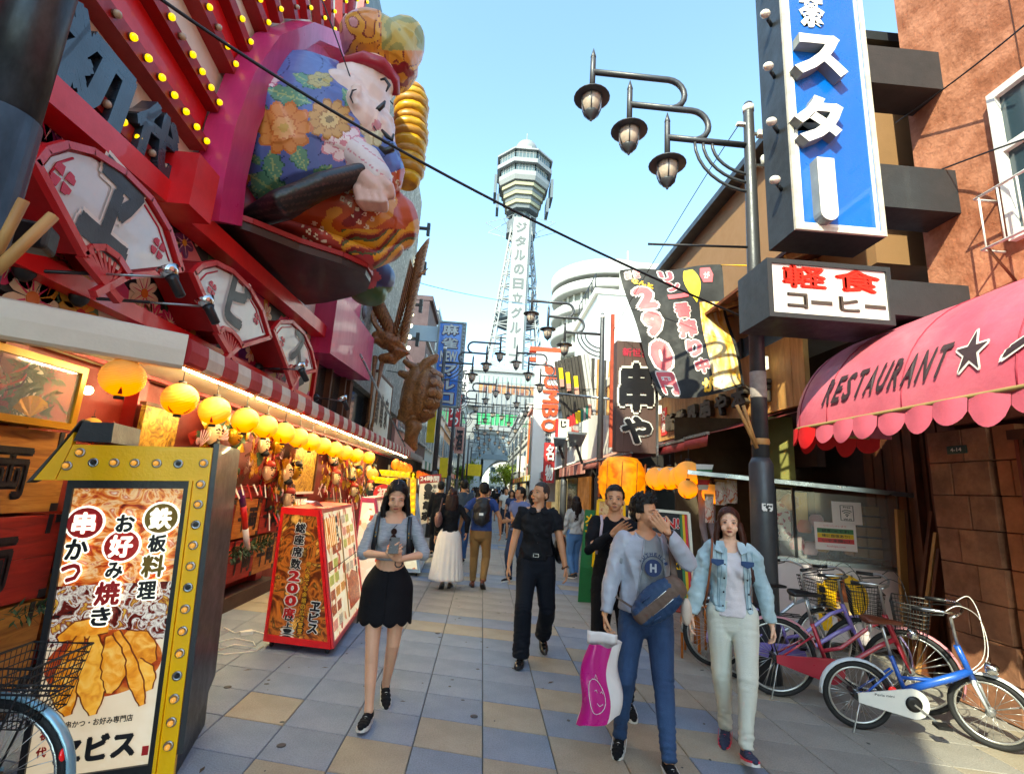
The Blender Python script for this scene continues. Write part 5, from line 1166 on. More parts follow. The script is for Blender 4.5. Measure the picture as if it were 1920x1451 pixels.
def awn_text(txt,y0,y1,v0,v1,bold,mats,sh=0,out=0,dep=.006):
    m=MB();put_text(m,txt,((y0+y1)/2,(v0+v1)/2,0),(-1,0,0),(0,1,0),abs(y0-y1),v1-v0,depth=dep,bold=bold,out=out)
    bend(m,lambda v:surf(v.x-(sh*(v.y-v0)),v.y,.016+abs(v.z)),'lettering',mats,aw)
for i,ch in enumerate('RESTAURANT'):
    ya=4.50-i*.130;awn_text(ch,ya,ya-.10,.16,.40,.03,[mat('awning_letter','3a2a30',.6)],.25)
awn_text('★',3.14,2.92,.16,.44,.0,[mat('awning_letter','3a2a30',.6),white],0,.05);awn_text('ス',2.84,2.60,.18,.54,.05,[mat('awning_letter','3a2a30',.6),white],1,.05);awn_text('タ',2.5,2.28,.18,.54,.05,[mat('awning_letter','3a2a30',.6),white],1,.05)
# ------------------------------------------------------------------ corner stall with glass front
F0,F1=V((2.75,6.55,0)),V((5.06,5.86,0));fd=(F1-F0).normalized();fnn=V((fd.y,-fd.x,0))
st=thing('corner_stall','white-fronted stall with glass upper front under a thin sloping roof at right','stall',(4,6.5,0))
def K(s,z,o=0):p=F0+(F1-F0)*s+fnn*o;return V((p.x,p.y,z))
k0=.33
MB().hexa([K(k0,.1,0),K(1,.1,0),K(1,.1,-.5),K(k0,.1,-.5),K(k0,1.0,0),K(1,.97,0),K(1,.97,-.5),K(k0,1.0,-.5)]).build('counter',mat('counter_white','ddd0d2',.4,var=.06,coat=.2),st)
MB().bar(K(k0,1.005,.01),K(1,.975,.01),.03,.05).build('counter_edge',steel,st)
gl=glass('stall_glass',alpha=.14)
MB().hexa([K(k0,1.03,-.02),K(1,1.0,-.02),K(1,1.0,-.026),K(k0,1.03,-.026),K(k0,1.86,-.02),K(1,1.80,-.02),K(1,1.8,-.026),K(k0,1.86,-.026)]).build('pane',gl,st)
for s in (k0,.43,.52,1.0):MB().bar(K(s,.98,-.02),K(s,1.88,-.02),.03,.03).build('mullion',dgrey,st)
MB().hexa([K(-.02,2.0,.25),K(1.03,1.84,.25),K(1.0,1.98,-1.6),K(.1,2.1,-2.0),K(-.02,2.03,.25),K(1.03,1.87,.25),K(1.0,2.01,-1.6),K(.1,2.13,-2.0)]).build('roof_sheet',dgrey,st)
MB().bar(K(-.02,2.0,.27),K(1.03,1.845,.27),.03,.05).build('roof_edge',steel,st)
inn=mat('stall_inside','4a3f2e',.8,var=.3)
MB().hexa([K(.0,0,-2.2),K(1.1,0,-2.2),K(1.1,0,-2.3),K(0,0,-2.3),K(0,3.1,-2.2),K(1.1,3.1,-2.2),K(1.1,3.1,-2.3),K(0,3.1,-2.3)]).build('back_wall',inn,st)
MB().hexa([K(.45,1.9,-.7),K(.62,1.9,-.7),K(.62,1.9,-.8),K(.45,1.9,-.8),K(.45,2.9,-.7),K(.62,2.9,-.7),K(.62,2.9,-.8),K(.45,2.9,-.8)]).build('olive_panel',mat('olive_panel','7d7a3c',.6),st)
for i in range(5):
    for j in range(2):MB().box(K(.86+j*.07,1.12+i*.13,-.45),(.15,.3,.11),math.atan2(fd.y,fd.x),0).build('cardboard_box',mat('cardboard','a87446',.7,var=.2),st)
    MB().bar(K(.8,1.055+i*.13,-.4),K(.98,1.05+i*.13,-.4),.35,.015).build('shelf',darkint,st)
MB().box(K(.47,1.45,-.3),(.3,.01,.5),math.atan2(fd.y,fd.x)).build('menu_poster',ramp_mat('grid_menu_print',[(0,'d9d2c0'),(.6,'c9c2b0'),(.7,'a83a3a'),(.85,'6a6a70')],22,.5,'voronoi'),st)
MB().box(K(.59,1.62,-.3),(.14,.03,.42),math.atan2(fd.y,fd.x)).build('yellow_bag',mat('yellow_plastic','d8a81c',.4),st)
for k,(s,z) in enumerate(((.56,1.2),(.62,1.15),(.68,1.2),(.74,1.12),(.6,1.42),(.66,1.5))):
    MB().lathe([(.07,0),(.09,.05),(.08,.12),(.05,.16)],K(s,z-.1,-.3),10).build('jar',[redink,whitep,goldp,dgrey,orangep,mat('pink_pack','c98a92',.5)][k],st)
MB().lathe([(.09,0),(.12,.1),(.09,.14)],K(.52,1.7,-.35),5,(.2,-1,0)).build('star_ornament',palewood,st)
def notice(nm,lab,s,z,w_,h_,m0):
    t=thing(nm,lab,'notice',K(s,z,.0));MB().hexa([K(s-w_/2,z-h_/2,-.012),K(s+w_/2,z-h_/2,-.012),K(s+w_/2,z-h_/2,-.016),K(s-w_/2,z-h_/2,-.016),K(s-w_/2,z+h_/2,-.012),K(s+w_/2,z+h_/2,-.012),K(s+w_/2,z+h_/2,-.016),K(s-w_/2,z+h_/2,-.016)]).build('sheet',m0,t);return t
paper=mat('paper_white','e6d8d8',.6,var=.04)
t=notice('wifi_notice','white Free Wi-Fi notice on the stall glass, upper of the two notices',.765,1.60,.135,.27,paper)
cc=K(.765,1.6,-.01);m=MB()
for r0 in (.03,.055,.08):
    P=[cc+fd*(r0*math.cos(a))+V((0,0,r0*math.sin(a)-.045)) for a in [PI*.28+i*PI*.09 for i in range(6)]];m.tube(P,.005,5)
m.ell(cc+V((0,0,-.035)),.01,nu=6,nv=5)
for (x0,z0,x1,z1) in ((-.07,-.09,.07,-.09),(-.07,.09,.07,.09),(-.07,-.09,-.07,.09),(.07,-.09,.07,.09)):m.bar(cc+fd*x0+V((0,0,z0)),cc+fd*x1+V((0,0,z1)),.006,.006)
m.build('symbol',ink,t);m=MB();put_text(m,'Free',cc+V((0,0,.07))+fnn*.002,fd,(0,0,1),.08,.022,bold=.03);put_text(m,'Wi-Fi',cc+V((0,0,-.075))+fnn*.002,fd,(0,0,1),.09,.024,bold=.03);m.build('lettering',[ink],t)
t=notice('tasting_notice','white notice with green yellow and red text bands on the stall glass',.705,1.31,.19,.33,paper)
for i,(tx,mm) in enumerate((('試食OKです!',mat('band_green','3f7a4a',.5)),('味に自信あり!',mat('band_yellow','e0b414',.5)),('いや本間に!',mat('band_red','d0303a',.5)))):
    z=1.375-i*.058;a=K(.705,z,-.011);MB().bar(a-fd*.2,a+fd*.2,.056,.003,up=fnn).build('band',mm,t)
    m=MB();put_text(m,tx,a+fnn*.003,fd,(0,0,1),.3,.036,bold=.02);m.build('lettering',[ink],t)
m=MB();put_text(m,'いらっしゃいませ',K(.705,1.435,-.01),fd,(0,0,1),.25,.025,bold=0);put_text(m,'kushiya.com',K(.705,1.19,-.01),fd,(0,0,1),.2,.028,bold=0);m.build('lettering',[redink],t)
bp=thing('beer_poster','beer poster with brown bottle on yellow circle stuck to the stall counter','poster',K(.7,.6,.02))
s0,s1=.60,.84;MB().hexa([K(s0,.22,.004),K(s1,.22,.004),K(s1,.22,.008),K(s0,.22,.008),K(s0,.93,.004),K(s1,.93,.004),K(s1,.93,.008),K(s0,.93,.008)]).build('sheet',paper,bp)
pc=K(.72,.62,.01);MB().prism([pc+fd*(.26*math.cos(a*PI/14))+V((0,0,.26*math.sin(a*PI/14))) for a in range(28)],fnn*.002).build('circle',yellow,bp);MB().hexa([K(s0,.22,.009),K(s0+.06,.22,.009),K(s0+.06,.22,.011),K(s0,.22,.011),K(s0,.75,.009),K(s0+.06,.75,.009),K(s0+.06,.75,.011),K(s0,.75,.011)]).build('yellow_strip',yellow,bp)
bc=K(.715,.3,.016);prof=[(.075,0),(.078,.28),(.07,.36),(.03,.44),(.026,.56),(.03,.57)]
MB().prism([bc+fd*x+V((0,0,z)) for x,z in prof]+[bc+fd*-x+V((0,0,z)) for x,z in prof[::-1]],fnn*.002).build('bottle',mat('bottle_brown','9a4a1a',.4),bp)
MB().prism([bc+fd*x+fnn*.003+V((0,0,z)) for x,z in ((-.077,.08),(.077,.08),(.077,.26),(-.077,.26))],fnn*.002).build('label',mat('bottle_label','d9b98a',.5),bp)
m=MB();put_col(m,'一番搾り',K(.625,.68,.014),fd,(0,0,-1),.07,.085,bold=.06);put_col(m,'氷点下',K(.76,.86,.014),fd,(0,0,-1),.03,.05);put_col(m,'生ビール',K(.80,.86,.014),fd,(0,0,-1),.03,.05);m.build('lettering',[ink],bp)
# leaning boards in the gap
for i,(b0,t0,lab,mm) in enumerate((((1728,1190),(1712,1000),'orange board edge standing right of the stall glass',palewood),((1745,1180),(1718,880),'dark vertical timber post right of the stall',brownwood),((1712,1215),(1752,960),'reddish plank leaning into the gap beside the stone pier',brownwood),((1722,1218),(1760,1000),'second plank leaning into the gap beside the stone pier',palewood),((1733,1220),(1766,1030),'third plank leaning into the gap beside the stone pier',brownwood))):
    a,b_=at(*b0,Y=5.55-.06*i),at(*t0,Y=5.55-.06*i);a.z=max(.02,a.z) if i>1 else .0
    if i == 0:a=at(1700,1215,Y=5.7);b_=at(1686,955,Y=5.7)
    if i == 1:b_=V((b_.x,b_.y,2.9));a.x=b_.x
    a.z=.01;o_=MB().bar(a,b_,.09,.04,up=V((0,-1,0))).build('plank',mm);tag(o_,lab,'plank')
MB().bb((XR+.62,4.9,0),(XR+.66,7.5,4)).build('gap_wall',darkint,st)
for k in range(9):MB().bb((XR+.58-rs.uniform(0,.03),4.95+k*.16,0),(XR+.62,5.09+k*.16,2.9)).build('timber_board',brownwood,st)
# ------------------------------------------------------------------ kushiya building (brown, timber band)
kb=thing('skewer_restaurant_building','brown restaurant with pale timber band and raised letters on the right side','building',(XR,9,0))
tan=mat('tan_wall','94704c',.7,var=.12,vs=1.5)
MB().bb((XR+.02,5.2,4.55),(XR+7,12.6,7.6)).build('upper_wall',tan,kb)
MB().bb((XR-.25,5.0,7.55),(XR+7,12.8,7.68)).build('roof_edge',dgrey,kb)
MB().bb((XR+.02,7.0,4.2),(XR+.2,12.4,4.55)).build('glazing',mat('blue_glass','4a6a80',.08,var=.2,coat=.6),kb)
for y in (7.0,8.3,9.6,10.9,12.3):MB().bb((XR-.02,y,4.18),(XR+.02,y+.07,4.56)).build('window_bar',dgrey,kb)
MB().hexa([(XR-.9,5.4,4.75),(XR+.02,5.4,5.1),(XR+.02,12.4,5.1),(XR-.9,12.4,4.75),(XR-.9,5.4,4.80),(XR+.02,5.4,5.16),(XR+.02,12.4,5.16),(XR-.9,12.4,4.80)]).build('eave',brownwood,kb)
for k in range(12):MB().bar((XR-.85,5.6+k*.6,4.73),(XR,5.6+k*.6,5.06),.05,.07).build('rafter',palewood,kb)
y=6.6
while y<12.5:
    MB().bb((XR-rs.uniform(.012,.02),y,3.08),(XR+.06,y+.145,4.18)).build('timber_board',palewood,kb);y += .15
MB().bb((XR+.08,6.6,2.2),(XR+.2,12.5,3.1)).build('dark_band',darkint,kb)
MB().bb((XR+1.2,6.9,0),(XR+1.3,12.6,3.1)).build('inside_wall',inn,kb)
m_=mat('raised_char','4b4238',.5)
for i,ch in enumerate('新世界串や本店'):
    y=11.6-i*.66;z=3.45
    m=MB();put_text(m,ch,(XR-.03,y,z),(0,-1,0),(0,0,1),.5,.42,depth=.09,bold=.05);m.build('raised_letter',m_,kb)
m=MB();m.bb((XR-.04,11.95,3.2),(XR-.02,12.35,3.9));m.build('red_tag',redink,kb);m=MB();put_text(m,'名',(XR-.045,12.15,3.7),(0,-1,0),(0,0,1),.25,.25);put_text(m,'物',(XR-.045,12.15,3.4),(0,-1,0),(0,0,1),.25,.25);m.build('lettering',[white],kb)
for y in (7.3,9.4,12.0):MB().box((XR-.22,y,3.82),(.1,.16,.2)).build('floodlight',mat('flood_face','f0ead8',.3,var=0,bump=0,emis=.4),kb)
# retractable dark red awnings
drk=mat('awning_maroon','6a1c22',.55,var=.2,vs=3)
def flat_awning(label,y0,y1,zt,zb_,x0,x1,m,drop=.18,parent=None):
    t=thing('fabric_awning',label,'awning',(x1,(y0+y1)/2,zt))
    n=14;MB().grid(lambda u,v:V((x0+(x1-x0)*v,y0+(y1-y0)*u,zt+(zb_-zt)*v-.02*math.sin(v*PI))),n,6).build('canvas',m,t,solid=.004)
    MB().grid(lambda u,v:V((x1-.02*v+0,y0+(y1-y0)*u,zb_-drop*v)),n*4,2).build('valance',m,t,solid=.003)
    MB().bar((x1,y0,zb_),(x1,y1,zb_),.04,.04).build('front_rail',steel,t);return t
flat_awning('dark red retractable awning below the timber band',7.2,11.8,3.05,2.62,XR,XR-1.2,drk)
flat_awning('maroon striped awning corner just left of the lamp pole',6.5,7.3,3.0,2.55,XR,XR-1.5,drk)
flat_awning('long dusty rose awning behind the big orange lantern',9.0,13.5,2.95,2.45,XR,2.7,mat('awning_dusty','9a5a52',.6,var=.2))
# big orange lantern, small lanterns
t=thing('giant_orange_lantern','large wrinkled orange lantern above the black-shirted youth','lantern',at(1166,930,Y=8.6))
q=at(1166,901,Y=8.6);pr=[(.14,-.41),(.26,-.39)]+[(.42*(1 if i%2 else .96)*(1-.30*abs(i/8-1) ** 2.6),-.36+i*.045) for i in range(17)]+[(.26,.39),(.14,.41)]
o_=MB().lathe(pr,q,26).build('shade',ramp_mat('orange_cloth',[(.3,'c85a0a'),(.5,'ee8a12'),(.7,'f5a31e')],3,.5,emis=.25,dist=2),t)
for k in range(10):MB().tube([q+V((.41*math.cos(k*.63),.41*math.sin(k*.63),-.3)),q+V((.415*math.cos(k*.63+.05),.415*math.sin(k*.63+.05),.3))],.008,5).build('fold',orangep,t)
for i,(px,py,s,lab) in enumerate(((1233,897,1.0,'yellow lantern, leftmost under the stall roof'),(1256,896,1.0,'yellow lantern, second under the stall roof'),(1277,895,1.0,'yellow lantern, third under the stall roof'),(1291,889,1.15,'largest yellow lantern at the stall roof corner beside the colour-banded flag'),(1290,917,.8,'small yellow lantern hanging below the others at the stall'),(1336,926,.85,'glowing lantern beside the hanging snack bags'))):
    q=at(px,py,Y=6.75+.25*(4-i)*(i<4));c=copy_tree(proto);sc_=s*(q.y*22/900)/.135;c.location=q+V((0,0,.135*sc_));c.scale=(sc_,)*3;c['label']=lab;c['group']='yellow lanterns at the corner stall'
MB().hexa([at(1213,878,Y=7.9),at(1300,876,Y=6.9),at(1300,876,Y=6.95),at(1213,878,Y=7.95),at(1213,905,Y=7.9),at(1300,908,Y=6.9),at(1300,908,Y=6.95),at(1213,905,Y=7.95)]).build('white_board',white,st)
fl=thing('banded_flag','small white flag with green yellow and red bands hanging from the stall roof','flag',at(1320,900,Y=6.6))
for i,mm in enumerate((white,mat('band_green','',.5),mat('band_yellow','',.5),mat('band_red','',.5),white)):
    a,b_,c_,d_=[at(x,y,Y=6.6) for x,y in ((1305-i*-1,870+i*9.6),(1338-i*2.2,871+i*9.6),(1337-i*2.2-2,880+i*9.6),(1306+i,880+i*9.6))]
    MB().prism([a,b_,c_,d_],(0,.006,0)).build('band',mm,fl)
m=MB();put_text(m,'いやほんまに',at(1320,894,Y=6.59),(1,0,0),(0,0,1),.17,.04,bold=.02);m.build('lettering',[ink],fl)
for i,(px,py,w_,h_,lab) in enumerate(((1352,925,.16,.3,'clear snack bag hanging left at the stall'),(1372,922,.15,.3,'clear snack bag hanging right at the stall'),(1330,955,.12,.34,'pack of skewers hanging below the lantern at the stall'))):
    t=thing('snack_bag',lab,'snack bag',at(px,py,Y=6.5));c=at(px,py,Y=6.5)
    MB().grid(lambda u,v:c+V(((u-.5)*w_,-.05*math.sin(u*PI)*math.sin(v*PI),(v-.5)*h_)),6,6).grid(lambda u,v:c+V(((u-.5)*w_,.04*math.sin(u*PI)*math.sin(v*PI),(v-.5)*h_)),6,6).build('bag',ramp_mat('snack_print',[(.3,'c9a27a'),(.5,'d8c9c0'),(.6,'c04a2a'),(.75,'e8b060')],9,.2),t)
    MB().bb((c.x-w_/2,c.y-.01,c.z+h_/2),(c.x+w_/2,c.y+.01,c.z+h_/2+.03)).build('header',palewood,t)
# curtain strips, posts
for i,(px,lab) in enumerate(((1316,'left tied plastic curtain beside the stall'),(1332,'right tied plastic curtain beside the stall'))):
    a=at(px,900,Y=6.9);o_=MB().tube([a,V((a.x,a.y,1.3)),V((a.x+.05,a.y,1.05)),V((a.x-.02,a.y,.45))],[.07,.05,.03,.08],8).build('plastic_curtain',mat('curtain_film','8f8793',.25,var=.2,vs=9,stretch=(1,1,.1),bump=.5));tag(o_,lab,'curtain')
for x,y in ((2.95,8.6),(3.3,7.4)):MB().bb((x,y,0),(x+.07,y+.07,2.2)).build('post',dgrey,st)
# OPEN board
ob=thing('open_board','black board with red and white lettering and striped edges behind the grey-jacketed man','sign board',(2.2,6.4,0))
b0,b1,t1_,t0_=at(1170,1120,Y=6.2),at(1302,1128,Y=6.2),at(1290,962,Y=6.3),at(1182,952,Y=6.3)
def B(u,v,o=0):p=(b0.lerp(b1,u)).lerp(t0_.lerp(t1_,u),v);return V((p.x,p.y-o,p.z))
MB().prism([B(0,0),B(1,0),B(1,1),B(0,1)],(0,.03,0)).build('board',ink,ob)
for (u0,u1,mm) in ((.85,.89,'band_green'),(.89,.93,'band_yellow'),(.93,.97,'band_red'),(.03,.07,'band_red'),(.07,.11,'band_yellow'),(.11,.15,'band_green')):MB().prism([B(u0,.02,.006),B(u1,.02,.006),B(u1,.98,.006),B(u0,.98,.006)],(0,.004,0)).build('edge_band',MATS[mm],ob)
m=MB()
for a,b_ in (((0,0),(1,0)),((1,0),(1,1)),((1,1),(0,1)),((0,1),(0,0))):m.bar(B(*a,.01),B(*b_,.01),.035,.035)
m.build('frame',offwhite,ob)
for tx,u,v,w_,h_,mm in (('OPEN!',.5,.86,.5,.13,[redink,white]),('24 hours',.5,.66,.48,.07,[white,white]),('available',.55,.5,.45,.07,[mat('chalk_green','6ad08a',.6),ink]),('OK!',.7,.38,.2,.08,[yellow,ink]),('営業中',.55,.12,.45,.14,[redink,white])):
    m=MB();put_text(m,tx,B(u,v,.012),(1,0,0),(0,0,1),w_,h_,bold=.03,out=.03 if mm[1] is white else 0);m.build('lettering',mm,ob)
for u in (.05,.95):MB().bar(B(u,0,-.02),V((B(u,0).x,B(u,0).y+.25,0)),.03,.03).build('leg',steel,ob)
MB().bar(B(.96,0),V((B(.96,0).x,B(.96,0).y,0)),.03,.03).build('leg',offwhite,ob)
gb=thing('green_menu_board','green and yellow framed menu easel left of the black-shirted youth','menu board',(1.9,8,0))
P=[at(x,y,Y=8) for x,y in ((1088,1062),(1150,1075),(1150,960),(1098,955))]
MB().prism(P,(0,.04,0)).build('board',mat('board_green','1d6a34',.5),gb)
P2=[at(x,y,Y=7.9) for x,y in ((1112,1062),(1170,1075),(1170,940),(1122,937))]
MB().prism(P2,(0,.03,0)).build('food_panel',ramp_mat('pizza_print',[(.3,'c98a3a'),(.5,'e0c08a'),(.7,'b8502a')],9,.4),gb)
MB().prism([P[0],P[1],V((P[1].x,P[1].y+.1,.0)),V((P[0].x,P[0].y+.1,.0))],(0,.03,0)).build('foot_panel',mat('board_green','',.5),gb)
m=MB();[m.bar(P2[i],P2[(i+1)%4],.04,.04) for i in range(4)];m.build('yellow_frame',yellow,gb)
m=MB();put_text(m,'メ',at(1104,972,Y=7.95),(1,0,0),(0,0,1),.12,.14,bold=.04);put_text(m,'ニ',at(1104,990,Y=7.95),(1,0,0),(0,0,1),.12,.12,bold=.04);m.build('lettering',[yellow],gb)
# stools
def stool(label,x,y,rz):
    t=thing('wooden_stool',label,'stool',(x,y,0),rz,'orange bentwood stools beside the street lamp');om=mat('bentwood_orange','c06a14',.35,var=.15,coat=.5)
    MB().lathe([(.15,.44),(.165,.445),(.17,.455),(.165,.465),(.15,.47)],(0,0,0),20).build('seat',om if x>2.5 else mat('stool_seat_red','8a2a1a',.5),t,local=True)
    for k in range(4):
        a=PI/4+k*PI/2;c,s=math.cos(a),math.sin(a)
        MB().tube([(c*.08,s*.08,.435),(c*.13,s*.13,.425),(c*.155,s*.155,.39),(c*.16,s*.16,.2),(c*.165,s*.165,0)],[(.014,.017)]*5,8).build('leg',om,t,local=True)
    return t
stool('orange bentwood stool nearest the grey-jacket man',2.32,5.75,.3);stool('orange bentwood stool just behind the denim woman, nearest the lamp',2.62,5.25,.9);stool('orange bentwood stool farther back beside the stall',2.75,6.05,.1)
# ------------------------------------------------------------------ price banner
bn=thing('price_banner','slanting black banner with pink 290円 lettering and beer glass picture','banner',at(1280,620,Y=8))
q00,q10,q11,q01=at(1238,742,Y=7.6),at(1397,722,Y=7.2),at(1352,497,Y=8),at(1163,508,Y=8.6)
def bsurf(u,v,o=0):
    p=(q00.lerp(q10,u)).lerp(q01.lerp(q11,u),v);w_=.08*math.sin(u*6+v*3)*(1-v*.5)+.04*math.sin(v*9-u*4);n=V((-.15,1,-.1)).normalized()
    sagz=-.10*math.sin(u*PI)*(1-v)+.03*math.sin(u*PI*3)*v
    return p+n*(w_+o)+V((0,0,sagz))
bcl=mat('banner_black','141518',.7,var=.2,vs=3)
MB().grid(lambda u,v:bsurf(u,v,.006),24,28).grid(lambda u,v:bsurf(1-u,v,.012),24,28).build('cloth',bcl,bn)
bpink=mat('banner_pink','d8505c',.5);bwhite=mat('banner_white','e8dcd8',.5)
def btext(tx,u,v,w_,h_,rot=0,mats=(bpink,bwhite),out=.06,bold=.07):
    m=MB();put_text(m,tx,(u,v,0),(math.cos(rot),math.sin(rot),0),(-math.sin(rot),math.cos(rot),0),w_,h_,depth=.012,bold=bold,out=out)
    bend(m,lambda q:bsurf(q.x,q.y,-(.004+abs(q.z))),'lettering',list(mats),bn)
for tx,u,v,w_,h_ in (('2',.16,.74,.2,.19),('9',.17,.53,.2,.19),('0',.19,.3,.24,.22),('円',.17,.10,.2,.16),('リ',.44,.93,.14,.1),('ン',.47,.83,.14,.1),('番',.5,.63,.18,.12),('搾',.52,.49,.2,.14),('り',.54,.34,.15,.13),('中',.56,.2,.13,.11),('新',.07,.95,.07,.07),('世',.15,.95,.07,.07)):btext(tx,u,v,w_,h_,0 if tx != 'リ' else 0)
m=MB();m.grid(lambda a,b2:bsurf(.38+.22*a,.715+.035*b2+.02*a,-.012),6,2);m.build('lettering',bpink,bn)
btext('なんと',.18,.865,.2,.05,-.4,(yellow,yellow),0);btext('が',.57,.07,.12,.1,0,(yellow,yellow),0)
m=MB();m.grid(lambda a,b2:bsurf(.63+.34*(1-b2*.25)*(a-.5)+.17+.06*b2*0+(-.06*(1-b2)+.04)*1,.02+.66*b2,-.006),8,12);m.build('glass_print',ramp_mat('beer_glass_print',[(.3,'e6dcc8'),(.48,'e0b860'),(.56,'cf8a1c'),(.66,'e8d8b0'),(.8,'f0ece0')],1.6,.4,dist=2,stretch=(2,1,.6)),bn)
m=MB();m.grid(lambda a,b2:bsurf(.68+.07*math.sin(b2*2.6)*(a-.5)*4*.6,.68+.29*b2,-.008),8,10);m.build('figure_print',ramp_mat('yellow_print',[(.3,'d8b01c'),(.6,'e8d23a'),(.8,'c9981c')],4,.4),bn)
m=MB();m.grid(lambda a,b2:bsurf(.84+.13*(a-.5)*(1-abs(2*b2-1)*.3),.84+.13*b2,-.008),4,4);m.build('burst_print',bpink,bn);btext('が',.84,.9,.0601,.06,0,(bwhite,bwhite),0,.03)
for p,q in ((q11,at(1400,498,Y=6.5)),(q01,at(1185,505,Y=9)),(q10,at(1412,735,Y=6.2))):MB().tube([p,q],.01,5).build('tie',yellow if p is q11 else ink,bn)
# ------------------------------------------------------------------ vertical 串や sign
ks=thing('skewer_sign','tall brown vertical sign with brushed black and white 串や characters','sign',at(1190,850,Y=9))
yk=9.0
def Kq(px,py,d=0):return at(px,py,Y=yk)+V((0,d,0))
pl_=mat('sign_brown_plank','5a4440',.6,var=.2,vs=6,stretch=(1,1,.2))
for k in range(5):
    x0,x1=2.40+k*.152,2.40+(k+1)*.152-.004;MB().bb((x0,yk,2.45),(x1,yk+.25,4.58-k*.0)).build('plank',pl_,ks)
MB().bb((3.162,yk-.01,2.4),(3.2,yk+.26,4.6)).build('edge_trim',steel,ks)
m=MB();put_text(m,'新世界',(2.78,yk-.004,4.36),(1,0,0),(0,0,1),.55,.17,bold=.03);m.build('lettering',[mat('sign_pinkred','b8304a',.5)],ks)
m=MB();put_text(m,'串',(2.77,yk-.01,3.68),(1,.0,.05),(0,0,1),.66,.95,depth=.04,bold=.055,out=.05);m.build('lettering',[ink,white],ks)
m=MB();put_text(m,'や',(2.78,yk-.01,2.86),(1,0,0),(0,0,1),.58,.52,depth=.04,bold=.05,out=.05);m.build('lettering',[ink,white],ks)
index_kids()
# ------------------------------------------------------------------ street lamps
lampglass=mat('lamp_glass','c9b8a8',.25,var=.25,vs=12,bump=.1,coat=.6,alpha=.92)
def street_lamp(label,loc,group='three-lantern street lamps'):
    t=thing('street_lamp',label,'street lamp',loc,0,group)   # arms point to local -X
    MB().tube([(0,0,0),(0,0,2.05),(0,0,2.12)],[.12,.118,.085],18).build('pole_base',lampmetal,t,local=True)
    MB().tube([(0,0,2.1),(0,0,4.4),(0,0,6.36),(0,0,6.40),(0,0,6.43)],[.084,.072,.058,.05,.02],16).build('pole',lampmetal,t,local=True)
    MB().tube([(0,0,6.28),(0,0,6.36)],.064,14).build('cap',white,t,local=True)
    r=.036
    for i in range(3):
        z=5.82+.4*i;xo=-(1.0+.46*i)
        if i == 0:P=[(xo,0,z),(0,0,z)]
        else:
            xs=-(.70+.29*(i-1));P=[(xo,0,z),(xs,0,z)]+[(xs+.2*math.sin(a*PI/10),0,z-.2+.2*math.cos(a*PI/10)) for a in range(1,11)]
        MB().tube(P,r,10).build('arm',lampmetal,t,local=True)
        MB().tube([(xo,0,z-.3),(xo,0,z+.18),(xo,0,z+.2),(xo,0,z+.21),(xo,0,z+.34)],[.034,.034,.028,.036,.003],10).build('finial_post',lampmetal,t,local=True)
        c=(xo,0,z-.44)
        hd=MB().lathe([(.03,.16),(.06,.14),(.10,.11),(.205,.085),(.215,.07),(.20,.065),(.10,.07)],c,20).build('lantern_hood',lampmetal,t,local=True)
        MB().lathe([(.12,.07),(.125,.03),(.115,-.05),(.085,-.13),(.06,-.145)],c,16).build('glass',lampglass,hd,local=True)
        for k in range(6):
            a=k*PI/3+.3;P=[(c[0]+rr*math.cos(a),rr*math.sin(a),c[2]+zz) for rr,zz in ((.128,.07),(.133,.03),(.122,-.05),(.09,-.14))];MB().tube(P,.007,5).build('cage_rib',lampmetal,hd,local=True)
        MB().lathe([(.09,-.13),(.092,-.15),(.06,-.18),(.055,-.195),(.02,-.215),(.015,-.24),(.003,-.255)],c,14).build('finial',lampmetal,hd,local=True)
    for xo,zo in ((-.67,5.2),(-.57,5.32),(-.46,5.43)):
        h=5.80-zo;P=[(xo*math.cos(a*PI/16),0,5.80-h*math.sin(a*PI/16)) for a in range(9)];MB().tube(P,.018,8).build('curved_brace',lampmetal,t,local=True)
    return t
L1=street_lamp('nearest three-lantern street lamp on a thick grey pole before the stall',(2.84,5.0,0));L1.rotation_euler=(0,math.radians(.6),0)
MB().tube([(0,0,4.5),(-1.2,.05,4.45)],.014,8).build('banner_rod',ink,L1,local=True)
MB().tube([(-.09,-.01,2.28),(.1,-.01,2.28)],.01,6).build('strap_bolt',steel,L1,local=True)
MB().lathe([(.088,0),(.091,.005),(.091,.06),(.088,.065)],(0,0,2.25),18).build('yellow_strap',palewood,L1,local=True)
MB().lathe([(.082,0),(.084,.005),(.083,.28),(.081,.285)],(0,0,2.75),18).build('paper_wrap',mat('torn_paper','a59a94',.8,var=.3,vs=12),L1,local=True)
MB().box((-.02,-.121,1.62),(.11,.006,.075)).build('sticker',ramp_mat('checker_sticker',[(0,'e8e4e0'),(.5,'e8e4e0'),(.55,'2a2a2a')],45,.5,'voronoi'),L1,local=True)
MB().box((.14,-.02,5.98),(.1,.07,.07)).build('sensor_box',white,L1,local=True);MB().bar((0,0,5.98),(.12,-.02,5.98),.03,.03).build('sensor_bracket',steel,L1,local=True)
MB().lathe([(.035,0),(.04,.1),(.03,.12)],(.17,0,5.58),10).build('photo_cell',white,L1,local=True);MB().bar((0,0,5.56),(.19,0,5.56),.03,.03).build('sensor_bracket',steel,L1,local=True)
MB().box((-.09,0,6.1),(.12,.05,.03)).build('insulator',white,L1,local=True)
t=thing('tied_bamboo','pale bamboo lengths strapped to the nearest street lamp pole','bamboo',(2.6,4.9,2.2));
for k in range(2):MB().tube([(2.74,4.85,2.2),(2.52+k*.07,4.8,2.62)],.018,8).build('stick',palewood,t)
index_kids()
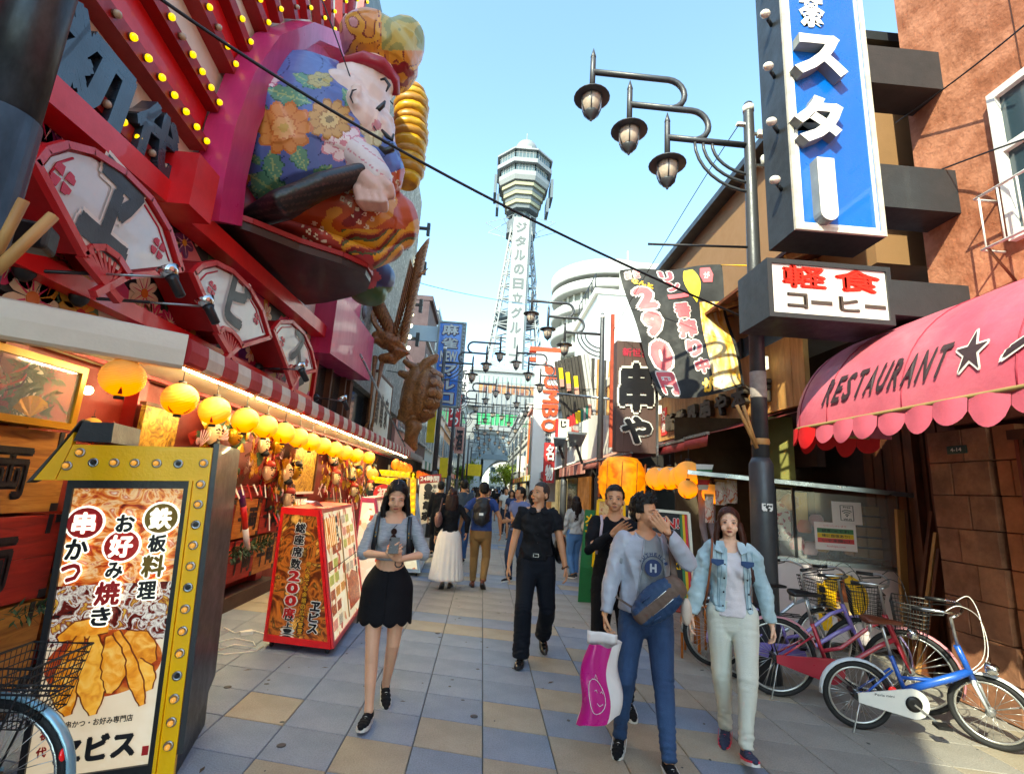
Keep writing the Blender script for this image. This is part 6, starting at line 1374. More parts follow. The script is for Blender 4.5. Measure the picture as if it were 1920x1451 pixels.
def lamp_at(label,x,y,flip=False,s=1,m=None):
    c=copy_tree(L2_);c.location=(x,y,0);c.rotation_euler=(0,0,PI if flip else 0);c['label']=label;return c
L2_=street_lamp('three-lantern street lamp on the right, second from the camera',(2.9,12.4,0));index_kids()
lamp_at('three-lantern lamp on the left in front of the blue mahjong sign',-1.63,16.6,True)
for i,y in enumerate((17.6,24,31.5,40,50)):lamp_at(['third','fourth','fifth','sixth','farthest'][i]+' three-lantern lamp along the right side of the street',2.85,y)
for i,y in enumerate((23.5,30.5,38,47,58)):lamp_at(['second','third','fourth','fifth','farthest'][i]+' three-lantern lamp along the left side of the street',-1.6,y,True)
# ------------------------------------------------------------------ tower
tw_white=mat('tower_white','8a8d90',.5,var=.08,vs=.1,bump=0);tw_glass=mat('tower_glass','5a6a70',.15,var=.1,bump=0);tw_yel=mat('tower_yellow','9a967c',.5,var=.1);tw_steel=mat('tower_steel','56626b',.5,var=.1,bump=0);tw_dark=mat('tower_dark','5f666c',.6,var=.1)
TX,TY=6.1,133.0
tw=thing('observation_tower','tall white lattice observation tower with octagonal decks and vertical sign at the street end','tower',(TX,TY,0))
def octo(r,z0,z1,nm,m,r2=None,n=8,bev=0):
    b=MB();r2=r if r2 is None else r2;P=[(math.cos(PI/8+k*PI/4),math.sin(PI/8+k*PI/4)) for k in range(8)]
    b.add([(TX+r*a,TY+r*c,z0) for a,c in P]+[(TX+r2*a,TY+r2*c,z1) for a,c in P],[tuple(range(8))[::-1],tuple(range(8,16))]+[(k,(k+1)%8,8+(k+1)%8,8+k) for k in range(8)]);return b.build(nm,m,tw)
MB().ell((TX+.3,TY,103.4),(3.4,3.4,3.2),nu=20,nv=12).build('dome',tw_white,tw);MB().tube([(TX+.3,TY,106),(TX+.3,TY,109.5)],.15,6).build('mast',tw_white,tw)
octo(4.4,99.6,102.2,'drum',tw_white);octo(8.3,98.4,99.6,'roof',tw_white,6.5);octo(8.9,97.9,98.4,'roof_band',tw_white)
octo(8.1,95.2,97.9,'upper_glazing',tw_glass);octo(8.75,93.9,95.2,'deck_band',tw_white);octo(7.5,91.6,93.9,'lower_glazing',tw_glass);octo(8.0,90.2,91.6,'deck_band',tw_white);octo(7.5,89.0,90.2,'soffit',tw_white,8.0)
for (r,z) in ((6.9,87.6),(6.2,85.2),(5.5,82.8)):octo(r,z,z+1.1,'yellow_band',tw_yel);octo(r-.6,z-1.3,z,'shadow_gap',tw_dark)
for rr,z0,z1,n in ((8.12,95.2,97.9,6),(7.52,91.6,93.9,6)):
    for k in range(8):
        a0,a1=PI/8+k*PI/4,PI/8+(k+1)*PI/4;p,q=V((TX+rr*math.cos(a0),TY+rr*math.sin(a0),0)),V((TX+rr*math.cos(a1),TY+rr*math.sin(a1),0))
        if min(p.y,q.y)>TY+1:continue
        for i in range(n+1):c=p.lerp(q,i/n);MB().bar(c+V((0,0,z0)),c+V((0,0,z1)),.28 if i in (0,n) else .16,.2).build('mullion',tw_white,tw)
        MB().bar(p+V((0,0,z1-.7)),q+V((0,0,z1-.7)),.15,.15).build('transom',tw_white,tw)
for sx in (-1,1):
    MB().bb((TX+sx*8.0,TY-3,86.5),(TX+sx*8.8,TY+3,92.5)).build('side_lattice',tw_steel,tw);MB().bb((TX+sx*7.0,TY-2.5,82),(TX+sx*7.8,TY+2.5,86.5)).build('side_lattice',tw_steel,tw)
octo(4.6,74.5,78.5,'ring_drum',tw_dark);octo(2.9,70,84,'neck',tw_steel)
for k in range(12):
    a=k*PI/6+.1;tip=V((TX+10.6*math.cos(a),TY+10.6*math.sin(a),77.6)) if k%6 in (0,5) else V((TX+6.5*math.cos(a),TY+6.5*math.sin(a),77.8))
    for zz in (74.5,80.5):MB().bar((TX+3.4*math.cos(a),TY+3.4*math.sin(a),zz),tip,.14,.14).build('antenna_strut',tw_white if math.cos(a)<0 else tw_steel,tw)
def hw(z):return 2.9+(76-z)/46*5.2
LV=[76-i*3.85 for i in range(13)]
for sx in (-1,1):
    for sy in (-1,1):
        for off in (0,1.0):
            m=MB();a,b_=80,28
            m.bar((TX+sx*(hw(a)-off),TY+sy*hw(a),a),(TX+sx*(hw(b_)-off*1.3),TY+sy*hw(b_),b_),.42 if off == 0 else .3,.42,up=V((0,1,0)));m.build('leg',tw_white,tw)
for i in range(len(LV)-1):
    z1,z0=LV[i],LV[i+1]
    for f in range(4):
        def pt(s,z):h=hw(z);return [(TX+s*h,TY-h,z),(TX+s*h,TY+h,z),(TX-h,TY+s*h,z),(TX+h,TY+s*h,z)][f]
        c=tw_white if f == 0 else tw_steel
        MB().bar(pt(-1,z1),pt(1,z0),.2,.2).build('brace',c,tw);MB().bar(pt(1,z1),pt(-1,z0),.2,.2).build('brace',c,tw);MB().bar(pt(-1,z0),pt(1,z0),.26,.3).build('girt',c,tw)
    for s in (-1,1):
        for j in range(3):
            za,zb=z1-j*1.28,z1-(j+1)*1.28
            MB().bar((TX+s*hw(za),TY-hw(za)-.1,za),(TX+s*(hw(zb)-1.2),TY-hw(zb)-.1,zb),.16,.16).build('lacing',tw_white,tw)
MB().bb((TX-2.5,TY-9.2,30),(TX+1.9,TY-3.5,75.5)).build('sign_shaft',mat('tower_panel','9c9fa0',.5,var=.04,bump=0),tw)
MB().bb((TX+1.95,TY-9.0,30),(TX+2.5,TY-8.4,75)).build('cable_ladder',tw_steel,tw)
for i,ch in enumerate('いつもデジタルの日立グループ'[-10:]):
    z=72.5-i*4.15;m=MB()
    if ch == 'ー':m.bb((TX-.55,TY-9.3,z-1.5),(TX-.05,TY-9.21,z+1.5))
    else:put_text(m,ch,(TX-.3,TY-9.22,z),(1,0,0),(0,0,1),2.9,3.1,depth=.08,bold=.035)
    m.build('letter',mat('tower_letter','5f6568',.6,var=0),tw)
for z in (47.5,31):octo(7.0,z,z+1.6,'platform',tw_steel)
# tower base : block on arch
MB().bb((TX-13,TY-10,22),(TX+9,TY+9,31)).build('base_block',tw_white,tw)
MB().bb((TX-13.5,TY-10.6,30.9),(TX+9.6,TY+9.4,31.8)).build('parapet',tw_white,tw)
for (z0,z1,m_,nm) in ((28.2,29.6,mat('pale_glazing','93a8a0',.3),'glazing_row'),(25.3,27.6,mat('dark_red_glazing','5a3038',.3,col2='b8824a',c2s=.3),'glazing_row'),(20.2,21.6,tw_dark,'glazing_row'),(17.2,20.0,mat('green_panel','3aa866',.4,var=.3,vs=.4),'green_panel')):MB().bb((TX-9,TY-10.06,z0),(TX+7.5,TY-10.0,z1)).build(nm,m_,tw) if z0>22 else MB().bb((TX-9,TY-9.9,z0),(TX+7.2,TY-9.6,z1)).build(nm,m_,tw)
for i in range(15):MB().bb((TX-9+i*1.18,TY-10.3,17.2),(TX-8.82+i*1.18,TY-10.07,29.8)).build('fin',tw_white,tw)
MB().bb((TX-9.4,TY-9.7,15),(TX+7.5,TY+9,22)).build('lower_block',tw_white,tw)
MB().bb((TX-9.4,TY-10.6,15.8),(TX+7.4,TY-9.75,17.1)).build('ledge',tw_white,tw)
gry=mat('underside_grey','87929a',.6)
MB().bb((TX-9.2,TY-9.0,8.8),(TX+7.2,TY-8.8,15)).build('truss_backing',gry,tw)
for k in range(5):x0=TX-9+k*3.25;MB().bar((x0,TY-9.8,15),(x0+1.6,TY-9.8,9.8),.5,.4).build('truss_member',tw_steel,tw);MB().bar((x0+1.6,TY-9.8,9.8),(x0+3.25,TY-9.8,15),.5,.4).build('truss_member',tw_steel,tw)
MB().bb((TX-9.4,TY-10.2,8.6),(TX+7.4,TY-9.2,9.9)).build('truss_chord',tw_steel,tw)
ap=[];n=14
for i in range(n+1):a=PI*i/n;ap.append((TX-.4-6.6*math.cos(a),1.0+8.2*math.sin(a)))
for i in range(n):
    (xa,za),(xb,zb_)=ap[i],ap[i+1];MB().hexa([(xa,TY-10,za),(xb,TY-10,zb_),(xb,TY+9,zb_),(xa,TY+9,za),(xa,TY-10,za+.5 if za>8 else 8.8),(xb,TY-10,zb_+.5 if zb_>8 else 8.8),(xb,TY+9,9.3),(xa,TY+9,9.3)]).build('arch_segment',tw_white,tw)
for sx in (-1,1):MB().bb((TX-.4+sx*7.0-1.0,TY-10,0),(TX-.4+sx*7.0+1.0,TY+9,8.8)).build('pier',tw_white,tw)
MB().hexa([(TX-22,TY-8,0),(TX-8,TY-8,0),(TX-8,TY+4,0),(TX-22,TY+4,0),(TX-12,TY-8,22),(TX-8,TY-8,22),(TX-8,TY+4,22),(TX-12,TY+4,22)]).build('buttress',tw_white,tw)
# ------------------------------------------------------------------ generic street buildings
wpane=mat('window_pane','3f4c55',.12,var=.2,vs=.8,bump=0,coat=.5);wframe=mat('window_frame_grey','a3a5a4',.5)
shut=mat('shop_dark','2b2522',.6,var=.4,vs=1.5)
def cyc(l,i):return l[i%len(l)]
def facade(label,side,y0,y1,h,xf,m,floors=None,awn=None,depth=8,bays=3):
    t=thing('shop_building',label,'building',(xf,(y0+y1)/2,0));sg=-1 if side == 'L' else 1   # sg: outward into block
    bx=lambda a,b:MB().bb(a,b)
    bx((xf+sg*.15,y0+.03,2.9),(xf+sg*depth,y1-.03,h)).build('wall',m,t)
    bx((xf+sg*.6,y0+.03,0),(xf+sg*depth,y1-.03,2.9)).build('shopfront',shut,t)
    bx((xf,y0,h),(xf+sg*depth,y1,h+.25)).build('parapet',m,t)
    nf=int((h-3)/2.8)
    for f in range(max(0,nf)):
        z0=3.7+f*2.8
        for k in range(bays):
            a=y0+.5+k*(y1-y0-.8)/bays;b=a+(y1-y0-.8)/bays*.68
            w_=bx((xf+sg*.10,a-.06,z0-.06),(xf+sg*.16,b+.06,z0+1.46)).build('window',wframe,t)
            bx((xf+sg*.085,a,z0),(xf+sg*.11,(a+b)/2-.03,z0+1.4)).build('pane',wpane,w_);bx((xf+sg*.085,(a+b)/2+.03,z0),(xf+sg*.11,b,z0+1.4)).build('pane',wpane,w_)
            bx((xf+sg*.02,a-.1,z0-.14),(xf+sg*.16,b+.1,z0-.06)).build('sill',wframe,t)
        if h>5:bx((xf+sg*.03,y0+.02,z0+2.0),(xf+sg*.15,y1-.02,z0+2.1)).build('band',wframe,t)
    for k in range(3):
        a=y0+.2+k*(y1-y0-.4)/3;MB().bb((xf+sg*.5,a,.1),(xf+sg*.58,a+(y1-y0)/3-.35,2.3)).build('shop_window',cyc([mat('warm_shop','7a4a20',.4,emis=.25,var=.5,vs=2),wpane,mat('bright_shop','b09a72',.4,emis=.2,var=.5,vs=3)],k+int(y0)),t)
    if awn:
        am,am2=awn;n=8
        for k in range(n):
            a,b=y0+.1+k*(y1-y0-.2)/n,y0+.1+(k+1)*(y1-y0-.2)/n
            MB().hexa([(xf+sg*.1,a,2.85),(xf-sg*.9,a,2.45),(xf-sg*.9,b,2.45),(xf+sg*.1,b,2.85),(xf+sg*.1,a,2.9),(xf-sg*.92,a,2.5),(xf-sg*.92,b,2.5),(xf+sg*.1,b,2.9)]).build('awning_strip',am if k%2 else am2,t)
            MB().bb((xf-sg*.9,a,2.2),(xf-sg*.92,b,2.48)).build('valance',am if k%2 else am2,t)
    return t
wl={k:mat('wall_'+k,v,.75,var=.14,vs=.5,bump=.1) for k,v in dict(white='d5d0c6',pink='c98f80',grey='9a9c9c',blue='9fb3c4',tan='b8946c',brown='6b4a3c',red='8f3a34',cream='cfc0a0').items()}
grn=mat('awning_green','2a7a68',.6);wht=mat('awning_white','d8d8d0',.6);ylw=mat('cloth_yellow','e0c41c',.6);rdd=mat('cloth_red','b8282c',.6);ppl=mat('maroon_wall','5a2438',.7)
facade('brown-fronted shop with green and white striped awning past the turtle','L',17.7,23.2,6.2,-3.1,wl['pink'],awn=(grn,wht))
facade('dark brown building rising behind the turtle statue','L',23.3,27,10.6,-3.1,mat('purple_brown','4f3c42',.7,var=.2))
facade('pale blue shop building left of the mahjong sign','L',27.1,32,11.5,-3.2,wl['blue'],awn=(ylw,wht))
facade('white and pink narrow building on the left','L',32.1,38,9.5,-3.1,wl['white'],awn=(rdd,wht))
facade('tan building midway on the left','L',38.1,45,11,-3.1,wl['tan'],awn=(ylw,rdd));facade('maroon building midway on the left','L',45.1,52,12.5,-3.1,ppl)
facade('white building far on the left','L',52.1,62,11,-3.1,wl['white'],awn=(grn,wht));facade('grey building farthest on the left','L',62.1,78,13,-3.1,wl['grey'])
facade('pale two storey shop left of the skewer sign on the right','R',13.6,18.4,5.0,3.7,wl['white'],awn=(mat('awning_dusty','',.6),wl['pink']));facade('white building with orange sign on the right','R',18.5,26.5,6.2,3.5,wl['white'],awn=(rdd,wht))
facade('cream shop building on the right beyond the orange-lettered sign','R',26.6,34,8.5,3.5,wl['cream'],awn=(ylw,wht));facade('pink building far on the right','R',34.1,43,8,3.5,wl['pink'],awn=(rdd,ylw));facade('white building farther on the right','R',43.1,55,9,3.5,wl['white']);facade('grey building farthest on the right','R',55.1,78,10,3.5,wl['grey'])
# big plain white block with stepped edge behind the banner
wbk=thing('white_block_building','plain bright white building behind the price banner','building',(8,30,0))
MB().bb((5.8,26,0),(14,33,12.8)).build('wall',mat('bright_white_wall','c6c6c4',.6,var=.05,vs=.4),wbk);MB().bb((5.6,25.9,12.8),(14.2,33.1,13.1)).build('parapet',white,wbk)
for k in range(6):MB().bar((5.75,26.5+k,13.1),(5.75,26.5+k,14.2),.06,.06).build('rail_post',ink,wbk)
MB().bar((5.75,26.4,14.2),(5.75,31.6,14.2),.05,.05).build('rail',ink,wbk)
pp=thing('rust_pipe','thin rusty red vertical pipe rising beside the skewer sign','pipe',at(1150,640,Y=14));a=at(1149,590,Y=14);MB().bar((a.x,14,3.0),(a.x,14,a.z),.1,.1).build('pipe',mat('rust','a3422a',.7,var=.3),pp)
# curved white building with balconies
cyl=thing('curved_balcony_building','rounded white apartment building with stacked curved balconies behind the banner','building',(15.5,68,0))
cc0=V((16.0,68,0));RR=7.5;cw=mat('curved_white','b4b4b0',.5,var=.05,vs=.3,bump=0);cd=mat('balcony_recess','8a8c84',.5,var=.3,vs=.6)
MB().lathe([(RR-1.2,0),(RR-1.2,31)],cc0,40,sm=True).build('core',cd,cyl)
for k in range(10):
    z=2.2+k*2.95
    MB().lathe([(RR-1.3,z),(RR,z),(RR+.15,z+.1),(RR+.15,z+1.25),(RR-.05,z+1.3),(RR-.05,z+.25),(RR-1.3,z+.2)],cc0,48).build('balcony',cw,cyl)
    for j in range(14):
        a=PI+.25+j*.2;p=cc0+V(((RR-1.1)*math.cos(a),(RR-1.1)*math.sin(a),0));MB().bb((p.x-.12,p.y-.12,z+.3),(p.x+.12,p.y+.12,z+2.95)).build('mullion',cw,cyl)
MB().lathe([(RR+.2,30.6),(RR+.3,30.8),(RR+.3,32.6),(RR-.2,32.9),(RR-1,32.9)],cc0,48).build('roof_ring',cw,cyl);MB().tube([(19,66,32),(19,66,37)],.08,6).build('mast',white,cyl)
MB().bb((16.6,57.5,0),(26,72,31)).build('flat_wing',cw,cyl)
MB().bb((16.2,59.2,0),(17.0,60.2,31.5)).build('pier',cw,cyl)
# far end buildings
for i,(x0,x1,y,h,m,lab) in enumerate(((-16,-5,100,26,'white','white block far left beside the tower base'),(-6,-1.5,160,16,'grey','pale building seen through the tower arch at left'),(2,12,175,12,'white','white building seen through the tower arch'),(14,30,118,30,'white','pale tall block right of the tower base'),(-40,-18,120,22,'cream','low pale block beyond the left roofs'))):
    t=thing('distant_building',lab,'building',((x0+x1)/2,y,0));MB().bb((x0,y,0),(x1,y+12,h)).build('wall',wl[m],t)
    n=int((x1-x0)/2.2)
    for f in range(int(h/3.2)):
        MB().bb((x0+.3,y-.25,f*3.2+2.6),(x1-.3,y,f*3.2+3.1)).build('balcony_slab',wl['white'],t)
        for k in range(n):MB().bb((x0+.5+k*2.2,y-.06,f*3.2+.9),(x0+2.0+k*2.2,y-.01,f*3.2+2.4)).build('window',wpane,t)
# ------------------------------------------------------------------ signs along the street
def vsign(label,px,py0,py1,Y,w_,m,txt,tm,frame=None,bold=.03,dep=.18,mats=None,lat=False):
    a,b=at(px,py0,Y=Y),at(px,py1,Y=Y);t=thing('vertical_sign',label,'sign',(a.x,Y,b.z));xc=(a.x+b.x)/2
    MB().bb((xc-w_/2,Y,b.z),(xc+w_/2,Y+dep,a.z)).build('panel',m,t)
    if frame:
        for q0,q1 in (((xc-w_/2-.07,b.z-.07),(xc-w_/2,a.z+.07)),((xc+w_/2,b.z-.07),(xc+w_/2+.16,a.z+.07)),((xc-w_/2,a.z),(xc+w_/2,a.z+.07)),((xc-w_/2,b.z-.07),(xc+w_/2,b.z))):MB().bb((q0[0],Y-.03,q0[1]),(q1[0],Y+dep,q1[1])).build('frame_bar',frame,t)
    n=len(txt);h=(a.z-b.z)/n
    for i,c in enumerate(txt):
        m_=MB();put_text(m_,c,(xc,Y-.004,a.z-(i+.5)*h),(1,0,0),(0,0,1),w_*.74 if not lat else w_*.62,h*.8,depth=.05,bold=bold,out=.04 if mats and len(mats)>1 else 0);m_.build('lettering',mats or [ink],t)
    return t,xc,a.z,b.z
t,xc,za,zb_=vsign('blue mahjong sign with grey studded frame left of the far lamp',840,606,760,18,.84,sign_blue,['麻','雀','NEW','マ','ル','コ'],None,mat('studded_grey','7c8488',.5,var=.3),mats=[mat('sign_grey_letter','b4b8ba',.4),ppl])
for k in range(22):MB().ell((xc+.5,17.95,zb_+k*(za-zb_)/21),.035,nu=8,nv=5).build('stud',steel,t)
MB().bb((xc-1.9,18.05,za-.75),(xc-.5,18.15,za-.15)).build('bracket',wl['blue'],t)
jb=thing('orange_letter_sign','tall white vertical sign with orange sideways JUMBO lettering','sign',(3.2,22,2));yj=23.0
j0,j1=at(1030,660,Y=yj),at(1030,900,Y=yj);MB().bb((j0.x-.62,yj,1.2),(j0.x+.55,yj+.4,j0.z)).build('panel',mat('jumbo_panel','dedbd6',.5,var=.05),jb)
MB().bb((j0.x-.95,yj-.02,j0.z),(j0.x+.6,yj+.42,j0.z+.22)).build('top_bar',mat('jumbo_orange','d8481c',.5),jb);MB().bb((j0.x-.95,yj+.02,j0.z-.5),(j0.x+.5,yj+.3,j0.z-.3)).build('side_bar',mat('jumbo_orange','',.5),jb)
for i,c in enumerate('JUMBO'):
    q=at(1037-i*1.5,690+i*27,Y=yj);m_=MB();put_text(m_,c,(q.x-.05,yj-.01,q.z),(0,0,-1),(1,0,0),.62,.78,depth=.08,bold=.03);m_.build('letter',MATS['jumbo_orange'],jb)
m_=MB();put_col(m_,'新世界串かつ',at(1028,812,Y=yj)+V((0,-.02,0)),(1,0,0),(0,0,-1),.3,.36,depth=.02,bold=.02);m_.build('lettering',[ink],jb);m_=MB();put_col(m_,'創業',at(1030,790,Y=yj)+V((.3,-.02,0)),(1,0,0),(0,0,-1),.25,.3,depth=.02);m_.build('lettering',[orangep],jb)
# pale frontage items on the right midground
fan_=thing('corrugated_screen','dark slatted screen with yellow and pink tags beside the second lamp','screen',at(1090,720,Y=15));yf=15.0
for k in range(11):
    a=at(1042+k*6.2,678-k*1.6,Y=yf);b=at(1058+k*6.2,785-k*1,Y=yf);MB().bar(a,b,.09,.12 if k%2 else .06).build('slat',mat('slat_dark','3f3a34',.7,var=.3) if k<8 else cw,fan_)
for k in range(4):
    a=at(1112+k*11,672+k*2,Y=yf);b=at(1110+k*10,778,Y=yf);MB().bar(a,b,.1,.08).build('slat',palewood if k%2 else mat('slat_dark','',.7),fan_)
for px,py in ((1051,705),(1064,713),(1079,720)):
    a=at(px,py-15,Y=14.9);b=at(px+2,py+6,Y=14.9);MB().bar(a,b,.13,.03).build('yellow_tag',ylw,fan_);c=at(px+3,py+20,Y=14.9);MB().bar(b,c,.13,.03).build('pink_tag',wl['pink'],fan_)
MB().tube([at(1045,738,Y=14.8),at(1142,748,Y=13)],.04,6).build('rail',steel,fan_)
cl=thing('hanging_cloths','red yellow and green cloths hanging under the slatted screen','cloth',at(1090,770,Y=14.5))
for k in range(9):a=at(1066+k*5,782-k*3,Y=14.5);b=at(1068+k*4.6,800-k*2,Y=14.5);MB().bar(a,b,.09,.03).build('strip',[rdd,rdd,rdd,ylw,ylw,grn,wl['grey'],grn,wl['pink']][k],cl)
s_=thing('small_sign','small white sign with red edge and じ character below the hanging cloths','sign',at(1055,800,Y=14));a,b=at(1047,785,Y=14),at(1066,825,Y=14)
MB().bb((a.x,14,b.z),(b.x,14.15,a.z)).build('panel',offwhite,s_);MB().bb((a.x-.06,13.98,b.z),(a.x,14.15,a.z)).build('edge',rdd,s_);m_=MB();put_text(m_,'じ',((a.x+b.x)/2,13.99,a.z-.15),(1,0,0),(0,0,1),.18,.2,bold=.04);put_text(m_,'大',(b.x+.05,13.9,b.z+.05),(1,0,0),(0,0,1),.25,.2,bold=.04);m_.build('lettering',[ink],s_)
for k,(px,py,sc,lab) in enumerate(((1081,815,1.3,'larger grey floodlight before the small shops at right'),(1049,823,.9,'smaller grey floodlight before the small shops at right'))):
    t=thing('floodlight',lab,'floodlight',at(px,py+15,Y=12.5));c=at(px,py,Y=12.5);MB().hexa([c+V(q)*sc for q in ((-.18,-.1,0),(.18,-.1,0),(.12,.1,-.22),(-.12,.1,-.22),(-.2,-.1,.04),(.2,-.1,.04),(.16,.12,.02),(-.16,.12,.02))]).build('housing',steel,t);MB().bar(c+V((0,0,-.2))*sc,c+V((.15,.1,-.55))*sc,.05,.05).build('bracket',black,t)
for k,(px,py) in enumerate(((1075,862),(1133,858))):pass
mk=[('red banner with white marks leaning beside the man in black',1030,830,905,14,.3,rdd,'名物'),('orange vertical sign far on the right',1000,790,870,40,.9,mat('cloth_orange','d8622a',.6),'居酒屋'),('yellow hanging cloth on the left beyond the turtle',812,760,830,19,.3,ylw,''),('yellow vertical banner beside the left far lamp',833,858,895,22,.35,ylw,''),('red vertical sign midway on the left',853,740,800,30,.7,rdd,'串かつ'),('pink vertical sign midway on the left',861,800,850,28,.5,wl['pink'],'酒'),('white vertical sign far on the left',866,690,760,45,1.2,white,'新世界'),('yellow round-corner sign far on the left',888,870,892,50,1.6,ylw,''),('white sign board far on the right before the tower',985,855,885,45,1.4,white,'')]
for lab,px,y0,y1,Y,w_,m,tx in mk:
    if tx:vsign(lab,px,y0,y1,Y,w_,m,list(tx),None,mats=[white if m in (rdd,MATS['cloth_orange']) else ink],bold=.03)
    else:a,b=at(px,y0,Y=Y),at(px,y1,Y=Y);t=thing('plain_sign',lab,'sign',(a.x,Y,b.z));MB().bb((a.x-w_/2,Y,b.z),(a.x+w_/2,Y+.1,a.z)).build('panel',m,t)
# small wires across the street
for k,(y,z,dz) in enumerate(((14,4.8,.1),(19,5.1,-.1),(26,6.2,.3),(33,6.6,.2))):cable('thin wire crossing the street %s'%['just past the skewer sign','before the orange-lettered sign','midway down the street','far down the street'][k],[(-3,y,z),(0.3,y+.5,z-.3),(3.5,y+1,z+dz)],.012+k*.004)
# ------------------------------------------------------------------ trees by the tower
def tree(label,x,y,h,cr,seed,col):
    rr=random.Random(seed);t=thing('street_tree',label,'tree',(x,y,0));mb=MB();mb.tube([(x,y,0),(x+.1,y,h*.35),(x,y,h*.55)],[.16,.12,.08],8)
    tips=[]
    for k in range(6):a=rr.uniform(0,6.28);e=V((x+cr*.7*math.cos(a),y+cr*.7*math.sin(a),h*rr.uniform(.55,.95)));mb.tube([(x,y,h*rr.uniform(.35,.5)),e.lerp(V((x,y,h*.6)),.5),e],[.07,.05,.02],6);tips.append(e)
    mb.build('trunk',brownwood,t);m=MB()
    cl_=[V((x+rr.gauss(0,cr*.4),y+rr.gauss(0,cr*.4),h*.68+rr.gauss(0,h*.14))) for _ in range(26)]+tips
    for i in range(1500):
        c=rr.choice(cl_)+V((rr.gauss(0,.28),rr.gauss(0,.28),rr.gauss(0,.25)));d=V((rr.uniform(-1,1),rr.uniform(-1,1),rr.uniform(-1,1))).normalized()*.16;e=d.cross(V((rr.uniform(-1,1),rr.uniform(-1,1),1))).normalized()*.07
        m.add([c-d,c+e,c+d,c-e],[(0,1,2,3)])
    m.build('crown',mat('leaf_'+col,col,.6,var=.5,vs=1.5),t)
tree('bright yellow-green tree in the street just before the tower arch',2.7,60,4.8,1.7,1,'8a9c1e');tree('green tree with yellow blossoms on the left far down the street',-1.9,52,4.2,1.1,2,'6f8c1c');tree('dark leafy tree right behind the yellow-green one',4.2,72,6.5,1.6,3,'4a5c28')

# ------------------------------------------------------------------ marks on the paving
rg=random.Random(9);gs=MB();sm_=mat('gum_spot','4a4845',.8,var=0,bump=0)
for i in range(230):
    x,y,r=rg.uniform(-2.8,4.3),rg.uniform(2.3,14),rg.uniform(.006,.018);k=rg.uniform(.6,1.4)
    gs.prism([(x+r*k*math.cos(a*PI/4)*rg.uniform(.8,1.1),y+r*math.sin(a*PI/4)*rg.uniform(.8,1.1),.0018) for a in range(8)],(0,0,.001))
tag(gs.build('gum_spots',sm_,pav),kind='stuff')
for x,y in ((-.9,2.75),(.05,4.05),(-1.15,3.55),(-.6,3.15),(.72,3.0),(-1.9,4.4),(1.9,3.0),(2.6,3.4),(.9,6.3),(-.4,6.1)):
    MB().lathe([(.028,0),(.028,.0035),(.018,.004)],(x,y,0),14).build('paving_plug',mat('iron_plug','3a3a3a',.6),pav)
dm=thing('drain_cover','square iron drain cover set in the paving near the right kerb','drain cover',(2.45,3.0,0));MB().bb((2.3,2.85,.001),(2.62,3.17,.004)).build('plate',mat('iron_plug','',.6),dm)
for k in range(7):MB().bb((2.33,2.88+k*.04,.004),(2.59,2.895+k*.04,.007)).build('grate_bar',steel,dm)
lf=MB()
for i in range(26):
    x,y=rg.uniform(-2.5,4.2),rg.uniform(2.4,9);a=rg.uniform(0,6.3);L=rg.uniform(.015,.04);lf.add([(x,y,.003),(x+L*math.cos(a)-L*.3*math.sin(a),y+L*math.sin(a)+L*.3*math.cos(a),.006),(x+2*L*math.cos(a),y+2*L*math.sin(a),.003),(x+L*math.cos(a)+L*.3*math.sin(a),y+L*math.sin(a)-L*.3*math.cos(a),.005)],[(0,1,2,3)])
tag(lf.build('litter_scraps',mat('dead_leaf','4a3a26',.8),pav),kind='stuff')
# ------------------------------------------------------------------ bicycles
tyre=mat('tyre_rubber','1b1b1c',.7,var=.15,bump=.3,bs=120);rimm=mat('rim_alloy','c4c4c0',.3,metal=.8,var=.1);spk=mat('spoke_steel','b5b5b5',.3,metal=.8,var=0,bump=0);blackp=mat('black_plastic','18181a',.45,var=.15)
def wheel(t,c,R,ax,nsp,name,rim=rimm,wall=None):
    """c centre, ax axle direction"""
    ax=V(ax).normalized();c=V(c);a,b,_=frame_of(ax);w_=link(name,MB().lathe([(.018,-.045),(.02,-.03),(.03,-.028),(.03,-.022),(.016,-.02),(.016,.02),(.03,.022),(.03,.028),(.02,.03),(.018,.045)],c,12,ax).mesh(name,[spk]),t)
    ring=[c+(a*math.cos(k*2*PI/44)+b*math.sin(k*2*PI/44))*(R-.02) for k in range(44)]
    MB().tube(ring,.021,10,closed=True).build('tyre',tyre,w_,local=True)
    ring=[c+(a*math.cos(k*2*PI/44)+b*math.sin(k*2*PI/44))*(R-.046) for k in range(44)]
    MB().tube(ring,[(.010,.011)]*44,6,closed=True).build('rim',rim,w_,local=True)
    m=MB()
    for k in range(nsp):
        th=k*2*PI/nsp;s=1 if k%2 else-1;th2=th+(.5 if (k // 2)%2 else-.5)
        p=c+ax*(.025*s)+(a*math.cos(th2)+b*math.sin(th2))*.028;q=c+(a*math.cos(th)+b*math.sin(th))*(R-.05);m.tube([p,q],.0016,4)
    tag(m.build('spokes',spk,w_,local=True),kind='stuff');return w_
def fender(t,c,R,a0,a1,w_,m,name='fender',steer=0):
    n=16;M=Matrix.Rotation(steer,3,'Z')
    def fn(u,v):th=a0+(a1-a0)*u;r=R+.022-.014*(2*v-1) ** 2;d=V((math.cos(th)*r,(v-.5)*w_,math.sin(th)*r));return V(c)+M @ d
    MB().grid(fn,n,4).build(name,m,t,local=True,solid=.003)
    for th in (a0+.35*(a1-a0),a1-.12):
        MB().tube([V(c)+M @ V((0,w_*.6,0)),V(c)+M @ V((math.cos(th)*(R+.015),w_*.5,math.sin(th)*(R+.015)))],.0035,5).build('fender_stay',spk,t,local=True)
